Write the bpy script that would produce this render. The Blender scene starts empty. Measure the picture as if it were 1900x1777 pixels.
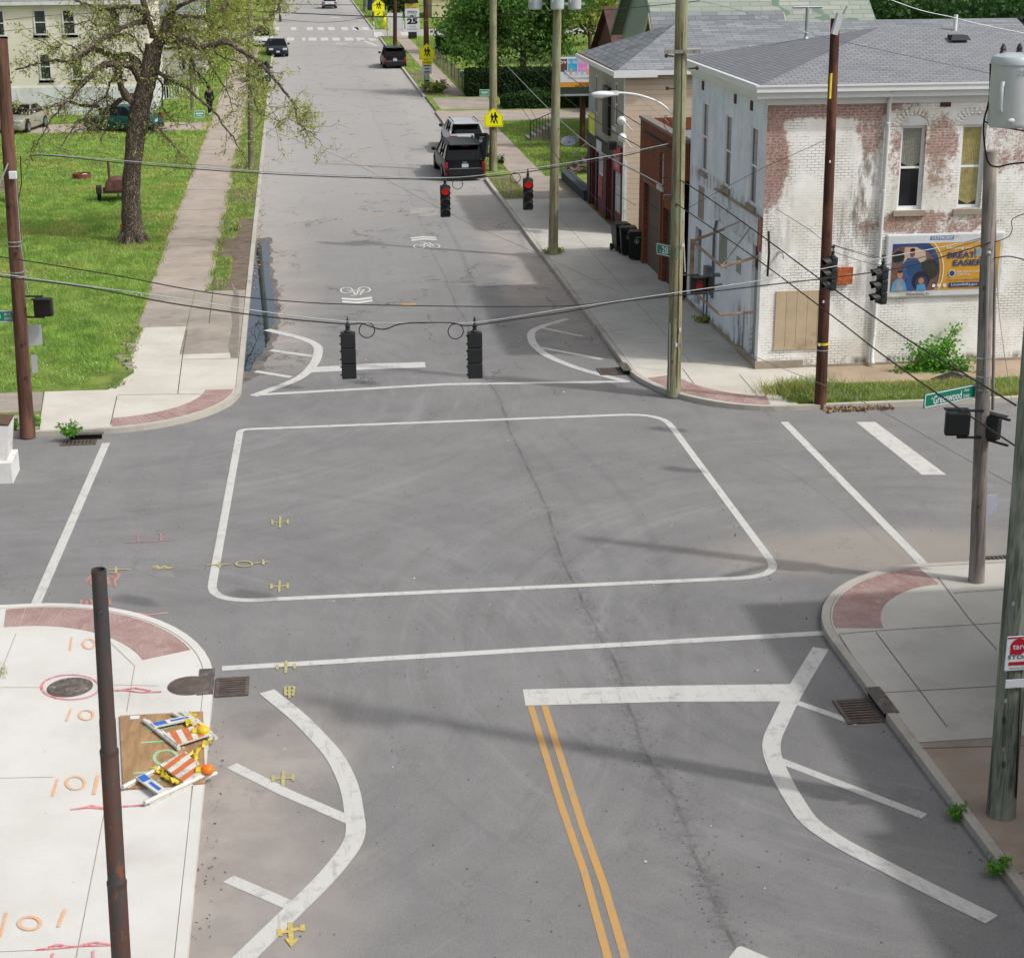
import bpy, math, random
import numpy as np
from mathutils import Matrix, Vector
random.seed(7); RNG=np.random.default_rng(7)
PI=math.pi; R=math.radians
scene=bpy.context.scene; COL=scene.collection
# ---------------------------------------------------------------- camera
FPX=3168.0; CAMZ=12.2; PITCH,YAW,ROLL=.32003,.12337,.00438
_f=np.array([math.sin(YAW)*math.cos(PITCH),math.cos(YAW)*math.cos(PITCH),-math.sin(PITCH)])
_r0=np.array([math.cos(YAW),-math.sin(YAW),0.]); _d0=np.cross(_f,_r0)
_r=_r0*math.cos(ROLL)+_d0*math.sin(ROLL); _d=-_r0*math.sin(ROLL)+_d0*math.cos(ROLL)
_C=np.array([0,0,CAMZ])
cd=bpy.data.cameras.new('camera'); cam=bpy.data.objects.new('camera',cd); COL.objects.link(cam)
cd.sensor_width=36; cd.sensor_fit='HORIZONTAL'; cd.lens=FPX/1900*36; cd.clip_end=2000; cd.clip_start=.5
m=Matrix([[_r[0],-_d[0],-_f[0],0],[_r[1],-_d[1],-_f[1],0],[_r[2],-_d[2],-_f[2],CAMZ],[0,0,0,1]])
cam.matrix_world=m; scene.camera=cam
# ---------------------------------------------------------------- light
SUNV=Vector((.87*.672,-.49*.672,.741)).normalized()
w=bpy.data.worlds.new('World'); scene.world=w; w.use_nodes=True
nt=w.node_tree; sky=nt.nodes.new('ShaderNodeTexSky'); sky.sky_type='NISHITA'; sky.sun_disc=False
sky.sun_elevation=math.asin(SUNV.z); sky.sun_rotation=math.atan2(SUNV.x,SUNV.y)
sky.air_density=1.0; sky.dust_density=5.0; sky.ozone_density=1.0
hs=nt.nodes.new('ShaderNodeHueSaturation'); hs.inputs['Saturation'].default_value=.36; nt.links.new(sky.outputs[0],hs.inputs['Color']); nt.links.new(hs.outputs[0],nt.nodes['Background'].inputs[0]); nt.nodes['Background'].inputs[1].default_value=.15
sd=bpy.data.lights.new('sun','SUN'); sd.energy=2.0; sd.angle=R(1.7); sd.color=(1,.978,.96)
so=bpy.data.objects.new('sun',sd); COL.objects.link(so); so.rotation_euler=SUNV.to_track_quat('Z','Y').to_euler(); so.location=(20,-10,40)
vs=scene.view_settings; vs.view_transform='Standard'; vs.look='None'; vs.exposure=.12; vs.gamma=1; vs.use_curve_mapping=False
# ---------------------------------------------------------------- survey of the photograph: pixel -> place
def _ray(px,py): return _r*((px-950)/FPX)+_d*((py-888.5)/FPX)+_f
def G(px,py,z=0.): d=_ray(px,py); p=_C+d*((z-CAMZ)/d[2]); return Vector(p)
def OY(px,py,Y): d=_ray(px,py); return Vector(_C+d*(Y/d[1]))
def OX(px,py,X): d=_ray(px,py); return Vector(_C+d*(X/d[0]))
# ---------------------------------------------------------------- materials
def hx(s,k=1.):
    s=s.lstrip('#'); o=[]
    for i in (0,2,4):
        c=int(s[i:i+2],16)/255; o.append((c/12.92 if c<=.04045 else ((c+.055)/1.055)**2.4)*k)
    return (*o,1)
class NG:
    def __init__(s,name):
        s.m=bpy.data.materials.new(name); s.m.use_nodes=True; s.t=s.m.node_tree; s.b=s.t.nodes['Principled BSDF']
        s.tc=s.t.nodes.new('ShaderNodeTexCoord')
    def n(s,k,**a):
        o=s.t.nodes.new(k)
        for q,v in a.items(): setattr(o,q,v)
        return o
    def put(s,sock,v):
        if isinstance(v,bpy.types.NodeSocket): s.t.links.new(v,sock)
        else:
            try: sock.default_value=v
            except Exception:
                sock.default_value=(v[0],v[1],v[2]) if hasattr(v,'__len__') else (v,v,v)
    def obj(s): return s.tc.outputs['Object']
    def map(s,v=None,sc=(1,1,1),loc=(0,0,0),rot=(0,0,0)):
        o=s.n('ShaderNodeMapping'); s.put(o.inputs[0],v or s.obj()); o.inputs['Scale'].default_value=sc; o.inputs['Location'].default_value=loc; o.inputs['Rotation'].default_value=rot
        return o.outputs[0]
    def noise(s,scale,det=4,rough=.55,v=None,dist=0,out=0):
        o=s.n('ShaderNodeTexNoise'); s.put(o.inputs['Vector'],v or s.obj()); o.inputs['Scale'].default_value=scale; o.inputs['Detail'].default_value=det; o.inputs['Roughness'].default_value=rough; o.inputs['Distortion'].default_value=dist
        return o.outputs[out]
    def vor(s,scale,feat='F1',v=None,out='Distance'):
        o=s.n('ShaderNodeTexVoronoi',feature=feat); s.put(o.inputs['Vector'],v or s.obj()); o.inputs['Scale'].default_value=scale; return o.outputs[out]
    def ramp(s,v,a,b,lo=0.,hi=1.,mode='SMOOTHSTEP'):
        o=s.n('ShaderNodeMapRange',interpolation_type=mode); s.put(o.inputs[0],v)
        for i,q in zip((1,2,3,4),(a,b,lo,hi)): o.inputs[i].default_value=q
        return o.outputs[0]
    def ma(s,op,a,b=0.,c=0.,cl=False):
        o=s.n('ShaderNodeMath',operation=op,use_clamp=cl); s.put(o.inputs[0],a); s.put(o.inputs[1],b); s.put(o.inputs[2],c); return o.outputs[0]
    def mix(s,f,a,b,bt='MIX'):
        o=s.n('ShaderNodeMix',data_type='RGBA',blend_type=bt); s.put(o.inputs[0],f); s.put(o.inputs[6],a); s.put(o.inputs[7],b); return o.outputs[2]
    def sep(s,v=None):
        o=s.n('ShaderNodeSeparateXYZ'); s.put(o.inputs[0],v or s.obj()); return o.outputs
    def comb(s,x,y,z=0.):
        o=s.n('ShaderNodeCombineXYZ'); s.put(o.inputs[0],x); s.put(o.inputs[1],y); s.put(o.inputs[2],z); return o.outputs[0]
    def blob(s,c,r,pw=1.):  # soft ellipsoidal patch in object space, 1 inside .. 0 outside
        v=s.map(sc=tuple(1/q for q in r),loc=tuple(-a/q for a,q in zip(c,r)))
        o=s.n('ShaderNodeVectorMath',operation='LENGTH'); s.put(o.inputs[0],v); return s.ramp(o.outputs['Value'],1.25,.55)
    def bump(s,h,st=.3,d=.02):
        o=s.n('ShaderNodeBump'); s.put(o.inputs['Height'],h); o.inputs['Strength'].default_value=st; o.inputs['Distance'].default_value=d; s.put(s.b.inputs['Normal'],o.outputs[0])
    def fin(s,col=None,rough=None,metal=None,spec=None):
        if col is not None: s.put(s.b.inputs['Base Color'],col)
        if rough is not None: s.put(s.b.inputs['Roughness'],rough)
        if metal is not None: s.put(s.b.inputs['Metallic'],metal)
        if spec is not None: s.put(s.b.inputs['Specular IOR Level'],spec)
        return s.m
_MC={}
def mt(name,c,rough=.7,metal=0.,var=.18,sc=6.,bump=.15,bsc=60.,spec=.4,dirt=None,coat=0.,emit=0.):
    if name in _MC: return _MC[name]
    g=NG(name); c=hx(c) if isinstance(c,str) else c
    n=g.noise(sc,5,.6); f=g.ramp(n,.25,.75,1-var,1+var,'LINEAR')
    cc=g.mix(1.,c,g.comb(f,f,f),'MULTIPLY')
    if dirt: cc=g.mix(g.ramp(g.noise(sc*.7,6,.7,v=g.map(loc=(7,3,1))),.5,.72),cc,hx(dirt))
    if bump: g.bump(g.noise(bsc,3),bump,.01)
    if coat: g.b.inputs['Coat Weight'].default_value=coat
    if emit: g.put(g.b.inputs['Emission Color'],c); g.b.inputs['Emission Strength'].default_value=emit
    _MC[name]=g.fin(cc,rough,metal,spec); return _MC[name]
# ---------------------------------------------------------------- mesh builder
class MB:
    def __init__(s): s.v=[]; s.f=[]; s.mi=[]; s.M=None; s.k=0
    def add(s,vs,fs):
        b=len(s.v)
        if s.M is not None: vs=[s.M@Vector(p) for p in vs]
        s.v+= [tuple(p) for p in vs]; s.f+=[tuple(b+i for i in f) for f in fs]; s.mi+=[s.k]*len(fs); return s
    def box(s,c,d,rz=0.,M=None):
        x,y,z=[q/2 for q in d]; T=Matrix.Translation(c)@Matrix.Rotation(rz,4,'Z')
        if M is not None: T=Matrix.Translation(c)@M.to_4x4()
        vs=[T@Vector((a*x,b*y,e*z)) for e in (-1,1) for a,b in ((-1,-1),(1,-1),(1,1),(-1,1))]
        return s.add(vs,[(3,2,1,0),(4,5,6,7),(0,1,5,4),(1,2,6,5),(2,3,7,6),(3,0,4,7)])
    def bb(s,x0,x1,y0,y1,z0,z1): return s.box(((x0+x1)/2,(y0+y1)/2,(z0+z1)/2),(abs(x1-x0),abs(y1-y0),abs(z1-z0)))
    def prism(s,pts,z0,z1,bottom=True):
        n=len(pts); a=sum(pts[i][0]*pts[(i+1)%n][1]-pts[(i+1)%n][0]*pts[i][1] for i in range(n))
        if a<0: pts=list(reversed(pts))
        vs=[(p[0],p[1],z0) for p in pts]+[(p[0],p[1],z1) for p in pts]
        fs=[tuple(range(n,2*n))]+[(i,(i+1)%n,n+(i+1)%n,n+i) for i in range(n)]
        if bottom: fs.append(tuple(range(n-1,-1,-1)))
        return s.add(vs,fs)
    def poly(s,pts): return s.add(pts,[tuple(range(len(pts)))])
    def cyl(s,a,b,r0,r1=None,n=12,cap=True,ph=0.):
        a=Vector(a); b=Vector(b); r1=r0 if r1 is None else r1; d=(b-a)
        if d.length<1e-6: return s
        d.normalize(); u=d.orthogonal().normalized(); w=d.cross(u); vs=[]
        for c,r in ((a,r0),(b,r1)):
            for i in range(n):
                t=2*PI*i/n+ph; vs.append(c+(u*math.cos(t)+w*math.sin(t))*r)
        fs=[(i,(i+1)%n,n+(i+1)%n,n+i) for i in range(n)]
        if cap: fs+=[tuple(range(n-1,-1,-1)),tuple(range(n,2*n))]
        return s.add(vs,fs)
    def tube(s,pts,r,n=8,cap=True,jit=0.):
        pts=[Vector(p) for p in pts]; k=len(pts); rr=r if hasattr(r,'__len__') else [r]*k
        vs=[]; u=None
        for i,p in enumerate(pts):
            d=(pts[min(i+1,k-1)]-pts[max(i-1,0)]); d=d.normalized() if d.length>1e-9 else Vector((0,0,1))
            u=(d.orthogonal() if u is None else u-d*u.dot(d)); u=u.normalized() if u.length>1e-6 else d.orthogonal().normalized()
            w=d.cross(u)
            for j in range(n):
                t=2*PI*j/n; q=rr[i]*(1+(random.uniform(-jit,jit) if jit else 0)); vs.append(p+(u*math.cos(t)+w*math.sin(t))*q)
        fs=[(i*n+j,i*n+(j+1)%n,(i+1)*n+(j+1)%n,(i+1)*n+j) for i in range(k-1) for j in range(n)]
        if cap: fs+=[tuple(range(n-1,-1,-1)),tuple(range((k-1)*n,k*n))]
        return s.add(vs,fs)
    def lathe(s,prof,c=(0,0,0),n=16):
        vs=[(c[0]+r*math.cos(2*PI*j/n),c[1]+r*math.sin(2*PI*j/n),c[2]+z) for r,z in prof for j in range(n)]
        k=len(prof); fs=[(i*n+j,i*n+(j+1)%n,(i+1)*n+(j+1)%n,(i+1)*n+j) for i in range(k-1) for j in range(n)]
        fs+=[tuple(range(n-1,-1,-1)),tuple(range((k-1)*n,k*n))]
        return s.add(vs,fs)
    def ball(s,c,r,n=10,sc=(1,1,1)):
        pr=[(max(1e-3,math.sin(PI*i/n))*r,-math.cos(PI*i/n)*r) for i in range(n+1)]
        k=n*2; vs=[(c[0]+q*math.cos(2*PI*j/k)*sc[0],c[1]+q*math.sin(2*PI*j/k)*sc[1],c[2]+z*sc[2]) for q,z in pr for j in range(k)]
        return s.add(vs,[(i*k+j,i*k+(j+1)%k,(i+1)*k+(j+1)%k,(i+1)*k+j) for i in range(n) for j in range(k)])
    def strip(s,pts,w,z,taper=None):   # flat painted line on the ground
        k=len(pts); L=[];Rr=[]
        for i in range(k):
            a=Vector(pts[max(i-1,0)][:2]); b=Vector(pts[min(i+1,k-1)][:2]); d=(b-a).normalized(); n=Vector((-d.y,d.x)); p=Vector(pts[i][:2])
            q=w/2
            if 0<i<k-1:
                d1=(p-a).normalized(); c=max(.5,d1.dot(d)); q/=c
            L.append((*(p+n*q),z)); Rr.append((*(p-n*q),z))
        return s.add(L+Rr,[(k+i,k+i+1,i+1,i) for i in range(k-1)])
    def build(s,name,mats,parent=None,world=True,smooth=None,bevel=0.,label=None,kind=None):
        me=bpy.data.meshes.new(name); mats=mats if isinstance(mats,(list,tuple)) else [mats]
        v=s.v
        if parent is not None and world:
            o=wloc(parent); v=[(p[0]-o[0],p[1]-o[1],p[2]-o[2]) for p in v]
        me.from_pydata(v,[],s.f)
        for q in mats: me.materials.append(q)
        if len(mats)>1: me.polygons.foreach_set('material_index',s.mi)
        if smooth is not None:
            me.polygons.foreach_set('use_smooth',[True]*len(me.polygons)); me.set_sharp_from_angle(angle=R(smooth))
        me.update(); ob=bpy.data.objects.new(name,me); COL.objects.link(ob)
        if parent is not None: ob.parent=parent
        if bevel:
            bm=ob.modifiers.new('bevel','BEVEL'); bm.width=bevel; bm.segments=2; bm.limit_method='ANGLE'
        if label: ob['label']=label
        if kind: ob['kind']=kind
        return ob
def wloc(o):
    l=Vector(o.location); p=o.parent
    while p: l=l+Vector(p.location); p=p.parent
    return l
def tag(o,label,cat,group=None,kind=None):
    if label: o['label']=label
    if cat: o['category']=cat
    if group: o['group']=group
    if kind: o['kind']=kind
    return o
def thing(name,label,cat,loc=(0,0,0),rz=0.,group=None,kind=None):
    o=bpy.data.objects.new(name,None); COL.objects.link(o); o.location=loc; o.rotation_euler=(0,0,rz); o.empty_display_size=.2
    return tag(o,label,cat,group,kind)
def struct(name,mb,mats,label=None,**k):
    o=mb.build(name,mats,**k); o['kind']='structure'
    if label: o['label']=label
    return o
KIDS={}
def kids(o): return [c for c in bpy.data.objects if c.parent==o]
def copy_tree(o,loc,rz,label,group=None):
    r=o.copy(); COL.objects.link(r); r.location=loc; r.rotation_euler=(0,0,rz); r['label']=label
    if group: r['group']=group
    for ch in kids(o):
        c=ch.copy(); COL.objects.link(c); c.parent=r
        for g in kids(ch):
            e=g.copy(); COL.objects.link(e); e.parent=c
    return r
_TX={}
def txt(s,size=1.,sp=1.,bold=.0):
    """flat glyph outlines as (verts2d, faces), width, height; lower left at 0,0"""
    k=(s,size,sp,bold)
    if k in _TX: return _TX[k]
    cu=bpy.data.curves.new('t','FONT'); cu.body=s; cu.size=size; cu.space_character=sp; cu.offset=bold; cu.resolution_u=2
    o=bpy.data.objects.new('t',cu); COL.objects.link(o); dg=bpy.context.evaluated_depsgraph_get(); dg.update()
    me=bpy.data.meshes.new_from_object(o.evaluated_get(dg)); vs=[(v.co.x,v.co.y) for v in me.vertices]; fs=[tuple(p.vertices) for p in me.polygons]
    bpy.data.objects.remove(o); bpy.data.curves.remove(cu); bpy.data.meshes.remove(me)
    x0=min(v[0] for v in vs); x1=max(v[0] for v in vs); y0=min(v[1] for v in vs); y1=max(v[1] for v in vs)
    _TX[k]=([(v[0]-x0,v[1]-y0) for v in vs],fs,x1-x0,y1-y0); return _TX[k]
def write(mb,s,M,w=None,h=None,cx=0.,cy=0.,bold=.0,z=0.):
    """write text centred at cx,cy in the plane of M (x right, y up), fitted to w x h"""
    v,f,tw,th=txt(s,1.,1.,bold); sx=(w/tw) if w else None; sy=(h/th) if h else None
    sx=sx or sy; sy=sy or sx
    mb.add([M@Vector(((p[0]-tw/2)*sx+cx,(p[1]-th/2)*sy+cy,z)) for p in v],f)
def plane_M(o,right,up):
    r=Vector(right).normalized(); u=Vector(up).normalized(); n=r.cross(u)
    return Matrix(((r.x,u.x,n.x,o[0]),(r.y,u.y,n.y,o[1]),(r.z,u.z,n.z,o[2]),(0,0,0,1)))
# ---------------------------------------------------------------- ground materials
XL,XR=-1.75,8.9
def m_asphalt():
    g=NG('asphalt'); x,y,z=g.sep()
    fine=g.noise(60,4,.8); mid=g.noise(1.3,5,.6); big=g.noise(.13,4,.6)
    c=g.mix(g.ramp(mid,.3,.7),hx('#7a7a79'),hx('#828180'))
    c=g.mix(g.ramp(big,.38,.66,0,.5),c,hx('#8a8987'))
    c=g.mix(g.ramp(fine,.36,.52,.75,0),c,hx('#4f4e4d')); c=g.mix(g.ramp(g.noise(19,5,.85,v=g.map(loc=(1,9,0))),.5,.68,0,.55),c,hx('#5a5959'))
    c=g.mix(g.ramp(g.noise(42,3,.7,v=g.map(loc=(5,3,0))),.6,.74,0,.3),c,hx('#b7b2aa'))
    # wheel-path streaks along the main street
    st=g.noise(2.2,5,.65,v=g.map(sc=(1.4,.05,1),rot=(0,0,.0)),dist=.4)
    c=g.mix(g.ramp(st,.5,.72,0,.35),c,hx('#717172'))
    st2=g.noise(1.6,5,.65,v=g.map(sc=(.06,1.6,1),rot=(0,0,.25)),dist=.5)
    inx=g.ma('MULTIPLY',g.ramp(y,44,41),g.ramp(y,27,30))
    c=g.mix(g.ma('MULTIPLY',g.ramp(st2,.5,.7,0,.35),inx),c,hx('#747475'))
    for (ax,ay),sc_,am in (((12.,26.6),2.3,.3),((-5.2,44.9),1.9,.28),((-5.3,26.2),2.6,.22)):   # turning wheels leave arcs round the corners
        dx=g.ma('SUBTRACT',x,ax); dy=g.ma('SUBTRACT',y,ay); rr=g.ma('SQRT',g.ma('ADD',g.ma('MULTIPLY',dx,dx),g.ma('MULTIPLY',dy,dy))); an=g.ma('ARCTAN2',dy,dx)
        nz=g.noise(1.,5,.7,v=g.comb(g.ma('MULTIPLY',rr,sc_),g.ma('MULTIPLY',an,1.6),ax)); msk=g.ma('MULTIPLY',g.ramp(rr,3.5,6),g.ramp(rr,16,9)); c=g.mix(g.ma('MULTIPLY',g.ramp(nz,.52,.68,0,am),msk),c,hx('#5f5e5d')); c=g.mix(g.ma('MULTIPLY',g.ramp(nz,.46,.34,0,am),msk),c,hx('#919190'))
    lo=g.noise(.45,5,.65,v=g.map(loc=(4,4,2))); c=g.mix(g.ramp(lo,.45,.68,0,.3),c,hx('#8c8c8b')); c=g.mix(g.ramp(lo,.5,.32,0,.15),c,hx('#6c6c6c'))
    # tan gutter dust and old concrete-toned base along both kerbs
    nx=g.ma('ADD',x,g.ramp(g.noise(.35,4),.2,.8,-1.0,1.0,'LINEAR'))
    far=g.ramp(y,45,52)
    le=g.ma('MULTIPLY',g.ramp(nx,1.2,-1.2,0,.8),g.ma('MAXIMUM',far,g.ramp(y,27,23,0,.95)))
    re=g.ma('MULTIPLY',g.ramp(nx,6.6,7.6,0,.8),far)
    c=g.mix(g.ma('MAXIMUM',le,re),c,g.mix(g.ramp(mid,.35,.65),hx('#a59d94'),hx('#958d86')))
    c=g.mix(g.ma('MULTIPLY',g.blob((11,31.,0),(3.4,1.4,3)),.32),c,hx('#b1a595'))
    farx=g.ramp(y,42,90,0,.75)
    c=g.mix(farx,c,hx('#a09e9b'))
    # dark patches with a shape of their own
    for cc,rr,a in (((6.6,47.5,0),(2.3,3.6,3),.0),((-1.0,24.9,0),(.45,.7,3),.3),((9.1,121,0),(1.3,1.6,3),.5),((4.6,38.2,0),(.8,3,2),.18)):
        c=g.mix(g.ma('MULTIPLY',g.blob(cc,rr),g.ramp(g.noise(1.5,5),.4,.6,0,a)),c,hx('#5f5d5c'))
    # tar specks and long seam through the northbound lane
    sx=g.ma('ABSOLUTE',g.ma('SUBTRACT',x,g.ramp(g.noise(.18,3,v=g.map(sc=(0,1,0))),.2,.8,4.78,5.16,'LINEAR')))
    seam=g.ma('MULTIPLY',g.ramp(sx,.3,.02),g.ramp(g.noise(4.5,5,.8),.42,.62))
    sp=g.ma('MULTIPLY',g.ramp(g.vor(8),.2,.09),g.ramp(sx,.75,.1,.0,1.))
    k=g.ma('MAXIMUM',g.ma('MULTIPLY',seam,.4),g.ma('MULTIPLY',sp,.8))
    k=g.ma('MULTIPLY',k,g.ramp(y,44,24,.15,1))
    core=g.ma('MULTIPLY',g.ramp(sx,.05,.015),g.ramp(g.noise(1.2,4,.7),.3,.7,.12,.55)); k=g.ma('MAXIMUM',k,g.ma('MULTIPLY',core,g.ramp(y,90,30,.3,1)))
    sp2=g.ma('MULTIPLY',g.ramp(g.vor(3.1,v=g.map(loc=(2,1,0),sc=(1,.8,1))),.085,.035),.7); k=g.ma('MAXIMUM',k,sp2)
    # fine cracks, mostly on the old surface beyond the junction
    v=g.map(sc=(1,.55,1)); vv=g.n('ShaderNodeVectorMath',operation='ADD'); g.put(vv.inputs[0],v); 
    nn=g.n('ShaderNodeVectorMath',operation='SCALE'); g.put(nn.inputs[0],g.noise(1.2,4,.7,out=1)); nn.inputs['Scale'].default_value=1.6; g.put(vv.inputs[1],nn.outputs[0])
    cr=g.ramp(g.vor(.32,'DISTANCE_TO_EDGE',v=vv.outputs[0]),.012,.002)
    cr=g.ma('MULTIPLY',cr,g.ma('MULTIPLY',g.ramp(g.noise(.6,3),.45,.6,0,.75),g.ramp(y,40,47,.22,1)))
    k=g.ma('MAXIMUM',k,cr); c=g.mix(k,c,hx('#3b3939'))
    g.bump(fine,.35,.01)
    return g.fin(c,.95,0,.12)
def m_concrete(name,a,b,stain,am=.5,sc=1.):
    g=NG(name); c=g.mix(g.ramp(g.noise(.8*sc,6,.65),.3,.7),hx(a),hx(b)); c=g.mix(g.ramp(g.noise(.45*sc,6,.7,v=g.map(loc=(9,2,4))),.5,.75,0,am),c,hx(stain))
    c=g.mix(g.ramp(g.noise(120,2),.35,.5,.25,0),c,hx(stain)); c=g.mix(g.ramp(g.vor(2.3),.045,.02,0,.5),c,hx('#5d564e'))
    g.bump(g.noise(80,3),.2,.008); return g.fin(c,.9,0,.25)
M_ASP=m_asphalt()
M_CNEW=m_concrete('pale_concrete','#bbb6aa','#c8c3b9','#979082',.35)
M_CSW=m_concrete('fresh_concrete','#c3c1bb','#cccac5','#a8a49a',.4)
M_COLD=m_concrete('old_concrete','#a39a8e','#8f877d','#6f685f',.6)
M_CGREY=m_concrete('grey_concrete','#b3b1a8','#bfbdb5','#928e85',.5)
M_CTAN=m_concrete('tan_concrete','#ab9a83','#998874','#7b6e5f',.5)
M_KERB=m_concrete('kerb_concrete','#aaa59b','#b6b1a8','#77706a',.7)
M_KERBD=m_concrete('worn_kerb','#857d73','#988f84','#4d4842',.7)
M_WALKF=m_concrete('far_walk','#ab9f93','#9a8f84','#6f675d',.45)
M_JOINT=mt('joint','#5c574f',.95,bump=0); M_DIRT=mt('dirt','#6d6052',.98,var=.35,sc=3,dirt='#4a4238')
def m_lawn():
    g=NG('lawn'); n=g.noise(1.1,6,.7); c=g.mix(g.ramp(n,.32,.68),hx('#5a6f33'),hx('#83924a'))
    c=g.mix(g.ramp(g.noise(.35,5,.6,v=g.map(loc=(3,8,1))),.52,.72,0,.8),c,hx('#a0a050'))
    c=g.mix(g.ramp(g.noise(.5,5,.7,v=g.map(loc=(13,5,1))),.66,.74,0,.7),c,hx('#8a7a5c'))
    g.bump(g.noise(28,4),.8,.05); return g.fin(c,.95,0,.15)
M_LAWN=m_lawn()
M_SOIL=mt('soil','#6b5b4c',.98,var=.4,sc=2.5,dirt='#3c4a22')
def m_tact():
    g=NG('tactile_brick'); c=g.mix(g.ramp(g.noise(2,5),.3,.7),hx('#ac9690'),hx('#9a8079')); c=g.mix(g.ramp(g.noise(5,5,.7,v=g.map(loc=(4,4,4))),.5,.75,0,.6),c,hx('#c2b4a8'))
    v=g.vor(16); g.bump(g.ramp(v,.2,.45,1,0),.7,.01); c=g.mix(g.ramp(v,.15,.4,.0,.25),c,hx('#7a4f4b')); return g.fin(c,.85,0,.3)
M_TACT=m_tact()
def m_paint(name,c,wear=.5,under='#8b8a89',sc=1.):
    g=NG(name); n=g.noise(3.2*sc,6,.75); s=g.noise(8,5,.8,v=g.map(sc=(1,.12,1),rot=(0,0,.5)))
    f=g.ma('MAXIMUM',g.ramp(n,.5,.68,0,wear),g.ramp(s,.53,.7,0,wear)); cc=g.mix(g.ramp(g.noise(90,2),.3,.5,.12,0),hx(c),hx(under))
    return g.fin(g.mix(f,cc,hx(under)),.75,0,.35)
M_WHITE=m_paint('road_white','#bebdb8',.6); M_WHITE2=m_paint('symbol_white','#cfcec9',.15); M_YELL=m_paint('road_yellow','#b78e52',.6)
# ---------------------------------------------------------------- ground, road
b=MB(); b.poly([(-400,-60,-.06),(400,-60,-.06),(400,900,-.06),(-400,900,-.06)]); struct('ground',b,M_SOIL)
b=MB(); xs=[-90,-6.4,-1.9,9.05,13,110]; ys=[-12,25.5,29.6,41.7,46,183,195.3,500]
for i in range(5):
    for j in range(7):
        if i==2 or j in(2,5) or (i in(1,3) and j in(1,3)): b.poly([(xs[i],ys[j],0),(xs[i+1],ys[j],0),(xs[i+1],ys[j+1],0),(xs[i],ys[j+1],0)])
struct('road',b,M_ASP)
def arc(cx,cy,rx,ry,a0,a1,n=14): return [(cx+rx*math.cos(R(a0+(a1-a0)*i/n)),cy+ry*math.sin(R(a0+(a1-a0)*i/n))) for i in range(n+1)]
CORN={'nw':((-5.2,44.9),(3.45,3.5),(0,-90)),'sw':((-5.3,26.2),(3.55,3.9),(0,90)),'ne':((12.3,45.6),(3.4,4.55),(180,270)),'se':((11.9,26.6),(3.0,3.25),(180,90))}
def outline(k,inset,far):
    (cx,cy),(rx,ry),(a0,a1)=CORN[k]; A=arc(cx,cy,rx-inset,ry-inset,a0,a1)
    s=-1 if k[0]=='n' else 1; e=-1 if k[1]=='w' else 1
    st=(A[0][0],far[1]); en=(far[0],A[-1][1]); return [st]+A+[en]
FAR={'nw':(-90,182.6),'sw':(-90,-12),'ne':(110,182.6),'se':(110,-12)}
for k in CORN:
    o=outline(k,.15,FAR[k]); b=MB(); b.prism(o+[FAR[k]],-.05,.11); struct('lawn' if k[0]=='n' or k=='sw' else 'pavement_bed',b,M_LAWN if k!='se' else M_CGREY)
    oo=outline(k,0,FAR[k]); b=MB(); n=len(o)
    for i in range(n-1):
        if k=='ne' and i==0:   # kerb breaks for the alley mouth
            for y0,y1 in ((182.6,121),(105.5,84.5),(82,45.6)): b.bb(XR,XR+.15,y0,y1,-.05,.13)
            continue
        b.add([(*o[i],-.05),(*oo[i],-.05),(*oo[i+1],-.05),(*o[i+1],-.05),(*o[i],.135),(*oo[i],.135),(*oo[i+1],.135),(*o[i+1],.135)],[(4,5,6,7),(1,2,6,5),(0,4,7,3),(7,6,5,4)][:3])
    struct('kerb',b,M_CSW if k=='sw' else M_KERB)
for x0,x1 in((-90,-1.9),(9.05,110)):
    b=MB(); b.bb(x0,x1,195.4,500,-.05,.11); struct('lawn',b,M_LAWN)
    b=MB(); b.bb(x1-.15 if x0<0 else x0-.15,x1+.15 if x0<0 else x0,195.4,500,-.05,.13); struct('kerb',b,M_KERB)
def slabs(name,mat,x0,x1,ys,z=.128,cols=1,gap=.014):
    b=MB()
    for i in range(len(ys)-1):
        for c in range(cols):
            a=x0+(x1-x0)*c/cols; e=x0+(x1-x0)*(c+1)/cols
            dz=random.uniform(-.003,.003); b.bb(a+gap/2,e-gap/2,ys[i]+gap/2,ys[i+1]-gap/2,.05,z+dz)
    return struct(name,b,mat)
def fr(a,b_,n): return [a+(b_-a)*i/n for i in range(n+1)]
TOP=.128
# north-west corner
b=MB(); A=arc(-5.2,44.9,3.45-.16,3.5-.16,0,-90)
b.prism([(-3.62,52.4),(-3.62,48.8),(-1.92,48.8)]+A+[(-6.6,A[-1][1]),(-6.75,43.0),(-6.95,45.2),(-5.3,45.15),(-4.75,46.9),(-5.15,50),(-5.0,51.2),(-4.9,52.4)],.03,TOP); struct('pavement',b,M_CNEW)
b=MB(); b.bb(-3.6,-1.92,48.82,57.6,.03,TOP-.004); b.bb(-5.1,-3.62,52.45,57.6,.03,TOP-.006); struct('pavement',b,M_COLD)
b=MB()
for y in fr(57.6,182,44)[:-1]: 
    w0=-5.15+random.uniform(-.06,.04); b.bb(w0,-3.12,y+.01,y+2.8,.03,TOP+random.uniform(-.01,.004))
struct('pavement',b,M_WALKF)
b=MB(); b.bb(-3.1,-1.92,57.7,59.5,.03,.118); b.bb(-3.1,-1.92,63.5,67.5,.03,.116); b.bb(-2.5,-1.92,57.7,72,.02,.115); b.bb(-3.1,-1.92,76.5,80,.03,.115); b.bb(-3.1,-1.92,86,88,.03,.115); struct('bare_verge',b,M_DIRT)
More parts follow.
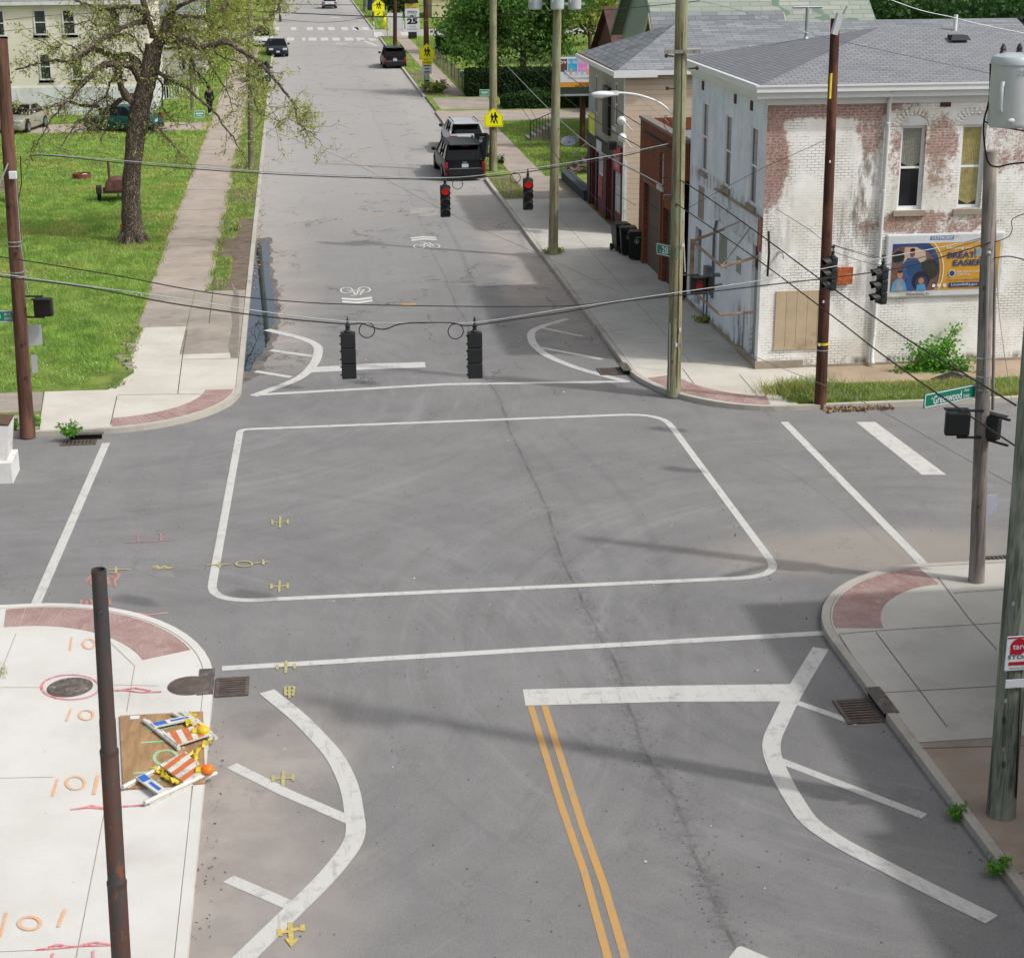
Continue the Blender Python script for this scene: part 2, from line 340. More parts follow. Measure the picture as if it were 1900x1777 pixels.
b=MB(); b.prism([(-30,41.7),(-6.65,41.7),(-6.8,43.0),(-30,43.1)],.03,TOP-.006); b.prism([(-30,43.3),(-6.8,43.3),(-7.0,45.2),(-30,45.4)],.03,TOP-.004); struct('pavement',b,M_COLD)
# south-west corner
b=MB(); A=arc(-5.3,26.2,3.55-.16,3.9-.16,0,90)
b.prism([(-1.91,-12)]+A+[(-5.75,A[-1][1]),(-6.1,27.7),(-6.3,26.2),(-12,26.2),(-12,-12)],.03,TOP); struct('pavement',b,M_CSW)
for k in range(9): q=G(random.uniform(222,248),random.uniform(636,695),z=.12); b=MB(); b.box((q.x,q.y,.13),(random.uniform(.15,.4),random.uniform(.15,.35),.05),random.uniform(0,3)); struct('broken_concrete',b,M_COLD)
# north-east
b=MB(); A=arc(12.3,45.6,3.4-.16,4.55-.16,180,270)
b.prism([(9.06,45.75)]+A+[(12.6,A[-1][1]),(12.0,43.1),(14.1,43.2),(14.1,44.95),(12.45,45.3),(12.45,45.75)],.03,TOP); struct('pavement',b,M_CNEW)
slabs('pavement',M_CGREY,9.06,12.5,[45.76,48.3,50.6,52.9,55.2,57.5,60.2,63.4,66.2,69,72,75.2],TOP-.003,2)
b=MB(); b.bb(9.06,12.5,75.25,82,.03,TOP-.012); struct('pavement',b,M_COLD)
ww=[82,84.5,87,89.5,92,94.5,97,99.5,102,105.2]; slabs('pavement',M_WALKF,10.3,11.85,ww)
slabs('pavement',M_WALKF,10.5,11.8,fr(121,183,24))
b=MB(); b.bb(XR+.02,30,105.6,111.3,.02,.122); struct('alley',b,M_WALKF)
b=MB(); b.bb(9.4,13.2,112.2,119.6,.03,.118); b.bb(XR+.16,10.3,82,84.5,.03,.10); struct('driveway',b,M_COLD)
b=MB(); b.bb(XR+.16,10.28,75.6,81.9,.03,.121); b.bb(XR+.16,9.9,122,128,.02,.118); b.bb(XR+.16,10.2,131,141,.02,.117); struct('bare_verge',b,M_DIRT)
slabs('pavement',M_CTAN,14.12,44,[43.05,44.85],TOP-.004,8)
# south-east
b=MB(); A=arc(11.9,26.6,3.0-.16,3.25-.16,180,90)
b.prism([(9.06,22.6)]+A+[(60,A[-1][1]),(60,22.6)],.115,TOP); struct('pavement',b,M_CGREY)
b=MB(); b.bb(9.06,60,-12,22.58,.115,TOP-.006); struct('pavement',b,m_concrete('brown_concrete','#a89b8c','#978a7c','#73695e',.6))
# joints
M_JOINTL=mt('joint_pale','#8f8a80',.95,bump=0)
def joint(pp,z=TOP+.003,w=.016):
    b=MB(); [b.strip([G(*q,z=.13) for q in l],w,z) for l in pp]; return struct('pavement_joint',b,M_JOINT if w!=.011 else M_JOINTL)
joint([[(347,612),(338,665),(330,730)],[(443,665),(340,667)],[(447,732),(330,731)],[(217,735),(205,788)],[(330,731),(217,733)],[(400,500),(388,600)]],TOP+.0035,.025)
joint([[(30,1175),(0,1250)],[(250,1235),(235,1320)],[(0,1275),(80,1275)],[(205,1270),(295,1272)],[(250,1235),(203,1190)],[(195,1500),(141,1777),(130,1840)],[(357,1455),(330,1777),(325,1840)],[(0,1765),(66,1762)],[(0,1443),(100,1441)]],TOP+.004,.011)
joint([[(1266,683),(1310,742)],[(1372,695),(1415,745)],[(1415,745),(1440,765)]],TOP+.004,.02)
joint([[(1557,1178),(1590,1230),(1650,1310),(1705,1388)],[(1625,1172),(1757,1348)],[(1625,1170),(1860,1155)],[(1630,1285),(1860,1272)],[(1740,1070),(1800,1150),(1850,1205)],[(1557,1176),(1625,1170)],[(1770,1100),(1900,1090)]],TOP+.004,.018)
joint([[(1735,1430),(1900,1640)],[(1690,1388),(1900,1382)],[(1870,1620),(1900,1618)]],TOP+.001,.016)
# tactile strips round the corners
def tact(k,a0,a1,wd,n,pan,extra=0):
    (cx,cy),(rx,ry),_=CORN[k]; b=MB(); d=(a1-a0)/pan
    for i in range(pan):
        s=a0+d*i+.1*(1 if d>0 else -1); e=a0+d*(i+1)-.1*(1 if d>0 else -1)
        o=arc(cx,cy,rx-.2,ry-.2,s,e,3); q=arc(cx,cy,rx-.2-wd,ry-.2-wd,e,s,3); b.prism(o+q,TOP-.03,TOP+.007,False)
    struct('tactile_paving',b,M_TACT)
tact('nw',-3,-84,.75,4,13); tact('sw',22,96,.85,4,12); tact('ne',197,262,.8,4,11); tact('se',172,96,.85,4,11)
# ---------------------------------------------------------------- painted markings
ZM=.005
def line(pts,w,mat=M_WHITE,z=ZM,name='road_marking',px=True):
    b=MB(); b.strip([G(*p) for p in pts] if px else pts,w,z); return struct(name,b,mat)
def bez(p,n=6):  # round the corners of a polyline of world points
    out=[p[0]]
    for i in range(1,len(p)-1):
        a=Vector(p[i-1][:2]);c=Vector(p[i][:2]);e=Vector(p[i+1][:2]); r=min((a-c).length,(e-c).length)*.42
        s=c+(a-c).normalized()*r; t=c+(e-c).normalized()*r
        for k in range(n+1):
            u=k/n; q=s*(1-u)**2+c*2*u*(1-u)+t*u*u; out.append((q.x,q.y))
    return out+[p[-1]]
def lineb(pts,w,mat=M_WHITE,z=ZM): return line(bez([tuple(G(*p)[:2]) for p in pts]),w,mat,z,px=False)
# junction box
TLc,TRc,BRc,BLc=[G(*p) for p in((446,797),(1228,767),(1452,1069),(388,1117))]
def rc(c,a,b_,r): return [tuple((c+(a-c).normalized()*r*(1-t)**2+(b_-c).normalized()*r*t*t)[:2]) for t in [i/8 for i in range(9)]]
loop=rc(TLc,BLc,TRc,.25)+rc(TRc,TLc,BRc,1.1)+rc(BRc,TRc,BLc,.9)+rc(BLc,BRc,TLc,.9); loop.append(loop[0]); 
b=MB(); L=[Vector(p) for p in loop[:-1]]; n=len(L); I=[];O=[]
for i in range(n):
    d=(L[(i+1)%n]-L[i-1]).normalized(); nn=Vector((-d.y,d.x)); I.append((*(L[i]+nn*.085),ZM)); O.append((*(L[i]-nn*.085),ZM))
b.add(I+O,[(i,(i+1)%n,n+(i+1)%n,n+i) for i in range(n)]); b.f=[f[::-1] for f in b.f]; struct('road_marking',b,M_WHITE)
line([(412,1240),(973,1206),(1537,1174)],.19); line([(470,733),(830,713),(1168,708)],.2); line([(197,822),(65,1124)],.19); line([(1455,783),(1717,1050)],.2)
b=MB(); b.poly([(*G(*p)[:2],ZM) for p in((975,1309),(1240,1302),(1468,1301),(1478,1269),(1240,1272),(970,1279))]); struct('road_marking',b,M_WHITE)
b=MB(); b.poly([(*G(*p)[:2],ZM) for p in((1588,783),(1710,881),(1756,881),(1624,783))]); struct('road_marking',b,M_WHITE)
b=MB(); b.poly([(*G(*p)[:2],ZM) for p in((562,692),(680,686),(790,682),(788,672),(680,675),(575,682))]); struct('road_marking',b,M_WHITE)
Z2=.0085
lineb([(495,1283),(560,1335),(622,1402),(650,1460),(664,1555),(610,1625),(430,1800)],.28,z=Z2); line([(430,1420),(530,1470),(650,1522)],.2); line([(424,1630),(480,1654),(540,1680)],.2)
lineb([(1523,1203),(1470,1290),(1425,1385),(1455,1455),(1500,1525),(1560,1565),(1700,1637),(1840,1706)],.28,z=Z2); line([(1478,1303),(1592,1343)],.15); line([(1440,1408),(1715,1514)],.17)
lineb([(495,612),(565,629),(592,643),(588,670),(560,702),(470,735)],.27,z=Z2); line([(502,650),(580,661)],.2); line([(474,689),(540,700)],.2)
lineb([(1053,592),(985,612),(986,636),(1012,660),(1070,684),(1165,709)],.24,z=Z2); line([(1004,608),(1080,624)],.16); line([(1002,645),(1118,667)],.19)
b=MB(); b.poly([(*G(*p)[:2],ZM) for p in((1352,1777),(1368,1757),(1376,1755),(1440,1782),(1480,1840),(1330,1840))]); struct('road_marking',b,M_WHITE)
line([(985,1310),(1040,1490),(1085,1620),(1128,1777),(1140,1830)],.105,M_YELL); line([(1010,1309),(1080,1530),(1120,1640),(1160,1777),(1172,1830)],.11,M_YELL)
b=MB()
for y0,y1,xx in((70.5,76,[(508,520),(532,546),(561,567),(573,588),(596,610),(618,632),(641,657),(663,678),(686,701)]),(51,56.5,[(508,518),(540,550),(570,581),(590,602),(610,622),(635,647),(655,667),(674,686)])):
    for a,e in xx:
        A=G(a,y1);B=G(e,y1);Y1=G(a,y0).y; b.poly([(A.x,A.y,ZM),(B.x,A.y,ZM),(B.x,Y1,ZM),(A.x,Y1,ZM)])
struct('crosswalk_marking',b,M_WHITE)
line([(700,60),(708,73)],.9); line([(750,60),(757,72)],.9); line([(658,50),(668,56)],.5); line([(672,75),(700,86)],.4); line([(612,33),(632,33)],1.4)
def sharrow(px,py,s):
    c=G(px,py); b=MB(); 
    def st(pts,w): b.strip([(c.x+x,c.y+s*y) for x,y in pts],w,ZM)
    for x in(-.3,.3): st([(x+.2*math.cos(t*PI/8),-.25+.45*math.sin(t*PI/8)) for t in range(17)],.05)
    st([(-.3,-.25),(-.1,-.1),(.1,-.2),(.3,-.25)],.06); st([(-.12,-.12),(.0,.5)],.06); st([(.3,-.25),(.12,.55),(-.1,.4)],.06); st([(.02,.45),(.1,-.2)],.05); st([(-.2,.62),(.02,.62)],.07)
    for o in(.95,1.4): b.add([(c.x+x,c.y+s*(o+y),ZM) for x,y in((-.5,0),(0,.22),(.5,0),(.5,.26),(0,.5),(-.5,.26))],[(0,1,4,5),(1,2,3,4)])
    struct('road_marking',b,M_WHITE2)
sharrow(660,541,-1); sharrow(791,455,1); sharrow(634,83,1)
b=MB(); b.box((*G(758,565)[:2],ZM),(.5,.25,.004)); b.box((*G(662,298)[:2],ZM),(.5,.25,.004)); b.box((*G(700,402)[:2],ZM),(.5,.25,.004)); struct('road_marking',b,M_YELL)
# repairs and worn patches in the surface
M_PATCH=mt('asphalt_patch','#7d7c7b',.95,var=.2,sc=2,dirt='#5f5e5d'); M_PATCHL=mt('asphalt_patch_pale','#9a9793',.95,var=.2,sc=2,dirt='#77746f')
for pts,mm in (([(763,385),(838,387),(836,402),(760,401)],M_PATCHL),([(868,524),(880,522),(899,562),(872,560)],M_PATCH),([(0,900),(80,822),(45,900),(0,1010)],None),([(245,1052),(290,1048),(320,1062),(325,1070),(300,1072),(262,1062)],M_PATCH)):
    if mm: b=MB(); b.poly([(*G(*p)[:2],.003) for p in pts]); struct('asphalt_repair',b,mm)
# ---------------------------------------------------------------- puddle
def m_water():
    g=NG('puddle_water'); n=g.noise(3,4); g.b.inputs['IOR'].default_value=2.2
    g.bump(n,.01,.01)
    g.b.inputs['Specular Tint'].default_value=(.52,.76,1,1)  # blue of the reflected sky is put into the water's specular colour
    return g.fin(hx('#1b2530'),.02)
pl=[(478,452),(497,447),(499,470),(497,495),(505,530),(511,560),(508,600),(497,640),(480,662),(463,690),(449,688),(449,655),(455,610),(462,560),(470,505)]
def ragged(P,a):
    out=[]; P=[G(*p) for p in P]
    for i in range(len(P)):
        p,q=P[i],P[(i+1)%len(P)]; L=(q-p).length; n=max(1,int(L/.25))
        for k in range(n): o=p.lerp(q,k/n); e=a*math.sin(o.y*3.1)+a*.7*math.sin(o.y*7.7+1)+random.uniform(-a,a)*.5; out.append((max(o.x+(e if o.x>XL+.25 else 0),XL+.004),o.y))
    return out
b=MB(); b.poly([(p[0],p[1],.004) for p in ragged(pl,.035)]); struct('puddle',b,m_water())
pl2=[(474,444),(503,440),(505,470),(505,495),(514,530),(520,560),(518,605),(510,640),(500,665),(485,690),(470,705),(448,712),(449,655),(455,610),(462,560),(470,505)]
b=MB(); b.poly([(p[0],p[1],.002) for p in ragged(pl2,.06)]); struct('damp_asphalt',b,mt('damp_asphalt','#6a655f',.6,var=.3,sc=2,dirt='#3f3b37'))
# ---------------------------------------------------------------- utility locate paint
def pm(name,c,u='#b9b5ae'): 
    g=NG(name); f=g.ramp(g.noise(14,5,.8),.38,.58); return g.fin(g.mix(g.ma('MULTIPLY',f,.7),hx(c),hx(u)),.85)
M_PO=pm('spray_orange','#e09a55'); M_PR=pm('spray_red','#d8455a'); M_PY=pm('spray_yellow','#b5aa58','#8d8c84'); M_PRO=pm('spray_redorange','#b9705f','#8f8b88'); M_PRD=pm('spray_dull_red','#9d6266','#8d8a89')
def spray(strokes,mat,w,z,lab=None,px=True):
    b=MB()
    for i,s in enumerate(strokes):
        pts=[G(*q,z=z) for q in s]; b.strip(pts,w*random.uniform(.8,1.15),z+i*.0006)
    return struct('sprayed_marking',b,mat)
def ell(cx,cy,rx,ry,n=18): return [(cx+rx*math.cos(2*PI*i/n),cy+ry*math.sin(2*PI*i/n)) for i in range(n+1)]
ZS=TOP+.009
spray([[(133,1182),(130,1206)],ell(165,1194,11,9),[(132,1315),(123,1337)],ell(160,1326,13,9)],M_PO,.04,ZS)
spray([[(107,1444),(97,1477)],ell(140,1452,17,12),[(182,1438),(174,1473)],[(12,1692),(1,1736)],ell(55,1712,20,12),[(121,1686),(108,1719)]],M_PO,.045,ZS)
spray([[(131,1501),(165,1497),(200,1500),(232,1495),(266,1493)],[(150,1499),(168,1494),(190,1498)],[(67,1761),(110,1758),(148,1754),(211,1752)],[(90,1757),(106,1752),(130,1756)],[(150,1753),(175,1747),(205,1752)],[(98,1768),(94,1800)],[(173,1763),(173,1800)],[(188,1281),(230,1280),(262,1284),(300,1283)],[(225,1279),(250,1276),(280,1281)]],M_PR,.04,ZS)
spray([ell(131,1274,54,23,30)],M_PR,.045,ZS)
spray([[(202,1142),(240,1139),(275,1140),(313,1136)],[(220,1141),(245,1136),(270,1139)]],M_PR,.05,.008)
spray([[(151,1112),(148,1131)],ell(166,1121,6,8,10),[(204,1110),(204,1121)]],M_PRO,.06,.008)
spray([[(160,1078),(170,1066),(176,1070)],[(170,1066),(170,1085)],[(185,1078),(222,1066)],[(205,1062),(222,1066),(215,1076)],[(200,1070),(202,1085)],[(213,1072),(214,1088)],[(180,1072),(200,1080)]],M_PRO,.05,.008)
spray([[(231,1006),(275,1005),(324,1001)],[(257,993),(256,1004)],[(299,990),(299,1003)],[(250,993),(263,993)],[(292,989),(306,990)]],M_PRD,.05,.008)
def cross(x,y,s=1): return [[(x-15*s,y+1),(x+15*s,y-1)],[(x,y-10*s),(x-1,y+11*s)],[(x-15*s,y-4*s),(x-15*s,y+5*s)],[(x+14*s,y-5*s),(x+14*s,y+4*s)]]
for x,y,s in((520,968,1),(519,1087,1.05),(531,1236,1.1),(526,1443,1.3)): spray(cross(x,y,s),M_PY,.05,.0125)
spray([[(518,1730),(563,1720)],[(518,1722),(519,1736)],[(561,1714),(562,1726)],[(538,1710),(541,1752)],[(532,1740),(541,1752),(552,1740)]],pm('spray_bright_yellow','#d0b040','#9a9472'),.06,.0125)
spray([[(201,1056),(243,1056)],[(215,1052),(215,1062)],[(283,1053),(290,1050),(297,1054),(304,1050),(312,1053),(323,1051)],[(286,1055),(318,1054)],[(383,1048),(428,1046)],[(407,1042),(408,1053)],[(402,1050),(414,1049)],ell(453,1046,15,5),[(471,1045),(500,1042)],[(488,1038),(489,1048)]],M_PY,.05,.0125)
spray([[(528,1274),(546,1273)],[(528,1281),(546,1280)],[(530,1288),(545,1287)],[(537,1272),(537,1295)],[(529,1274),(530,1290)],[(546,1273),(544,1291)]],M_PY,.05,.0125)
# ---------------------------------------------------------------- drains and covers
M_IRON=mt('cast_iron','#6b615a',.7,.5,var=.35,sc=5,dirt='#6d5646'); M_BLK=mt('black_hole','#0b0b0b',1.,bump=0); M_IRON2=mt('cast_iron_pale','#5f5a55',.75,.4,var=.3,sc=9,dirt='#8c7f72')
def grate(c,sx,sy,n,rz,label,open_=None,across=True):
    t=thing('storm_drain',label,'storm drain',(c.x,c.y,0),rz)
    b=MB(); b.box((0,0,.006),(sx,sy,.004)); b.build('sump',mt('sump_dark','#231e1a',1.,var=.4,sc=9),t,world=False)
    b=MB(); 
    for s in(-1,1): b.box((s*(sx/2-.03),0,.016),(.06,sy,.02)); b.box((0,s*(sy/2-.03),.016),(sx-.12,.06,.02))
    b.build('frame',M_IRON,t,world=False)
    b=MB()
    for i in range(n):
        if across: b.box((-sx/2+.06+(sx-.12)*(i+.5)/n,0,.016),((sx-.12)/n*.5,sy-.12,.018))
        else: b.box((0,-sy/2+.06+(sy-.12)*(i+.5)/n,.016),(sx-.12,(sy-.12)/n*.5,.018))
    b.build('grate',M_IRON,t,world=False)
    if open_:
        (ox,oy),(lx,ly)=open_; b=MB(); b.box((ox,oy,.068),(lx,ly,.12)); b.build('kerb_opening',M_BLK,t,world=False)
        b=MB(); b.box((ox,oy,.134),(lx+.1,ly+.06,.012)); b.build('cover_plate',M_IRON2,t,world=False)
    return t
grate(G(431,1275),.55,.72,7,0,'square iron grate in the gutter beside the round manhole',((-.42,0),(.16,.95)),False)
grate(G(146,822),.85,.4,8,0,'small slotted drain in the gutter beside a weed at the left kerb',((.15,.33),(.75,.12)))
grate(G(1592,1320),.6,.85,8,0,'dirty sunken grate by the shaded right kerb, leaf litter in it',((.42,.1),(.16,.9)),False)
grate(G(1132,690),.65,.75,7,0,'shaded drain grate at the kerb corner below the long building',((.42,0),(.15,.8)),False)
grate(G(1852,1043),.9,.62,9,.05,'slotted drain grate behind the weathered grey pole')
def disc(px,py,r,label,mat,rim=None):
    c=G(px,py,z=.13); t=thing('manhole',label,'manhole cover',(c.x,c.y,TOP))
    b=MB(); b.lathe([(r,.003),(r,.012),(r*.96,.014)],n=32); b.build('rim',rim or M_IRON2,t,world=False,smooth=30)
    b=MB(); b.lathe([(r*.9,.006),(r*.9,.017),(r*.88,.019)],n=32); 
    for i in range(3): b.box((0,-.1+.1*i,.02),(.3,.03,.004))
    b.build('cover',mat,t,world=False,smooth=30); return t
disc(130,1275,.37,'dark rough round patch ringed by a hand-sprayed red circle',mt('dark_cover','#5c554f',.95,var=.6,sc=7,dirt='#b5ab9c'))
disc(352,1272,.36,'round iron manhole cover set in the pale pavement next to the kerb grate',M_IRON)

b=MB(); b.poly([(*G(*p,z=.13)[:2],TOP+.002) for p in ((428,520),(443,545),(444,600),(442,664),(428,664),(424,640),(432,600),(428,570),(434,545))]); struct('damp_stain',b,mt('damp_concrete','#7f776d',.7,var=.3,sc=3))
P_=[(random.uniform(-1.72,-1.55),random.uniform(58,76)) for _ in range(50)]; b=MB(); [b.box((x,y,.012),(random.uniform(.03,.1),random.uniform(.03,.12),.02),random.uniform(0,3)) for x,y in P_]; o=struct('gutter_grit',b,mt('grit','#8d8274',.95)); o['kind']='stuff'; tag(o,'grit and small stones along the left gutter','grit')
# ================================================================ buildings
GLASSY=NG('window_glass'); _n=GLASSY.noise(1.7,3); GLASSY.bump(_n,.04,.02); M_GLASS=GLASSY.fin(GLASSY.mix(GLASSY.ramp(GLASSY.noise(.9,4),.35,.65),hx('#23282b'),hx('#3b4144')),.08,0,.6)
M_CARGLASS=mt('car_glass','#05070a',.05,0,var=.2,sc=2,bump=0,spec=.3)
M_TRIM=mt('white_trim','#c9cbcb',.5,var=.08,sc=2,dirt='#9b9a94',bump=.05); M_GUTTER=mt('gutter_white','#d3d6d6',.35,var=.05,sc=1.5,bump=0)
M_STONE=m_concrete('sill_stone','#a79c8a','#8e8475','#5d5346',.6); M_DARKW=mt('dark_wood','#3d2f26',.8,var=.4,sc=5)
M_CURT=mt('curtain_grey','#8f9086',.9,var=.3,sc=14,bump=0); M_CURTY=mt('curtain_yellow','#a89f6c',.9,var=.3,sc=8,bump=0); M_GRNC=mt('green_cloth','#5f9b7c',.9)
M_MULL=mt('sash_white','#dfe2e4',.4,var=.05,bump=0)
def m_brick(name,axis,paint_hi,paint_lo,peel,blobs=(),brick='#8f5746',brick2='#763f32',mortar='#b3a698',ptop=None,bs=1.,grime=(),paintamt=1.,org=(12.45,44.9,.1)):
    """painted, peeling brickwork; axis 0 = wall runs along X, 1 = along Y"""
    g=NG(name); x,y,z=g.sep(); u=y if axis else x
    sh_=lambda L:[(tuple(a-o for a,o in zip(q[0],org)),)+tuple(q[1:]) for q in L]; blobs=sh_(blobs); grime=sh_(grime)
    v=g.comb(u,z,0.)
    o=g.n('ShaderNodeTexBrick'); g.put(o.inputs['Vector'],v); o.inputs['Color1'].default_value=hx(brick); o.inputs['Color2'].default_value=hx(brick2); o.inputs['Mortar'].default_value=hx(mortar)
    o.inputs['Scale'].default_value=1.; o.inputs['Brick Width'].default_value=.21*bs; o.inputs['Row Height'].default_value=.075*bs; o.inputs['Mortar Size'].default_value=.008; o.inputs['Mortar Smooth'].default_value=.3
    fac=o.outputs['Fac']; c=o.outputs['Color']; c=g.mix(g.ramp(g.noise(.7,5),.3,.7,0,.5),c,hx(brick2))
    if paintamt>0:
        p=g.mix(g.ramp(g.noise(.6,6,.65),.35,.7),hx(paint_hi),hx(paint_lo))
        # mortar joints show through old paint as dark lines here and there
        jl=g.ma('MULTIPLY',fac,g.ramp(g.noise(.9,5,.7,v=g.map(loc=(3,5,2))),.42,.62,.0,.8 if axis==0 else .45)); p=g.mix(jl,p,hx('#5f574f'))
        big=g.noise(.8,6,.72,v=g.map(loc=(1,2,3))); sm=g.noise(9,5,.8)
        k=g.ma('ADD',g.ma('MULTIPLY',big,.55),g.ma('MULTIPLY',sm,.45))
        for cc,rr,a in blobs: k=g.ma('ADD',k,g.ma('MULTIPLY',g.blob(cc,rr),a))
        res=g.ramp(g.noise(13,5,.85,v=g.map(loc=(7,1,9))),.36,.6,.34,0); c=g.mix(res,c,p); c=g.mix(g.ramp(k,peel,peel+.1,0,.93),p,c)
    for cc,rr,a,col in grime:
        f=g.ma('MULTIPLY',g.blob(cc,rr),g.ramp(g.noise(3,6,.75,v=g.map(sc=(1,1,.25))),.42,.62,0,a)); c=g.mix(f,c,hx(col))
    g.bump(g.ma('ADD',g.ma('MULTIPLY',fac,-1.),g.ma('MULTIPLY',g.noise(30,4,.7),.6)),.6,.012)
    return g.fin(c,.9,0,.2)
W0,W1=44.9,53.8
M_BRS=m_brick('painted_brick_south',0,'#efefec','#d6d4ca',.61,blobs=(((12.62,W0,5.9),(.55,3,1.8),.21),((13.9,W0,7.35),(2.6,3,.45),.27),((15.3,W0,6.8),(.45,3,1.0),.13),((17.2,W0,4.05),(2.2,3,.4),.19),((17.4,W0,5.9),(.5,3,1.3),.09),((19.3,W0,6.5),(.9,3,1.2),.1),((15.3,W0,4.9),(.35,3,1.6),.06),((18.8,W0,6.2),(4.2,3,1.7),.085),((14.4,W0,1.9),(.35,3,.9),.14),((16.6,W0,5.4),(1.2,3,2.2),.05),((13.6,W0,3.4),(1.0,3,1.9),-.12),((17,W0,1.0),(9,3,1.2),-.3)),
    grime=(((15.25,W0,5.0),(.4,3,1.6),.85,'#5c5046'),((15,W0,.1),(14,3,.28),.9,'#5f564a'),((16.4,W0,5.4),(1.5,3,2.2),.3,'#a59c84'),((14.9,W0,3.2),(.7,3,1.6),.6,'#6e6860'),((12.8,W0,4.3),(.5,3,2.),.4,'#6b635a')))
M_BRW=m_brick('painted_brick_west',1,'#eaf0f6','#dbe4ee',.7,blobs=(((12.45,45.3,6.2),(3,.5,1.6),.1),((12.45,50,7.2),(3,6,.3),.06),((12.45,53.5,6.),(3,.6,1.5),.06),((12.45,49,1.5),(3,9,2.2),-.2)),
    grime=(((12.45,46.8,.8),(3,1.1,.8),.8,'#4d5558'),((12.45,49,.1),(3,9,.3),.8,'#5c5850'),((12.45,50,4.4),(3,5,.25),.6,'#5a5550'),((12.45,49.5,5.5),(3,5,2.4),.12,'#868a8c')),brick='#74706c',brick2='#595552')
M_SHING=None
def m_shingle(name,a,b_,row=.14,axis='xz',cw=.3,patch=None):
    g=NG(name); x,y,z=g.sep(); u=g.ma('ADD',x,y) if axis=='d' else (x if axis[0]=='x' else y); 
    v=g.comb(u,z if axis[1]=='z' else (y if axis[0]=='x' else x),0.)
    o=g.n('ShaderNodeTexBrick'); g.put(o.inputs['Vector'],v); o.inputs['Color1'].default_value=hx(a); o.inputs['Color2'].default_value=hx(b_); o.inputs['Mortar'].default_value=hx('#4a4c4e')
    o.inputs['Brick Width'].default_value=cw; o.inputs['Row Height'].default_value=row; o.inputs['Mortar Size'].default_value=.012; o.inputs['Bias'].default_value=-.1; o.inputs['Scale'].default_value=1
    o.inputs['Mortar Smooth'].default_value=.2
    c=g.mix(g.ramp(g.noise(.5,5),.35,.65,0,.4),o.outputs['Color'],hx(b_)); 
    if patch: c=g.mix(g.ramp(g.noise(.45,2,v=g.map(sc=(1,.5,1.5),loc=(4,4,1))),.62,.64),c,hx(patch))
    g.bump(o.outputs['Fac'],-.5,.01); return g.fin(c,.92,0,.2)
M_SH1=m_shingle('grey_shingles','#8a8c8f','#7a7c80',.135,'xy',.28); M_SH1W=m_shingle('grey_shingles_hip','#808286','#717377',.135,'yx',.28); M_SH2=m_shingle('blue_grey_shingles','#8d9093','#6c7073',.2,'xy',.75); M_SH2W=m_shingle('blue_grey_shingles_hip','#85898d','#5f6569',.24,'yx',.5)
def wallholes(b,axis,c,u0,u1,z0,z1,holes,th=.25,inward=1):
    """wall sheet with rectangular openings and reveals; axis 0: plane Y=c spanning X; axis 1: plane X=c spanning Y"""
    us=sorted({u0,u1}|{h[0] for h in holes}|{h[1] for h in holes}); zs=sorted({z0,z1}|{h[2] for h in holes}|{h[3] for h in holes})
    P=(lambda u,d,z:(u,c+d,z)) if axis==0 else (lambda u,d,z:(c+d,u,z))
    for i in range(len(us)-1):
        for j in range(len(zs)-1):
            um=(us[i]+us[i+1])/2; zm=(zs[j]+zs[j+1])/2
            if any(h[0]<um<h[1] and h[2]<zm<h[3] for h in holes): continue
            q=[P(us[i],0,zs[j]),P(us[i+1],0,zs[j]),P(us[i+1],0,zs[j+1]),P(us[i],0,zs[j+1])]; b.poly(q if axis==0 else q[::-1])
    t=th*inward
    for h in holes:
        a,e,l,m_=h
        for q in ([P(a,0,l),P(e,0,l),P(e,t,l),P(a,t,l)],[P(a,0,m_),P(a,t,m_),P(e,t,m_),P(e,0,m_)],[P(a,0,l),P(a,t,l),P(a,t,m_),P(a,0,m_)],[P(e,0,l),P(e,0,m_),P(e,t,m_),P(e,t,l)]): b.poly(q)
def window(par,axis,c,u0,u1,z0,z1,d=.16,curt=None,sill=True,fr_=.06,arch=False,dside=1,storm=None,frame=None,sillm=None):
    """sash window part > glass, curtain, sill"""
    S=(lambda u0,u1,a,b_,z0,z1,mb:mb.bb(u0,u1,c+a*dside,c+b_*dside,z0,z1)) if axis==0 else (lambda u0,u1,a,b_,z0,z1,mb:mb.bb(c+a*dside,c+b_*dside,u0,u1,z0,z1))
    zm=(z0+z1)/2; b=MB()
    for q in((u0,u0+fr_,z0,z1),(u1-fr_,u1,z0,z1),(u0+fr_,u1-fr_,z1-fr_,z1),(u0+fr_,u1-fr_,z0,z0+fr_),(u0+fr_,u1-fr_,zm-.03,zm+.03)): S(q[0],q[1],d-.04,d+.03,q[2],q[3],b)
    w_=b.build('window',frame or M_MULL,par)
    b=MB(); S(u0+fr_,u1-fr_,d,d+.012,z0+fr_,zm-.03,b); S(u0+fr_,u1-fr_,d-.012,d,zm+.03,z1-fr_,b); b.build('glass',M_GLASS,w_)
    if curt:
        b=MB(); n=22; z_lo=z0+.1 if curt[1] else zm
        for i in range(n):
            a=u0+fr_+(u1-u0-2*fr_)*i/n; e=u0+fr_+(u1-u0-2*fr_)*(i+1)/n; dd=d-.02-(.012 if i%2 else 0)
            S(a,e,dd,dd+.008,z_lo+(.25*abs(i-n/2)/n),z1-fr_,b)
        b.build('curtain',curt[0],w_)
    if sill:
        b=MB(); S(u0-.1,u1+.1,-.07,d-.05,z0-.16,z0-.01,b); b.build('sill',sillm or M_STONE,w_)
    return w_
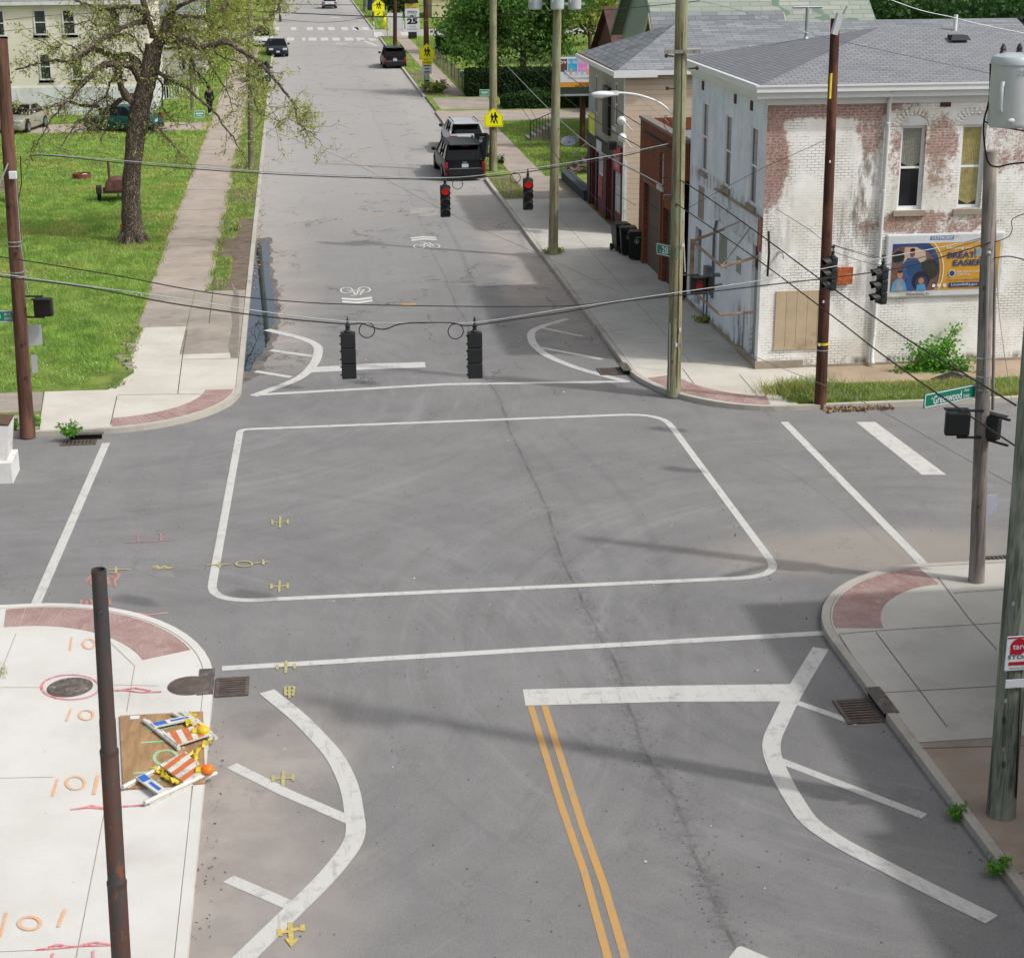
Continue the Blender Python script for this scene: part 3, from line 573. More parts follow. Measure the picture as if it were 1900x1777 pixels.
# ---------------------------------------------------------------- the long white brick corner building
E0,E1=12.45,34.
t=thing('brick_building','long two storey corner building of peeling white painted brick with grey hip roof','building',(E0,W0,0.1))
b=MB(); ZT=7.45
sw=[(16.18,16.88,4.45,6.72),(17.88,18.56,4.45,6.72),(20.3,21.0,4.45,6.72),(23.3,24.0,4.45,6.72)]
b.k=0; wallholes(b,0,W0,E0,E1,.1,ZT,sw)
ww_=[(45.75,46.5,4.5,6.62),(48.65,49.4,4.55,6.62),(51.55,52.3,4.6,6.68),(45.2,45.85,.32,3.6),(51.9,52.8,.3,2.75)]
b.k=1; wallholes(b,1,E0,W0,W1,.1,ZT,ww_,.3)
b.k=2; b.poly([(E1,W0,.1),(E1,W1,.1),(E1,W1,ZT),(E1,W0,ZT)]); b.poly([(E1,W1,.1),(E0,W1,.1),(E0,W1,ZT),(E1,W1,ZT)])
wl=b.build('wall',[M_BRS,M_BRW,M_BRW],t)
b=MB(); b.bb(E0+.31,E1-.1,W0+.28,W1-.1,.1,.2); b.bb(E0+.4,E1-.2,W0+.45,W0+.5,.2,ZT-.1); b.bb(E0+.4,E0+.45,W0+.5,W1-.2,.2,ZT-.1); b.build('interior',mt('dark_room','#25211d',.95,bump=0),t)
for i,h in enumerate(sw): window(t,0,W0,*h,d=.17,curt=((M_CURT,0) if i==0 else (M_CURTY,1)),fr_=.085)
for h in ww_[:3]: window(t,1,E0,*h,d=.07)
# arched heads over the openings
for h in sw:
    b=MB(); a,e,l,m_=h; n=10; mx=(a+e)/2; rx=(e-a)/2+.02
    pts=[(mx+rx*math.cos(PI*i/n),m_+.26*math.sin(PI*i/n)) for i in range(n+1)]
    b.add([(p[0],W0-.006,p[1]) for p in pts],[tuple(range(n+1))]); b.build('arch_panel',M_TRIM,t)
    b=MB()
    for i in range(13):
        q=PI*(i+.5)/13; cxx=mx+(rx+.13)*math.cos(q); cz=m_+(.26+.12)*math.sin(q); b.box((cxx,W0-.01,cz),(.2,.03,.062),M=Matrix.Rotation(-math.atan2(.38*math.sin(q),rx*math.cos(q)) if 0 else -q,3,'Y'))
    b.build('arch_bricks',M_BRS,t)
# roof
b=MB(); ev=.38; x0,y0,y1,x1=E0-ev,W0-ev,W1+ev,E1; zr=9.0; ze=7.86; hx0=16.9; ym=(y0+y1)/2
b.k=0; b.poly([(x0,y0,ze),(x1,y0,ze),(x1,ym,zr),(hx0,ym,zr)]); b.poly([(x1,y1,ze),(x0,y1,ze),(hx0,ym,zr),(x1,ym,zr)])
b.k=1; b.poly([(x0,y1,ze),(x0,y0,ze),(hx0,ym,zr)])
rf=b.build('roof',[M_SH1,M_SH1W],t)
b=MB(); b.cyl(Vector((19.05,49.0,8.75)),Vector((19.05,49.0,9.35)),.06); b.build('vent_pipe',M_GUTTER,rf)
b=MB(); p=OY(1773,82,48.2); b.bb(p.x-.22,p.x+.22,47.9,48.3,8.55,8.85); b.poly([(p.x-.3,47.8,8.72),(p.x+.3,47.8,8.72),(p.x+.22,47.9,8.86),(p.x-.22,47.9,8.86)]); b.build('roof_vent',mt('black_vent','#232323',.7),rf)
p=OY(1496,62,51); b=MB(); b.cyl((p.x,p.y,p.z-.3),(p.x,p.y,p.z+.75),.05); b.cyl((p.x,p.y,p.z-.35),(p.x,p.y,p.z-.1),.2,.06); b.cyl((p.x-.45,p.y,p.z+.75),(p.x+.45,p.y,p.z+.75),.04); b.build('service_mast',mt('galv','#9aa3a6',.4,.6),rf)
# gutter + fascia
b=MB()
b.bb(x0-.06,x1,y0-.1,y0+.02,7.70,7.88); b.bb(x0-.06,x0+.06,y0+.02,y1,7.70,7.88); b.bb(x0,x1,y0+.02,W0-.02,ZT+.08,7.72); b.bb(x0+.06,E0-.02,W0-.02,y1,ZT+.08,7.72)
b.bb(E0-.05,E1,W0-.06,W0-.004,ZT-.12,ZT+.08); b.bb(E0-.06,E0-.004,W0-.004,W1,ZT-.12,ZT+.08)
for q in((x0-.09,x1,y0-.13,y0-.1,7.84,7.89),): b.bb(*q)
b.build('gutter',M_GUTTER,t)
b=MB(); b.tube([(15.75,y0,7.7),(15.75,W0-.1,7.35),(15.73,W0-.09,1.2),(15.71,W0-.1,.35),(15.70,W0-.25,.2)],.062,8); [b.cyl((15.73,W0-.09,z),(15.73,W0-.09,z+.04),.075) for z in (1.,3,5,6.8)]; b.build('downpipe',M_GUTTER,t,smooth=50)
# stone plinth
b=MB(); b.bb(E0-.07,E0+1.3,W0-.07,W0-.004,.09,.34); b.bb(E0-.07,E0-.004,W0-.004,46.9,.09,.34); b.bb(E0-.04,E0-.003,46.9,W1,.09,.24); b.bb(E0+1.3,E1,W0-.04,W0-.004,.09,.19); b.build('plinth',M_STONE,t)
# boarded opening, vents, rusty box, camera
b=MB(); n=5
for i in range(n): b.bb(12.9+1.5*i/n+.004,12.9+1.5*(i+1)/n-.004,W0-.035,W0-.004,.72,2.3)
M_BOARD=mt('boarding_tan','#b3a186',.8,var=.12,sc=2,dirt='#94846c'); b.bb(12.87,14.43,W0-.05,W0-.036,.64,.72); b.build('boarded_window',M_BOARD,t)
b=MB(); b.bb(14.6,14.98,W0-.14,W0-.005,2.5,2.92); b.bb(14.57,15.01,W0-.16,W0-.141,2.47,2.95); b.build('rusty_box',mt('rust_orange','#a4522a',.9,var=.45,sc=9,dirt='#c98f62'),t,bevel=.01)
b=MB(); b.bb(17.2,17.5,W0-.012,W0-.003,7.2,7.4); b.build('air_vent',mt('vent_dark','#4d3b31',.9),t); 
for y_ in(48.2,46.4,52.2): b=MB(); b.bb(12.42,12.449,y_,y_+.22,7.02,7.28); b.build('air_vent',mt('vent_dark','#4d3b31',.9),t)
b=MB(); b.cyl((12.95,W0-.02,3.42),(13.0,W0-.3,3.38),.035); b.box((13.12,W0-.34,3.33),(.34,.12,.12),.15); b.build('security_camera',M_GUTTER,t)
b=MB(); b.bb(E0-.003,E0-.03,49.9,50.5,4.0,4.02); b.build('wall_trim',M_STONE,t)
# shop front on the 28th side: boards, awning frame, filled openings
M_SAGE=mt('sage_board','#939a8c',.8,var=.1,sc=2,dirt='#6a6f66'); M_PALEB=mt('pale_board','#ced6dc',.75,var=.12,sc=2.5,dirt='#6f7375')
b=MB(); b.bb(E0+.1,E0+.14,45.2,45.85,.32,2.75); b.build('door',M_SAGE,t)
b=MB(); b.bb(E0+.09,E0+.12,45.2,45.85,2.8,3.6); b.build('door_transom',mt('maroon_board','#4b2326',.8,var=.4,sc=3),t)
b=MB(); b.bb(E0+.12,E0+.16,51.9,52.8,.3,2.0); b.build('door',M_SAGE,t)
b=MB(); b.bb(E0+.1,E0+.15,51.95,52.75,2.05,2.7); b.build('transom_glass',M_GLASS,t)
for q in((51.75,52.45,3.1,4.1,M_STONE),(48.7,49.6,2.2,3.1,M_SAGE),(47.0,47.5,2.35,2.8,M_SAGE)):
    b=MB(); b.bb(E0-.02,E0-.004,*q[:4]); b.build('boarded_opening',q[4],t)
b=MB()
for i in range(9): b.bb(E0-.06,E0-.012,45.05+5.1*i/9+.01,45.05+5.1*(i+1)/9-.01,3.45 if i else 3.5,4.3-(.0)); 
b.build('sign_board',M_PALEB,t)
b=MB(); b.bb(E0-.1,E0-.005,44.98,50.2,4.3,4.34); b.build('sign_board_flashing',M_STONE,t); b=MB(); b.bb(E0-.11,E0-.005,44.92,45.0,3.4,4.3); b.build('sign_board_edge',mt('rusty_edge','#6a4a3a',.9,var=.4,sc=6),t)
aw=MB(); A1=(E0-.05,49.0,3.15);A2=(E0-.9,47.6,2.95);A3=(E0-.05,45.2,3.1)
aw.tube([(E0-.03,49.05,3.3),(E0-1.0,48.9,3.0),(E0-1.0,45.25,2.95),(E0-.03,45.1,3.25)],.045,6); aw.tube([(E0-.03,49.05,1.65),(E0-1.0,48.9,1.55),(E0-1.0,45.25,1.6),(E0-.03,45.1,1.7)],.04,6)
aw.bb(E0-1.05,E0-.95,48.8,48.98,1.5,3.05); aw.tube([(E0-1.0,48.9,3.0),(E0-.03,47,3.9)],.02,5); aw.tube([(E0-1.0,45.3,2.95),(E0-.03,46,3.9)],.02,5); aw.build('awning_frame',mt('bare_frame_wood','#9c8471',.8,var=.3,sc=5,dirt='#6a5142'),t)
b=MB(); b.tube([(E0-.05,49.9,3.4),(E0-.06,50.1,3.0),(E0-.06,50.1,1.0)],.04,6); b.tube([(E0-.1,50.55,.12),(E0-.1,50.55,1.7)],.03,6); b.tube([(E0-.12,50.9,.12),(E0-.12,50.9,1.2),(E0-.12,51.2,1.4)],.025,6); b.bb(E0-.28,E0-.02,50.9,51.35,.95,1.35); b.bb(E0-.2,E0-.01,50.4,50.75,1.55,1.9); b.build('gas_meter',mt('meter_grey','#68707a',.6,.3),t)
b=MB(); b.tube([OX(1425,450,12.3)+Vector((0,0,.3)),OX(1427,470,12.3),OX(1424,512,12.35)],.03,6); b.build('cable_drop',mt('cable_black','#151515',.7,bump=0),t)
# ---------------------------------------------------------------- brown brick garage
t=thing('brick_garage','single storey brown brick garage with brown doors between the white and the beige building','garage',(12.3,54,.1))
M_BRB=m_brick('brown_brick',1,'#8f5a42','#8f5a42',9,brick='#8d5138',brick2='#6f3d2b',mortar='#7d6152',paintamt=0); M_BRB0=m_brick('brown_brick_side',0,'#8f5a42','#8f5a42',9,brick='#8d5138',brick2='#6f3d2b',mortar='#7d6152',paintamt=0)
gh=[(54.9,56.9,.1,2.7),(57.3,60.1,.1,3.1),(57.0,57.7,3.35,4.45)]; GX=12.28
b=MB(); b.k=0; wallholes(b,1,GX,53.85,61.1,.1,5.2,gh,.3); b.k=1
b.poly([(GX,61.1,.1),(GX,61.1,5.2),(30,61.1,5.2),(30,61.1,.1)]); b.poly([(GX,53.85,4.0),(30,53.85,4.0),(30,53.85,5.2),(GX,53.85,5.2)][::-1]); b.build('wall',[M_BRB,M_BRB0],t)
b=MB(); b.bb(GX+.26,30,53.9,61.05,4.7,4.75); b.build('roof',M_SH1,t)
b=MB(); b.bb(GX-.05,GX+.27,53.85,61.12,5.2,5.3); b.build('coping',mt('coping_grey','#77706a',.8,var=.2),t)
M_BROWND=mt('brown_door','#5c4c43',.7,var=.1,sc=1.5); 
b=MB(); b.bb(GX+.12,GX+.16,57.3,60.1,.12,3.1)
for k in range(1,4): b.bb(GX+.1,GX+.12,57.3,60.1,.12+k*.74,.14+k*.74)
b.build('garage_door',M_BROWND,t); b=MB(); b.bb(GX+.14,GX+.18,54.9,56.9,.12,2.7); b.bb(GX+.1,GX+.14,55.8,55.86,.12,2.7); b.build('garage_door',mt('dark_brown_door','#42332c',.7,var=.1),t)
b=MB(); b.bb(GX-.05,GX,57.15,57.3,.12,3.25); b.bb(GX-.05,GX,60.1,60.25,.12,3.25); b.bb(GX-.05,GX,57.3,60.1,3.1,3.25); b.build('door_frame',mt('rust_brown_frame','#7a4e33',.7),t)
window(t,1,GX,57.0,57.7,3.35,4.45,d=.15,sillm=M_TRIM)
b=MB(); b.bb(GX-.12,GX-.02,53.9,60.2,4.75,4.85); b.build('steel_channel',mt('channel_brown','#4e3a30',.7,.3),t)
# ---------------------------------------------------------------- beige house with red shop front
BX,B0,B1=12.65,66.,74.4
t=thing('beige_shop_building','two storey beige sided building with a dark red shop front and blue grey hip roof','building',(BX,B0,.1))
def m_siding(name,c,axis=0,h=.12,dk=.7,c2=None):
    g=NG(name); x,y,z=g.sep(); f=g.ma('FRACT',g.ma('DIVIDE',z,h)); sh=g.ramp(f,.0,.14,dk,1.,'LINEAR'); n=g.ramp(g.noise(.8,5),.3,.7,.93,1.05,'LINEAR'); s=g.ma('MULTIPLY',sh,n)
    g.bump(f,.8,.02); return g.fin(g.mix(1.,hx(c),g.comb(s,s,s),'MULTIPLY'),.6,0,.3)
M_SIDT=m_siding('tan_siding','#cdbba8',h=.2,dk=.55); M_SIDG=m_siding('greige_siding','#a19d92'); M_RED=mt('shop_red','#6a1f29',.6,var=.15,sc=2); M_NAVY=mt('shop_black','#1b1c24',.6,var=.2)
wz=[(67.6,68.3,4.1,5.8),(72.3,72.9,4.1,5.7)]
b=MB(); b.k=0; b.poly([(BX,B0,.1),(30,B0,.1),(30,B0,6.35),(BX,B0,6.35)]); b.k=1; wallholes(b,1,BX,B0,B1,3.1,6.35,wz,.12); b.k=2
sh=[(66.6,67.9,.75,2.75),(68.5,69.5,.15,2.75),(70.7,71.8,.75,2.75),(72.4,73.4,.15,2.6)]
wallholes(b,1,BX,B0,B1,.1,3.1,sh,.2); b.k=1; b.poly([(BX,B1,.1),(BX,B1,6.35),(30,B1,6.35),(30,B1,.1)]); b.build('wall',[M_SIDT,M_SIDG,M_RED],t)
for h in wz: window(t,1,BX,*h,d=.06,sillm=M_TRIM)
b=MB(); b.bb(BX-.05,BX-.004,B0-.03,B0+.1,.1,6.3); b.bb(BX,BX+.1,B0-.04,B0-.004,.1,3.0); b.build('corner_board',M_TRIM,t)
for (a,e,l,m_),lab in zip(sh,('w','d','w','d')):
    b=MB()
    if lab=='w': b.bb(BX+.1,BX+.13,a,e,l,m_); wn=b.build('shop_window',M_GLASS,t); b=MB(); [b.bb(BX+.02,BX+.1,a+(e-a-.06)*k/3,a+(e-a-.06)*k/3+.06,l,m_) for k in range(4)]; b.bb(BX+.02,BX+.1,a,e,1.7,1.78); b.build('frame',M_MULL,wn)
    else: b.bb(BX+.12,BX+.16,a,e,l,m_); b.build('door',M_RED if a<70 else M_NAVY,t)
b=MB(); b.bb(BX-.09,BX-.005,B0+.1,B1,2.78,3.2); b.bb(BX-.06,BX-.005,B0+.1,B0+.45,.12,2.78); b.bb(BX-.05,BX-.005,68.0,68.4,.12,2.78); b.bb(BX-.05,BX-.005,69.6,70.0,.12,2.78); b.bb(BX-.05,BX-.005,71.9,72.3,.12,2.78); b.bb(BX-.05,BX-.005,73.6,B1,.12,2.78); b.build('shop_front_band',M_NAVY,t)
def signpart(par,name,M,w,h,th,face,edge,texts=(),deco=()):
    b=MB(); b.M=M; b.box((0,0,-th/2),(w,h,th)); o=b.build(name,face if face else edge,par)
    for i,(tx,mat,cx,cy,tw,thh,bold) in enumerate(texts):
        q=MB(); write(q,tx,M,tw,thh,cx,cy,bold,.004); q.build('lettering',mat,o)
    return o
M_SIGNW=mt('sign_white','#c9cdd2',.5,var=.05,sc=3,bump=0); M_SIGNR=mt('sign_red','#a31d2b',.5,var=.08,bump=0); M_SIGNK=mt('sign_black','#17181c',.5,bump=0); M_SIGNGR=mt('sign_green','#08735a',.4,var=.05,bump=0); M_SIGNB=mt('sign_blue','#273a6b',.5,bump=0)
Mw=lambda y,z,x=BX-.1: plane_M((x,y,z),(0,-1,0),(0,0,1))
signpart(t,'shop_sign',Mw(67.1,2.95),1.5,1.0,.04,M_SIGNR,None,(('TAX',M_SIGNW,0,.28,.7,.22,.01),('SERVICE',M_SIGNW,0,0,1.1,.18,.01),('OPEN',M_SIGNW,0,-.28,.8,.2,.01))[1:])
signpart(t,'shop_sign',Mw(71.2,2.9),1.2,.5,.04,M_SIGNW,None)
signpart(t,'window_poster',Mw(71.25,1.25,BX+.0),.7,.9,.02,mt('poster_red','#b0483c',.6,sc=8,var=.4),None)
o=signpart(t,'banner_sign',Mw(69.7,4.55,BX-.12),1.35,1.9,.5,M_SIGNK,None)
b=MB(); b.bb(BX-.66,BX-.63,69.0,70.4,3.6,5.5); b.build('printed_panel',mt('panel_grey','#8c9398',.6,var=.3,sc=2),o); b=MB(); b.bb(BX-.668,BX-.661,69.05,70.3,3.62,4.45); b.build('yellow_print',mt('panel_yellow','#cdd12a',.6,sc=3),o)
x0,y0,y1,x1=BX-.45,B0-.35,B1+.3,30.; ze,zr=6.45,7.95; ym=70.4; h0=15.6
b=MB(); b.k=0; b.poly([(x0,y0,ze),(x1,y0,ze),(x1,ym,zr),(h0,ym,zr)]); b.poly([(x1,y1,ze),(x0,y1,ze),(h0,ym,zr),(x1,ym,zr)]); b.k=1; b.poly([(x0,y1,ze),(x0,y0,ze),(h0,ym,zr)]); b.build('roof',[M_SH2,M_SH2W],t)
b=MB(); b.bb(x0-.1,x0+.02,y0,y1,ze-.2,ze-.02); b.bb(x0-.1,x0+1.6,y0-.12,y0-.0,ze-.24,ze+.02); b.bb(x0+1.6,x1,y0-.06,y0,ze-.16,ze); b.bb(x0+.02,BX-.01,y0,y1,ze-.2,ze-.16); b.build('gutter',M_GUTTER,t)
b=MB(); b.bb(x0+.02,x0+.05,y0+1.,y1,ze-.01,ze+.03); b.build('gutter_board',mt('rusty_board','#8a5a46',.9,var=.3),t)
# twin flood lamps on an arm
for q in((BX-.25,65.4,4.62),(BX-.25,65.2,4.0)):
    b=MB(); b.ball(q,.17); b.tube([(q[0],q[1]-.1,q[2]+.05),(q[0]-.3,61.7,q[2]+.05)],.03,6); b.build('flood_lamp',M_GUTTER,t,smooth=60)
b=MB(); b.bb(BX-.7,BX-.4,65.5,65.9,3.5,3.8); b.build('junction_box',M_NAVY,t)
# ---------------------------------------------------------------- houses behind
def gable_house(name,label,x0,x1,y0,y1,ze,zr,wm,rm,ridge='x',ov=.35,trim=None,wins=()):
    t=thing(name,label,'house',((x0+x1)/2,(y0+y1)/2,.1)); b=MB(); xm=(x0+x1)/2; ym=(y0+y1)/2
    if ridge=='x':
        b.poly([(x0,y0,.1),(x1,y0,.1),(x1,y0,ze),(x0,y0,ze)]); b.poly([(x1,y1,.1),(x0,y1,.1),(x0,y1,ze),(x1,y1,ze)])
        b.poly([(x0,y1,.1),(x0,y0,.1),(x0,y0,ze),(x0,ym,zr),(x0,y1,ze)]); b.poly([(x1,y0,.1),(x1,y1,.1),(x1,y1,ze),(x1,ym,zr),(x1,y0,ze)])
    else:
        b.poly([(x0,y0,.1),(x1,y0,.1),(x1,y0,ze),(xm,y0,zr),(x0,y0,ze)]); b.poly([(x1,y1,.1),(x0,y1,.1),(x0,y1,ze),(xm,y1,zr),(x1,y1,ze)])
        b.poly([(x0,y1,.1),(x0,y0,.1),(x0,y0,ze),(x0,y1,ze)]); b.poly([(x1,y0,.1),(x1,y1,.1),(x1,y1,ze),(x1,y0,ze)])
    b.build('wall',wm,t); b=MB(); th=.12; s=(zr-ze)/((y1-y0)/2 if ridge=='x' else (x1-x0)/2)
    for z_ in(0,):
        if ridge=='x':
            for sgn,yy in((-1,y0),(1,y1)):
                e=yy+sgn*ov; zz=ze-ov*s; A=[(x0-ov,e,zz+.03),(x1+ov,e,zz+.03),(x1+ov,ym,zr+.03),(x0-ov,ym,zr+.03)]; A=A if sgn<0 else A[::-1]
                b.add(A+[(p[0],p[1],p[2]+th) for p in A],[(4,5,6,7),(0,1,5,4),(1,2,6,5),(2,3,7,6),(3,0,4,7),(3,2,1,0)])
        else:
            for sgn,xx in((-1,x0),(1,x1)):
                e=xx+sgn*ov; zz=ze-ov*s; A=[(e,y1+ov,zz+.03),(e,y0-ov,zz+.03),(xm,y0-ov,zr+.03),(xm,y1+ov,zr+.03)]; A=A if sgn<0 else A[::-1]
                b.add(A+[(p[0],p[1],p[2]+th) for p in A],[(4,5,6,7),(0,1,5,4),(1,2,6,5),(2,3,7,6),(3,0,4,7),(3,2,1,0)])
    b.build('roof',rm,t)
    if trim:
        b=MB()
        if ridge=='x':
            for xx in(x0-ov-.05,x1+ov): 
                for sgn,yy in((-1,y0-ov),(1,y1+ov)): zz=ze-ov*s; b.add([(xx,yy,zz-.2),(xx+.05,yy,zz-.2),(xx+.05,ym,zr-.2),(xx,ym,zr-.2),(xx,yy,zz+.1),(xx+.05,yy,zz+.1),(xx+.05,ym,zr+.1),(xx,ym,zr+.1)],[(0,1,2,3),(4,5,6,7),(0,1,5,4),(1,2,6,5),(2,3,7,6),(3,0,4,7)])
            b.bb(x0-ov,x1+ov,y0-ov-.06,y0-ov,ze-ov*s-.12,ze-ov*s+.1)
        else:
            for yy in(y0-ov-.05,y1+ov):
                for sgn,xx in((-1,x0-ov),(1,x1+ov)): zz=ze-ov*s; b.add([(xx,yy,zz-.2),(xm,yy,zr-.2),(xm,yy+.05,zr-.2),(xx,yy+.05,zz-.2),(xx,yy,zz+.1),(xm,yy,zr+.1),(xm,yy+.05,zr+.1),(xx,yy+.05,zz+.1)],[(0,1,2,3),(4,5,6,7),(0,1,5,4),(1,2,6,5),(2,3,7,6),(3,0,4,7)])
        b.build('trim',trim,t)
    for (ax,c,u0,u1,a,e,ds) in wins:
        window(t,ax,c,u0,u1,a,e,d=-.02,dside=ds,sill=True,sillm=M_TRIM,fr_=.09,frame=M_TRIM)
    return t
M_GRNSH=m_shingle('pale_green_shingles','#9a9f94','#848c82',.3,'xy',1.1,patch='#64786a'); M_GRNSD=m_siding('green_siding','#8fa593'); M_GRNT=mt('green_trim','#5a7a69',.6)
M_CREAM=m_siding('cream_siding','#dedaca',h=.16,dk=.75); M_REDSH=m_shingle('red_shingles','#63453f','#4a3836',.25,'xy',.5); M_GREYD=m_siding('grey_siding','#8d8a80')
gable_house('green_house','big house with patchy pale green shingle roof and green gable','%s'and 19.6,30.6,90.5,103.5,5.6,10.2,M_GRNSD,M_GRNSH,'x',.6,M_GRNT)
gable_house('grey_gabled_house','small grey shingled house showing one gable beyond the blue grey hip roof',17.9,24,83.5,88.,5.3,7.35,M_GREYD,M_SH2,'x',.35,mt('cream_trim','#b5ac92',.6))
gable_house('red_roofed_house','low house with dull red roof behind the trees left of the green gable',20.5,34,108,118,3.2,6.2,mt('red_brick_far','#5f4238',.9),M_REDSH,'x',.4)
gable_house('tan_house','long pale tan house beyond the far side street, seen above the yellow signs',17,40,214,224,3.6,7.0,m_siding('tan_far','#c8bf9c',h=.3),M_SH2,'x',.5,M_TRIM,wins=[(0,214,22,23.2,1.3,2.7,1),(0,214,30,31.2,1.3,2.7,1)])
gable_house('dark_roofed_house','low house with dark slate roof between trees at the top right corner',45,68,112,124,3.4,5.0,m_siding('dk_far','#6d6a63'),m_shingle('dark_shingles','#4b4d55','#3d3f47',.3,'xy',.9),'x',.5)
# cream house on the left
t=gable_house('cream_house','large cream sided house with a white base behind the bare branched tree','%s'and -24.5,-9.0,113,124,7.15,9.6,M_CREAM,m_shingle('pale_grey_shingles','#8f9190','#7d8080',.3,'xy',.8),'x',.35,M_TRIM,
  wins=[(0,113,-15.95,-15.15,5.05,6.6,1),(0,113,-14.2,-13.4,5.05,6.6,1),(0,113,-15.85,-15.1,2.3,3.95,1),(0,113,-13.9,-13.15,2.3,3.95,1),(0,113,-18.4,-17.7,5.0,6.6,1),(0,113,-18.4,-17.7,2.3,3.95,1),(0,113,-11.3,-10.6,5.05,6.6,1),(0,113,-11.3,-10.6,2.3,3.95,1)])
b=MB(); b.bb(-24.6,-8.9,112.88,112.995,.1,1.85); b.bb(-8.995,-8.9,112.995,124,.1,1.85); b.build('foundation',mt('foundation_white','#c6cac9',.8,var=.1,sc=1.5,dirt='#a2a49f'),t)
gable_house('white_house','small white house with a porch glimpsed through the tree branches',-12.6,-6.9,136,147,5.2,7.6,m_siding('white_sid','#c4c1ba'),M_SH2,'x',.4,M_TRIM,wins=[(0,136,-11.6,-10.8,2.6,4,1),(0,136,-9.6,-8.8,2.6,4,1)])
gable_house('orange_brick_house','orange brick house with white trim glimpsed behind the tree crown',-16,-9.4,166,178,6.5,9.,mt('orange_brick','#a57455',.9,var=.2,sc=2),M_SH1,'x',.4,M_TRIM,wins=[(0,166,-14.4,-13.4,4.2,5.8,1),(0,166,-11.6,-10.6,4.2,5.8,1)])
gable_house('grey_far_house','grey house on the left beyond the far crosswalk',-20,-8.8,212,224,6,8.6,m_siding('grey_far','#8f9396',h=.3),M_SH1,'x',.4,M_TRIM)
# building that stands at the near right corner, outside the frame, and shades the pavement
t=thing('corner_store','flat roofed brick corner store, its parapet shading the near right kerb','building',(12.55,10,.1))
b=MB(); b.bb(12.55,26,17.4,25.9,.1,5.85); b.bb(12.55,26,-6,17.4,.1,6.5); b.build('wall',m_brick('red_brick_store',1,'#8f5a42','#8f5a42',9,paintamt=0),t)
b=MB(); b.bb(12.5,26.1,17.41,25.95,5.85,5.93); b.build('coping',M_STONE,t)
# ================================================================ poles, wires, signals, signs
def m_wood(name,a,b_,c_=None,sc=1.):
    g=NG(name); v=g.map(sc=(1,1,.06)); n=g.noise(9*sc,6,.75,v=v,dist=.5); f=g.noise(45*sc,4,.7,v=g.map(sc=(1,1,.04)))
    c=g.mix(g.ramp(n,.35,.65),hx(a),hx(b_)); c=g.mix(g.ramp(f,.5,.68,0,.6),c,hx(b_,.45)); 
    if c_: c=g.mix(g.ramp(g.noise(1.2,4,.6,v=g.map(sc=(1,1,.4))),.48,.62,0,.8),c,hx(c_))
    c=g.mix(g.ramp(g.vor(2.2,v=g.map(sc=(1.5,1.5,.8))),.13,.08,0,.7),c,hx(b_,.35))
    g.bump(g.ma('ADD',n,f),.7,.02); return g.fin(c,.92,0,.2)
M_WBROWN=m_wood('pole_brown','#6d5043','#4e382f','#7a5a49'); M_WGRN=m_wood('pole_green_tan','#9d9778','#69654f','#8d9577',1.2); M_WGREY=m_wood('pole_grey','#95908a','#6d6763','#a39a8e')
M_WBIG=m_wood('pole_grey_green','#8e9588','#4c524a','#9aa193',1.5); M_WDK=m_wood('pole_red_brown','#5c3f33','#3d2a23','#6b4a3b'); M_WFAR=m_wood('pole_far_grey','#7f7b6c','#65614f','#88876f')
M_GALV=mt('galvanised','#a2a9ab',.4,.5,var=.1,sc=6); M_CABLE=mt('cable_black','#151515',.7,bump=0); M_STEEL=mt('messenger_steel','#8c9192',.45,.6,bump=0); M_BLKM=mt('signal_black','#1d2022',.55,var=.15,sc=6,bump=.05); M_BANDM=mt('steel_band','#b9bdbd',.35,.7,bump=0)
def pole(name,label,base,top,r0,r1,mat,bands=(),extra=0,group='utility poles along the streets'):
    base=Vector(base); top=Vector(top); t=thing(name,label,'utility pole',base,group=group)
    b=MB(); n=14; pts=[base.lerp(top,i/n) for i in range(n+1)]; pts[0]=pts[0]-Vector((0,0,.1)); rr=[r0+(r1-r0)*i/n for i in range(n+1)]; rr[0]*=1.06
    b.tube(pts,rr,18,jit=.018); b.build('shaft',mat,t,smooth=60)
    if bands:
        for z in bands: f=(z-base.z)/(top.z-base.z); p=base.lerp(top,f); r=r0+(r1-r0)*f; q=MB(); q.cyl(p,p+Vector((0,0,.025)),r*1.07,n=18); q.build('band',M_BANDM,t)
    return t
gz=TOP
def top_at(base,px,py,ex=0.): p=OY(px,py,base.y); d=(p-base); return base+d*(1+ex)
PB={}
def mkpole(k,name,label,bpx,tpx,ex,r0,r1,mat,bands=(),z=gz):
    base=G(*bpx,z=z); top=top_at(base,*tpx,ex); PB[k]=(base,top); return pole(name,label,base,top,r0,r1,mat,bands)
pL=mkpole('L','utility_pole','dark brown pole at the left corner with a walk signal on it',(51,803),(5,110),.05,.175,.14,M_WBROWN,(4.0,4.12,4.75,4.85))
pC=mkpole('C','utility_pole','stout greenish pole in the pale corner pavement carrying the street lamp',(1250,728),(1265,0),.02,.18,.155,M_WGRN)
pB=mkpole('B','utility_pole','pole with three grey transformer cans at its top',(1026,472),(1034,30),.09,.18,.15,M_WGRN,z=gz)
pA=mkpole('A','utility_pole','pole in the verge behind the black van carrying one yellow school sign',(915,317),(915,0),.35,.2,.16,M_WGRN,z=.11)
pD=mkpole('D','utility_pole','red brown pole in the grass strip before the boarded window',(1522,750),(1550,35),.0,.15,.11,M_WDK,(1.55,),z=.11)
pE=mkpole('E','utility_pole','weathered grey pole on the right carrying the long green street name sign',(1812,1078),(1838,280),.0,.145,.115,M_WGREY,(4.15,4.5,3.9))
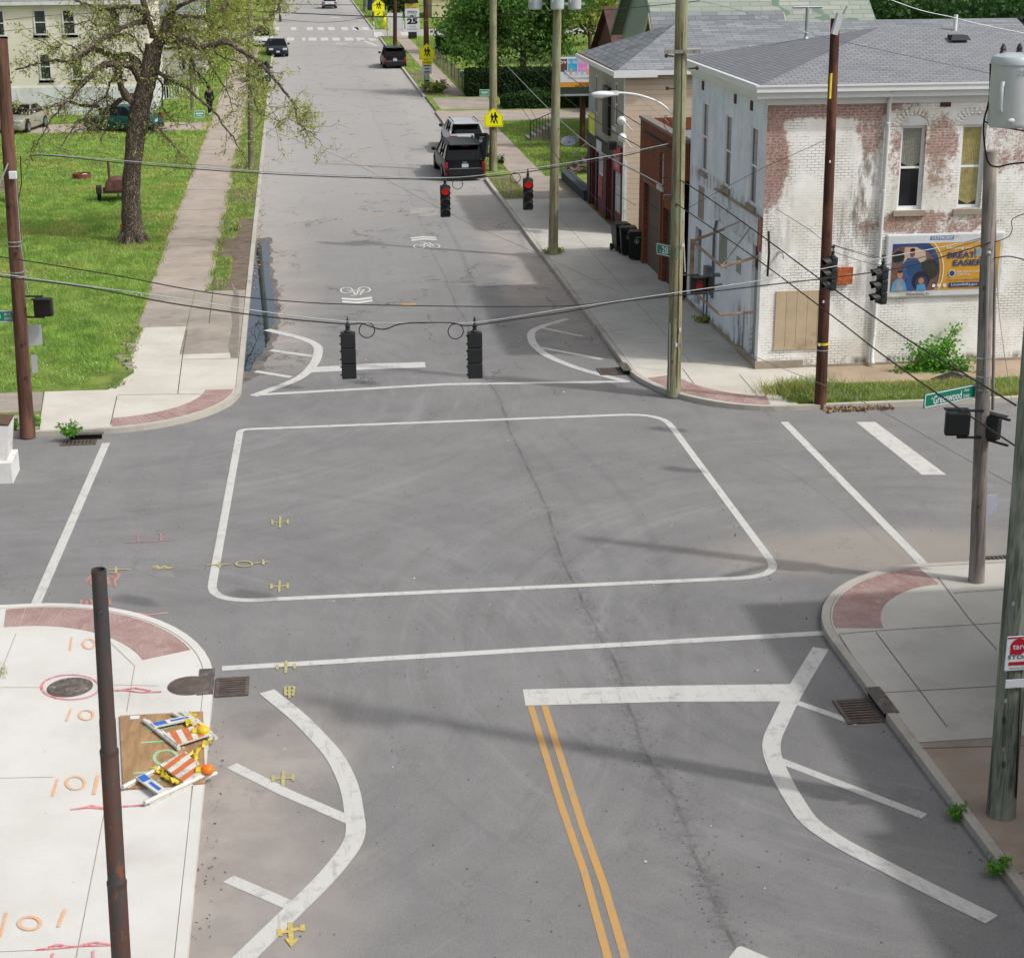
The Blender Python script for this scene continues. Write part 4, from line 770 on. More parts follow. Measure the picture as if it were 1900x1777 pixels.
bF=G(1857,1510,z=gz-.006); tF=OY(1923,640,bF.y); PB['F']=(bF,bF+(tF-bF)*1.75); pF=pole('utility_pole','thick grey green pole at the right edge bearing the red bus stop sign',bF,PB['F'][1],.195,.16,M_WBIG)
mkpole('L2','utility_pole','thin pole with a white conduit in the left verge half hidden by tree branches',(466,312),(464,60),.4,.16,.13,M_WFAR,z=.11)
mkpole('P1','utility_pole','dark brown pole with a yellow school sign, plaque and white notice',(792,169),(790,0),.4,.2,.17,M_WDK,(5.,),z=.11)
mkpole('P2','utility_pole','dark brown pole just beyond the farther parked black van',(733,88),(733,0),.6,.2,.17,M_WDK,z=.11)
mkpole('P3','utility_pole','grey pole beyond the far crosswalk nearest the yellow crossing sign',(693.5,40),(694,0),2,.24,.2,M_WFAR,z=.11)
mkpole('P4','utility_pole','farthest grey pole beside the road past the crosswalk',(677.5,24),(678,0),3,.28,.24,M_WFAR,z=.11)
mkpole('P5','utility_pole','slim brown pole in the left lawn behind the branches near the green yard sign',(357,205),(354,110),.9,.12,.1,M_WFAR,z=.11)
YE,YL,YC,YD,YA,YP,YB,YF=[PB[k][0].y for k in('E','L','C','D','A','P1','B','F')]
# rusty steel pole in the foreground
base=G(232,1900,z=gz); top=OY(183,1056,base.y); t=thing('steel_pole','rusty open topped steel tube pole rising from the near left pavement','pole',base)
g=NG('rusty_steel'); n=g.noise(2.2,6,.7,v=g.map(sc=(1,1,.35))); c=g.mix(g.ramp(n,.42,.58),hx('#45403e'),hx('#5e3c2e')); c=g.mix(g.ramp(g.noise(7,5,.7,v=g.map(sc=(1,1,.4))),.56,.66,0,.8),c,hx('#7d4a33')); c=g.mix(g.ramp(g.noise(28,4,.8,v=g.map(sc=(1,1,.5))),.63,.68,0,.8),c,hx('#b06a4c')); c=g.mix(g.ramp(g.noise(.7,3,v=g.map(loc=(2,2,5))),.45,.6,0,.6),c,hx('#3d4448')); g.bump(g.noise(20,4),.4,.01); M_RUST=g.fin(c,.65,.35)
d=top-base; prof=[(0,.108),(.33,.108),(.333,.099),(.62,.099),(.624,.088),(.69,.088),(.693,.083),(1.,.078)]
b=MB(); b.tube([base+d*f for f,_ in prof],[r for _,r in prof],28,cap=False); b.tube([top,top-Vector((0,0,.5))],[.066,.066],28,cap=False); 
k=28; pts=len(b.v); 
u=(d.normalized()).orthogonal().normalized(); w_=d.normalized().cross(u); v0=[top+(u*math.cos(2*PI*i/28)+w_*math.sin(2*PI*i/28))*.078 for i in range(28)]; v1=[top+(u*math.cos(2*PI*i/28)+w_*math.sin(2*PI*i/28))*.066 for i in range(28)]
b.add(v0+v1,[(i,(i+1)%28,28+(i+1)%28,28+i) for i in range(28)]); b.build('tube',M_RUST,t,smooth=40)
for f in(.33,.62): b=MB(); p=base+d*f; b.cyl(p-d.normalized()*.02,p+d.normalized()*.03,.111 if f<.5 else .102,n=28); b.build('collar',M_RUST,t,smooth=40)
b=MB(); p=base+d*.92; b.cyl(p+Vector((0,-.07,0)),p+Vector((0,-.12,0)),.022); b.build('bolt',M_RUST,t)
# transformers
M_TANK=mt('transformer_grey','#b3bcbd',.35,.1,var=.06,sc=3,bump=0,dirt='#a4adae'); M_BUSH=mt('bushing_dark','#3a2f2d',.4)
def transformer(label,c,r,h,rz=0.,par=None):
    t=thing('transformer',label,'transformer',c,rz,group='transformers on the poles'); b=MB(); b.lathe([(r*.9,0),(r*.97,.03),(r,.06),(r,h-.06),(r*1.05,h-.05),(r*1.05,h),(r*.95,h+.04),(r*.5,h+.08)],n=26); b.build('tank',M_TANK,t,world=False,smooth=35)
    for a in(-.9,0.9,2.3):
        b=MB(); b.lathe([(.035,0),(.045,.02),(.03,.04),(.04,.06),(.025,.09),(.012,.12)],(r*.6*math.cos(a),r*.6*math.sin(a),h+.06),10); b.build('bushing',M_BUSH,t,world=False)
    b=MB(); b.tube([(-r*.75,-r*.68,h*.25),(-r*.85,-r*.8,h*.3),(-r*.85,-r*.8,h*.62),(-r*.75,-r*.68,h*.68)],.03,8); b.build('cooling_fin',M_TANK,t,world=False,smooth=50)
    for z in(h*.2,h*.8): b=MB(); b.box((r*1.1,0,z),(.22,.1,.08)); b.build('bracket',M_GALV,t,world=False)
    return t
c=OY(1878,170,20.35); tr=transformer('large pale grey transformer hanging near the top right corner, numerals under its rim',(c.x,c.y,c.z-.42),.27,.8)
q=MB(); write(q,'25',plane_M((c.x-.02,c.y-.277,c.z+.24),(1,0,0),(0,0,1)),.1,.07); q.build('numerals',mt('numerals_grey','#7b8485',.6),tr,world=True)
q=MB(); q.ball((-.09,-.262,.1),.045,6,(1,.3,.6)); q.build('label_spot',M_SIGNW,tr,world=False)
for i,(px,dy) in enumerate(((993,0),(1034,-.36),(1066,0))): c=OY(px,18,YB+dy); transformer(('left','middle','right')[i]+' can of the three transformers at the pole top above the brick garage',(c.x,c.y,c.z),.24,.95,[PI,PI/2,0][i]) if 0 else transformer(('left','middle','right')[i]+' can of the three transformers side by side at the pole top',(c.x,c.y,c.z),.24,.95)
# wires -------------------------------------------------------------
def cat(pts,n=6):
    P=[Vector(p) for p in pts]; P=[P[0]*2-P[1]]+P+[P[-1]*2-P[-2]]; out=[]
    for i in range(1,len(P)-2):
        for k in range(n):
            t=k/n; a,b_,c,d=P[i-1:i+3]; out.append(.5*((2*b_)+(c-a)*t+(2*a-5*b_+4*c-d)*t*t+(3*b_-3*c+d-a)*t**3))
    return out+[P[-2]]
def wire(label,pts,r,mat=None,name='overhead_wire',group='overhead wires'):
    """pts: (px,py,Y) seen in the photograph at depth Y, or world Vectors"""
    P=[p if isinstance(p,Vector) else OY(*p) for p in pts]; b=MB(); b.tube(cat(P),r,5,cap=False); o=b.build(name,mat or M_CABLE,smooth=60); return tag(o,label,'cable',group)
def lerpY(pts,a,b_): x0,x1=pts[0][0],pts[-1][0]; return [(x,y,a+(b_-a)*(x-x0)/(x1-x0)) for x,y in pts]
w1=[(66,285),(250,300),(450,316),(640,325),(826,330),(935,320),(1050,303),(1150,286),(1240,267)]
wire('silver messenger wire strung from the left corner pole over the two red lights',lerpY(w1,41.8,YC),.012,M_STEEL)
wire('black signal cable lashed under the messenger wire above the two red lights',lerpY([(60,300),(75,288),(250,305),(450,320),(640,329),(826,333),(935,325),(1050,308),(1150,291),(1230,272)],41.7,YC-.12),.012)
w2=[(-40,502),(120,525),(320,552),(480,577),(640,596),(760,599),(880,598),(1060,571),(1240,545),(1420,519),(1560,492),(1640,478),(1760,456),(1838,438)]
wire('silver messenger wire across the near junction carrying the two dark signal backs',lerpY(w2,26.5,29.0),.008,M_STEEL)
wire('black cable hanging below the near messenger wire between the dark signal backs',lerpY([(-40,508),(160,533),(320,563),(500,588),(640,601),(670,600),(710,611),(750,600),(835,599),(870,604),(960,592),(1060,577),(1150,560),(1240,550),(1440,527),(1600,508),(1700,490),(1838,450)],26.4,YE-.14),.012)
wire('twisted black cable crossing above the near messenger wire',lerpY([(-40,470),(80,489),(230,514),(350,537),(460,552),(600,563),(760,567),(930,569),(1060,567),(1160,556),(1240,548)],32,43),.012)
wire('short span wire carrying the two sideways signals at the right',lerpY([(1548,468),(1600,485),(1640,492),(1720,475),(1836,440)],41.4,YE+.08),.009,M_STEEL)
wire('thin span tie above the sideways signals',lerpY([(1545,455),(1570,463),(1620,478),(1640,480)],41.4,34.4),.007)
wire('heavy black cable running down from the lamp pole to the right edge, upper one',[(1228,330,YC),(1255,332,43.),(1300,358,40),(1400,428,36),(1520,517,32),(1600,573,29.5),(1700,640,26),(1800,700,23),(1885,752,20.6)],.014)
wire('heavy black cable running down from the lamp pole to the right edge, lower one',[(1232,362,YC),(1260,382,42.5),(1400,478,37.),(1540,583,32.5),(1640,660,29),(1760,745,25),(1850,805,22.3),(1900,838,20.7),(1990,900,18)],.014)
for i,(a,b_) in enumerate((((925,35),(1235,262)),((925,68),(1235,300)),((925,107),(1230,345)),((925,138),(1160,420)))):
    wire(('topmost','second','third','lowest')[i]+' of the slanting wires between the school sign pole and the lamp pole',[(a[0],a[1],85),((a[0]+b_[0])/2-8,(a[1]+b_[1])/2+(6,16,24,14)[i],60),(b_[0],b_[1],YC if i<3 else 47)],(.012,.012,.02,.01)[i],M_STEEL if i==2 else None)
wire('thin pale wire slanting from the tree over the street to the right kerb',[(180,100,100),(500,240,78),(650,300,70),(850,405,60),(1000,472,54),(1250,590,44),(1420,670,39),(1600,745,35.5),(1790,850,31),(1990,960,27)],.007,M_STEEL)
wire('upper of the wires crossing the street before the far crosswalk',[(440,8,185),(600,9,185),(860,12,185)],.03)
wire('lower heavy wire crossing the street before the far crosswalk',[(300,18,170),(500,23,170),(700,31,170),(900,33,170),(1120,24,170),(1300,20,165)],.05)
wire('sagging wire between the far crossing wires and the crosswalk',[(460,30,180),(600,42,180),(700,30,180)],.02)
wire('upper wire passing before the cream house at the left',[(-30,43,75),(60,32,75),(150,26,75),(300,22,75)],.01); wire('lower wire passing before the cream house at the left',[(-30,62,75),(60,53,75),(150,44,75),(280,36,75)],.01)
wire('wire crossing the tree tops behind the transformer cans',[(920,27,90),(1040,25,90),(1160,16,90),(1300,2,90)],.02)
wire('service wire with a white splice sloping over the grey roof at the left',[(1270,-5,44),(1380,22,46),(1500,62,48),(1620,90,46),(1900,150,43)],.01,M_STEEL)
wire('service wire with a white splice sloping over the grey roof to the top right',[(1600,-20,45),(1700,17,45),(1765,32,45),(1830,48,45),(1990,80,45)],.012,M_STEEL)
wire('loop of black cable hanging left of the right edge transformer',[(1838,118,20.6),(1836,180,20.5),(1826,225,20.5),(1826,260,20.5),(1833,300,20.5),(1850,310,20.5),(1880,304,20.5),(1940,300,20.4)],.012); wire('short jumper cable from the right edge transformer bushing',[(1853,118,20.4),(1845,160,20.4),(1830,210,20.4),(1828,226,20.4),(1860,236,20.4),(1940,250,20.4)],.01)
wire('black cable from the long sign pole out over the right edge',[(1838,480,29),(1870,476,28),(1900,482,27),(1960,500,26)],.01); wire('curly cable right of the weathered pole top',[(1838,452,29),(1870,440,28.5),(1878,425,28.5),(1878,408,28.5),(1900,397,28),(1960,380,27)],.008)
wire('thin guy line before the painted wall at the right',[(1848,470,29),(1856,600,34),(1878,750,41)],.006,M_STEEL)
wire('thin drop wire crossing the white wall from the red brown pole',[(1532,260,41.5),(1470,288,43),(1400,320,44),(1270,390,46)],.006); wire('thin slack wire before the red brown pole and white wall',[(1440,388,40),(1500,425,39),(1540,452,38),(1640,480,35)],.006)
wire('small wire running along the yellow school sign pole to the brick garage',[(915,60,85),(1000,230,70),(1100,330,62),(1180,382,57)],.008)
# hardware: insulator arms on pole C and D
b=MB(); b.box(PB['C'][0].lerp(PB['C'][1],.86)+Vector((0,-.2,0)),(.9,.06,.08)); o=b.build('crossarm',M_WGREY,pC)
b=MB(); b.box(OY(1553,45,YD-.18),(.14,.16,.5),M=Matrix.Rotation(.25,3,'Y')); b.build('cutout',mt('insulator_white','#b9bdbf',.3),pD); b=MB(); b.tube([OY(1560,35,YD),OY(1572,12,YD)],.025,6); b.build('bracket',M_GALV,pD)
b=MB(); b.box(OY(1541,160,YD-.1),(.05,.04,.6),.3); b.build('yellow_tag',mt('tag_yellow','#c9b92b',.6,sc=20,var=.3),pD)
b=MB(); b.cyl(*(lambda p:(p,p+Vector((0,0,.06))))(PB['D'][0].lerp(PB['D'][1],.165)),.16,n=18); b.build('yellow_band',mt('tag_yellow','#c9b92b',.6),pD)
def conduit(par,pts,r,mat=M_GALV,name='conduit'): b=MB(); b.tube(pts,r,8); return b.build(name,mat,par,smooth=50)
conduit(pE,[OY(1834,472,YE-.14),OY(1828,720,YE-.14)],.025); b=MB(); b.ball(tuple(OY(1834,470,YE-.14)),.05); b.build('weatherhead',M_GALV,pE)
b=MB(); b.box(OY(1814,468,YE-.12),(.1,.1,.14)); b.build('splice_box',mt('box_greenish','#8b9794',.5),pE)
conduit(pE,[OY(1846,330,YE+.08),OY(1846,500,YE+.08),OY(1842,760,YE+.08)],.03,M_WGREY)
conduit(pL,[OY(29,328,YL-.2),OY(38,450,YL-.2),OY(53,548,YL-.2)],.012); b=MB(); b.box(OY(24,325,YL-.24),(.17,.14,.17)); b.build('junction_box',M_SIGNW,pL,bevel=.01); conduit(pL,[OY(15,303,YL-.2),OY(-2,345,YL-.3)],.02)
conduit(pL,[OY(33,650,YL+.05),OY(44,780,YL+.05)],.025,mt('rust_pipe','#6b4636',.8)); conduit(pC,[OY(1269,390,YC+.03),OY(1268,440,YC+.05),OY(1271,505,YC+.05)],.02,mt('pvc_grey','#a9aba3',.6)); conduit(pC,[OY(1243,600,YC-.12),OY(1242,726,YC-.12)],.015)
conduit(pL,[OY(38,290,41.6),OY(40,340,41.6),OY(34,372,41.6)],.012,M_CABLE,'cable_loop')
# street lamp
t=thing('street_lamp','pale street lamp on a curved arm reaching over the kerb from the stout pole','street lamp',(9.6,YC,7)); b=MB(); b.tube(cat([OY(1250,214,YC),OY(1225,192,YC),OY(1190,178,YC),OY(1158,173,YC),OY(1136,173,YC)]),.028,8); b.build('arm',M_GUTTER,t,smooth=50)
p=OY(1119,175,YC); b=MB(); b.M=Matrix.Translation(p)@Matrix.Rotation(0,4,'Z'); b.ball((0,0,0),.3,10,(1.05,.42,.26)); b.box((.28,0,.02),(.2,.12,.1)); b.build('lamp_head',M_GUTTER,t,smooth=50); b=MB(); b.ball((p.x-.08,p.y,p.z-.05),.2,8,(.9,.5,.25)); b.build('lens',M_SIGNW,t,smooth=50)
conduit(t,cat([OY(1247,235,YC),OY(1235,215,YC-.12),OY(1232,232,YC-.12),OY(1240,245,YC-.12)]),.008,M_CABLE,'cable_loop'); b=MB(); b.tube([OY(1250,235,YC),OY(1185,180,YC)],.008,5); b.build('stay_rod',M_GALV,t)
# traffic signals ----------------------------------------------------
M_LR=mt('lens_red_lit','#c8120c',.3,bump=0,emit=.42); M_LD=mt('lens_dark','#3a2a22',.3,bump=0); M_LG=mt('lens_dark_green','#1d2b28',.3,bump=0); M_LRD=mt('lens_dim_red','#451512',.3,bump=0)
def signal(label,px,top,bot,Y,rz,lit,hang=None,group='hanging traffic lights'):
    a=OY(px,top,Y); z=OY(px,bot,Y).z; h=.8; c=Vector((a.x,Y,(a.z+z)/2)); t=thing('traffic_light',label,'traffic light',c,rz,group=group)  # faces local -Y
    w_=.245; 
    for i in range(3):
        zz=h/2-h*(i+.5)/3; b=MB(); b.box((0,.06,zz),(w_,.15,h/3-.008)); b.box((w_/2+.012,.06,zz+.07),(.03,.04,.03)); b.box((w_/2+.012,.06,zz-.07),(.03,.04,.03)); b.build('section',M_BLKM,t,world=False,bevel=.02)
        b=MB(); b.cyl((0,-.02,zz),(0,-.032,zz),.1,n=20); b.build('lens',(M_LR if lit and i==0 else (M_LRD,M_LD,M_LG)[i]),t,world=False)
        b=MB(); n=14; R0=.112
        vs=[];fs=[]
        for j in range(n+1):
            q=R(-35)+R(250)*j/n; dx,dz=R0*math.cos(q),R0*math.sin(q); ln=.2*(.55+.45*math.sin(max(0,min(PI,q))))+.02
            for rr in(1.,.93): vs+= [(dx*rr,-.015,zz+dz*rr),(dx*rr,-.015-ln,zz+dz*rr-.015)]
        for j in range(n): k=j*4; fs+=[(k,k+4,k+5,k+1),(k+2,k+3,k+7,k+6),(k+1,k+5,k+7,k+3)]
        b.add(vs,fs); b.build('visor',M_BLKM,t,world=False)
    b=MB(); b.lathe([(.05,0),(.07,.02),(.035,.05),(.035,.1),(.05,.12),(.02,.14),(.02,.22)],(0,.06,h/2-.01),10); b.box((0,.06,h/2+.22),(.02,.09,.06)); b.build('hanger',M_BLKM,t,world=False)
    if hang: b=MB(); s,=hang; b.tube([(.13*math.cos(2*PI*k/16)+s*.32,.06,h/2+.02+.13*math.sin(2*PI*k/16)) for k in range(17)],.009,5); b.build('cable_loop',M_CABLE,t,world=False)
    return t
signal('dark back of the hanging signal left of the road centre, near wire',645,617,698,28,PI,0,(-1,)); signal('dark back of the hanging signal right of the road centre, near wire',880,617,697,28,PI,0,(1,))
signal('hanging signal showing red over the black parked van',826,346,402,42.9,0.,1,(1,)); signal('hanging signal showing red over the right sidewalk',980,334,388,43.,0.,1,(-1,))
signal('sideways hanging signal in front of the red brown pole',1541,478,537,38.,R(-75),0,group='hanging traffic lights'); signal('sideways hanging signal between the downpipe and the wall billboard',1634,497,562,34.6,R(-75),0)
def pedsig(label,c,rz,arms,lit=False,s=.45):
    t=thing('walk_signal',label,'pedestrian signal',c,rz,group='pedestrian signals on the poles'); b=MB(); b.box((0,.02,0),(s,.16,s)); b.build('case',M_BLKM,t,world=False,bevel=.035)
    b=MB(); b.box((0,-.066,0),(s*.84,.01,s*.84)); b.build('face',mt('ped_face','#201518',.4,bump=0),t,world=False)
    b=MB(); b.box((0,-.14,s/2),(s,.16,.02)); b.build('hood',M_BLKM,t,world=False)
    if lit:
        b=MB(); b.box((-.03,-.074,-.06),(.13,.006,.13)); [b.box((-.075+.04*k,-.074,.05+(0,.02,.02,.0)[k]),(.026,.006,.12)) for k in range(4)]; b.box((.055,-.074,-.03),(.03,.006,.1)); b.build('hand_symbol',mt('hand_red','#7a1414',.4,bump=0,emit=.06),t,world=False)
    for z in(s/2+.03,-s/2-.03): b=MB(); b.tube([(0,.05,z),(arms*.38,.05,z),(arms*.45,.05,z)],.025,6); b.build('arm',M_BLKM,t,world=False)
    return t
pedsig('dark walk signal on the left corner pole above the lawn',OY(80,570,YL-.05),R(-8),-1); pedsig('walk signal with a dim red hand right of the lamp pole',OY(1297,528,YC),R(5),-1,True)
pedsig('second walk signal turned sideways against the pale blue wall',OY(1320,524,YC+.03),R(80),-1,s=.4)
pedsig('walk signal seen from behind left of the weathered pole',OY(1776,785,YE),PI-R(10),-1); pedsig('walk signal turned aside right of the weathered pole',OY(1838,792,YE-.1),R(120),-1,s=.42)
# ---- signs
def sign_obj(name,label,cat_,L,Rr,h,face,texts,group=None,th=.02,border=None,back=None):
    """flat sign between world points L and R (centre line), height h; texts: (string,mat,cx,cy,w,h,bold)"""
    L=Vector(L);Rr=Vector(Rr); c=(L+Rr)/2; M=plane_M(c,Rr-L,(0,0,1)); w_=(Rr-L).length; t=thing(name,label,cat_,c,group=group)
    b=MB(); b.M=M; b.box((0,0,-th/2),(w_,h,th)); b.build('panel',face,t,bevel=.004)
    if border:
        b=MB(); b.M=M
        for q in((-w_/2+.02,0,.02,h-.05),(w_/2-.02,0,.02,h-.05),(0,h/2-.02,w_-.05,.02),(0,-h/2+.02,w_-.05,.02)): b.box((q[0],q[1],.002),(q[2],q[3],.004))
        b.build('border',border,t)
    for tx,mat,cx,cy,tw,hh,bo in texts: b=MB(); write(b,tx,M,tw,hh,cx,cy,bo,.004); b.build('lettering',mat,t)
    return t,M
a=OY(1812,725,YE); l=G(1715,745,z=a.z); sign_obj('street_name_sign','long green sign reading Greenwood Ave 2700 on the weathered pole','street sign',l,a,.27,M_SIGNGR,[('Greenwood',M_SIGNW,-.08,-.01,.72,.16,.015),('Ave',M_SIGNW,.4,.06,.13,.06,.01),('2700',M_SIGNW,.4,-.06,.16,.07,.01),('^',M_SIGNW,-.47,.03,.05,.04,.01)],border=M_SIGNW)
a=OY(1245,467,YC); l=G(1218,461,z=a.z); sign_obj('street_name_sign','green sign reading 28th beside the lamp pole','street sign',l,a+(a-l)*.4,.3,M_SIGNGR,[('28',M_SIGNW,-.06,0,.25,.19,.02),('TH',M_SIGNW,.13,.05,.1,.06,.0),('S',M_SIGNW,-.24,-.05,.05,.07,0),('ST',M_SIGNW,.22,-.03,.09,.07,0)],border=M_SIGNW)
a=OY(26,587,YL); l=OY(-62,587,YL); sign_obj('street_name_sign','green sign ending in OOD AVE 2800 at the left edge','street sign',l,a,.3,M_SIGNGR,[('GREENWOOD',M_SIGNW,-.17,0,.82,.15,.012),('AVE',M_SIGNW,.4,.05,.16,.07,.0),('2800',M_SIGNW,.41,-.05,.19,.07,0)],border=M_SIGNW)
M_ALU=mt('sign_back','#a9adae',.45,.3,var=.08,sc=3); M_FY=mt('fluoro_yellow','#e8e400',.5,var=.04,bump=0)
for nm,lab,px,py,Y,w_,h,mat,rz in(('regulatory_sign','blank grey back of a square sign on the left corner pole',62,622,YL+.22,.4,.5,M_ALU,.2),('regulatory_sign','narrow lower sign back edge on the left corner pole',64,675,YL+.24,.14,.45,M_ALU,.2),('regulatory_sign','pale sign back behind the weathered grey pole',1826,939,YE+.2,.5,.45,mt('sign_pale','#c2c8d4',.5),0)):
    p=OY(px,py,Y); b=MB(); b.box((0,0,0),(w_,.01,h)); o=b.build(nm,mat); o.location=p; o.rotation_euler=(0,0,rz); tag(o,lab,'traffic sign')
p=OY(1889,1212,YF-.21); t,M=sign_obj('bus_stop_sign','red and white bus stop sign on the thick pole at the right edge','bus stop sign',p-Vector((.17,0,0)),p+Vector((.17,0,0)),.5,M_SIGNW,[('STOP',M_SIGNK,.0,-.05,.28,.06,.01),('ROUTE 29',M_SIGNK,0,-.215,.2,.025,0)])
b=MB(); b.M=M
b.add([(.12*math.cos(2*PI*i/24)*1.,.1+.12*math.sin(2*PI*i/24),.003) for i in range(24)],[tuple(range(24))]); b.box((-.085,.03,.003),(.06,.08,.004)); b.box((0,.235,.003),(.33,.02,.004)); b.box((.02,-.145,.003),(.28,.05,.004)); b.build('red_disc',M_SIGNR,t); b=MB(); write(b,'tarc',M,.19,.07,.01,.1,.012,.008); b.build('lettering',M_SIGNW,t)
def walkers(t,M,s,cy=0.):
    """two walking figures of the school sign, flat silhouettes"""
    for nm,ox,k in(('child_symbol',-.11,.82),('adult_symbol',.1,1.)):
        b=MB(); b.M=M; S=s*k
        def q(pts,w_): b2=[(ox*s/.5+x*S,cy+y*S) for x,y in pts]; 
        def limb(x0,y0,x1,y1,w_):
            d=Vector((x1-x0,y1-y0)).normalized(); n=Vector((-d.y,d.x))*w_/2; o=ox*s
            b.add([(o+(x0+n.x)*S,cy+(y0+n.y)*S,.004),(o+(x1+n.x)*S,cy+(y1+n.y)*S,.004),(o+(x1-n.x)*S,cy+(y1-n.y)*S,.004),(o+(x0-n.x)*S,cy+(y0-n.y)*S,.004)],[(3,2,1,0)])
        b.add([(ox*s+(.0+.055*math.cos(2*PI*i/12))*S,cy+(.33+.06*math.sin(2*PI*i/12))*S,.005) for i in range(12)],[tuple(range(12))])
        limb(0,.27,.01,.0,.13); limb(.01,.03,-.08,-.32,.07); limb(.01,.03,.14,-.32,.07); limb(-.02,.23,-.13,.08,.045); limb(.02,.23,.14,.1,.045); limb(.06,.16,.15,.03,.09)
        b.build(nm,M_SIGNK,t)
def pentagon(label,px,py,Y,w_,plaque=None,arrow=False,rz=0.):
    c=OY(px,py,Y); t=thing('school_sign',label,'warning sign',c,group='yellow school signs'); M=plane_M(c,(math.cos(rz),math.sin(rz),0),(0,0,1)); h=w_/2
    for sc_,mat,z,nm in((1,M_FY,0,'panel'),):
        b=MB(); b.M=M; P=[(-h,-h),(h,-h),(h,h*.15),(0,h),(-h,h*.15)]; b.add([(x,y,z) for x,y in P]+[(x,y,-.02) for x,y in P],[(0,1,2,3,4),(9,8,7,6,5)]+[(i,i+5,(i+1)%5+5,(i+1)%5) for i in range(5)]); b.build(nm,mat,t)
    b=MB(); b.M=M; k=.93; k2=.9; P=[(-h,-h),(h,-h),(h,h*.15),(0,h),(-h,h*.15)]; b.add([(x*k,y*k,.003) for x,y in P]+[(x*k2,y*k2,.003) for x,y in P],[(i,(i+1)%5,(i+1)%5+5,i+5) for i in range(5)]); b.build('border',M_SIGNK,t)
    walkers(t,M,w_*.85,-.05)
    if plaque: b=MB(); b.M=M; b.box((0,-h-.2,-.01),(w_*.66,.34,.02)); b.build('plaque',M_FY,t); b=MB(); write(b,plaque,M,w_*.5,.15,0,-h-.2,.01,.004); b.build('lettering',M_SIGNK,t)
    if arrow: b=MB(); b.M=M; b.box((0,-h-.22,-.01),(w_*.66,.4,.02)); b.build('plaque',M_FY,t); b=MB(); b.M=M; b.add([(-.2,-h-.35,.004),(-.02,-h-.32,.004),(.2,-h-.12,.004),(.14,-h-.06,.004),(-.08,-h-.24,.004),(-.16,-h-.16,.004)],[(0,1,2,3,4,5)]); b.build('arrow',M_SIGNK,t)
pentagon('yellow school sign with two walkers on the pole nearest the black parked van',916,218,YA-.27,.92)
pentagon('yellow school sign with an AHEAD plaque on the dark brown pole',792,96,YP-.28,1.12,'AHEAD'); pentagon('highest yellow school sign with arrow plaque beyond the far crosswalk',702,10,190,1.35,arrow=True); pentagon('partly turned yellow school sign with arrow plaque at the far side street',720,37,181,1.3,arrow=True,rz=.6)
p=OY(792,125,YP-.26); t,M=sign_obj('notice_sign','white notice with four lines of small print below the AHEAD plaque','sign',p-Vector((.34,0,0)),p+Vector((.34,0,0)),.95,M_SIGNW,[])
for k in range(4): b=MB(); b.M=M; b.box((.0,.33-.22*k,.004),((.4,.46,.34,.4)[k],.09,.004)); b.build('print_line',mt('print_dark','#4c5563',.6),t)
b=MB(); p=OY(792,141,YP-.24); b.box(p,(.34,.05,.6)); tag(b.build('meter_box',M_ALU),'small grey box under the white notice on the dark brown pole','box')
p=OY(765,38,178); t,M=sign_obj('speed_limit_sign','white speed limit 25 sign between black beacons near the far side street','traffic sign',p-Vector((.72,0,0)),p+Vector((.72,0,0)),2.3,M_SIGNW,[('SPEED',M_SIGNK,0,.78,1.0,.26,.02),('LIMIT',M_SIGNK,0,.42,.9,.24,.02),('25',M_SIGNK,0,-.1,1.1,.6,.06),('WHEN',M_SIGNK,0,-.62,.7,.15,0),('FLASHING',M_SIGNK,0,-.88,1.,.15,0)])
b=MB(); b.M=M; b.box((0,1.42,-.02),(1.44,.42,.04)); b.build('school_plaque',mt('plaque_amber','#b7a03c',.6),t)
for dz in(2.0,-1.5): b=MB(); b.M=M; b.cyl((0,dz,-.1),(0,dz,.18),.36,n=16); b.box((0,dz,-.15),(.85,.85,.2)); b.build('beacon',M_BLKM,t)
b=MB(); q=OY(765,60,178); b.cyl((p.x,p.y+.1,0.1),(p.x,p.y+.1,p.z+2.6),.07); b.build('post',M_BLKM,t)
p=OY(734,40,180); b=MB(); b.box(p+Vector((.0,.4,0)),(1.5,.03,1.6)); b.cyl((p.x,p.y+.45,.1),(p.x,p.y+.45,p.z),.05); tag(b.build('sign_board','' or M_SIGNW),'white square sign behind the dark pole at the far side street','traffic sign')
for lab,px,py in(('white flexible post standing in the crosswalk corner',694,68),('short white post by the far lawn next to the speed sign',749,57),('short white post right of the dark pole at the far side street',816,58)):
    c=G(px,py); t=thing('marker_post',lab,'marker post',c,group='white marker posts'); h=1.5 if px<700 else 1.0; b=MB(); b.cyl((0,0,0),(0,0,.06),.16,n=10); b.cyl((0,0,.06),(0,0,h),.07,.055,8); b.build('post',M_SIGNW,t,world=False); b=MB(); b.cyl((0,0,h*.7),(0,0,h*.8),.075,n=8); b.build('reflector',M_GALV,t,world=False)
c=G(719,78); b=MB(); b.cyl((0,0,0),(0,0,3.4),.05); b.cyl((0,0,0),(0,0,.12),.2); o=b.build('sign_post',M_BANDM); o.location=c; tag(o,'thin post carrying the partly turned yellow sign at the far corner','sign post')
c=G(756,55); b=MB(); b.lathe([(.3,0),(.3,.05),(.05,.8),(.04,.85)],n=12); o=b.build('traffic_cone',mt('cone_orange','#d06a38',.6)); o.location=c; o.rotation_euler=(0,.25,0); o.scale=(1.6,1.6,1.6); tag(o,'faded orange cone left of the speed limit sign','traffic cone')
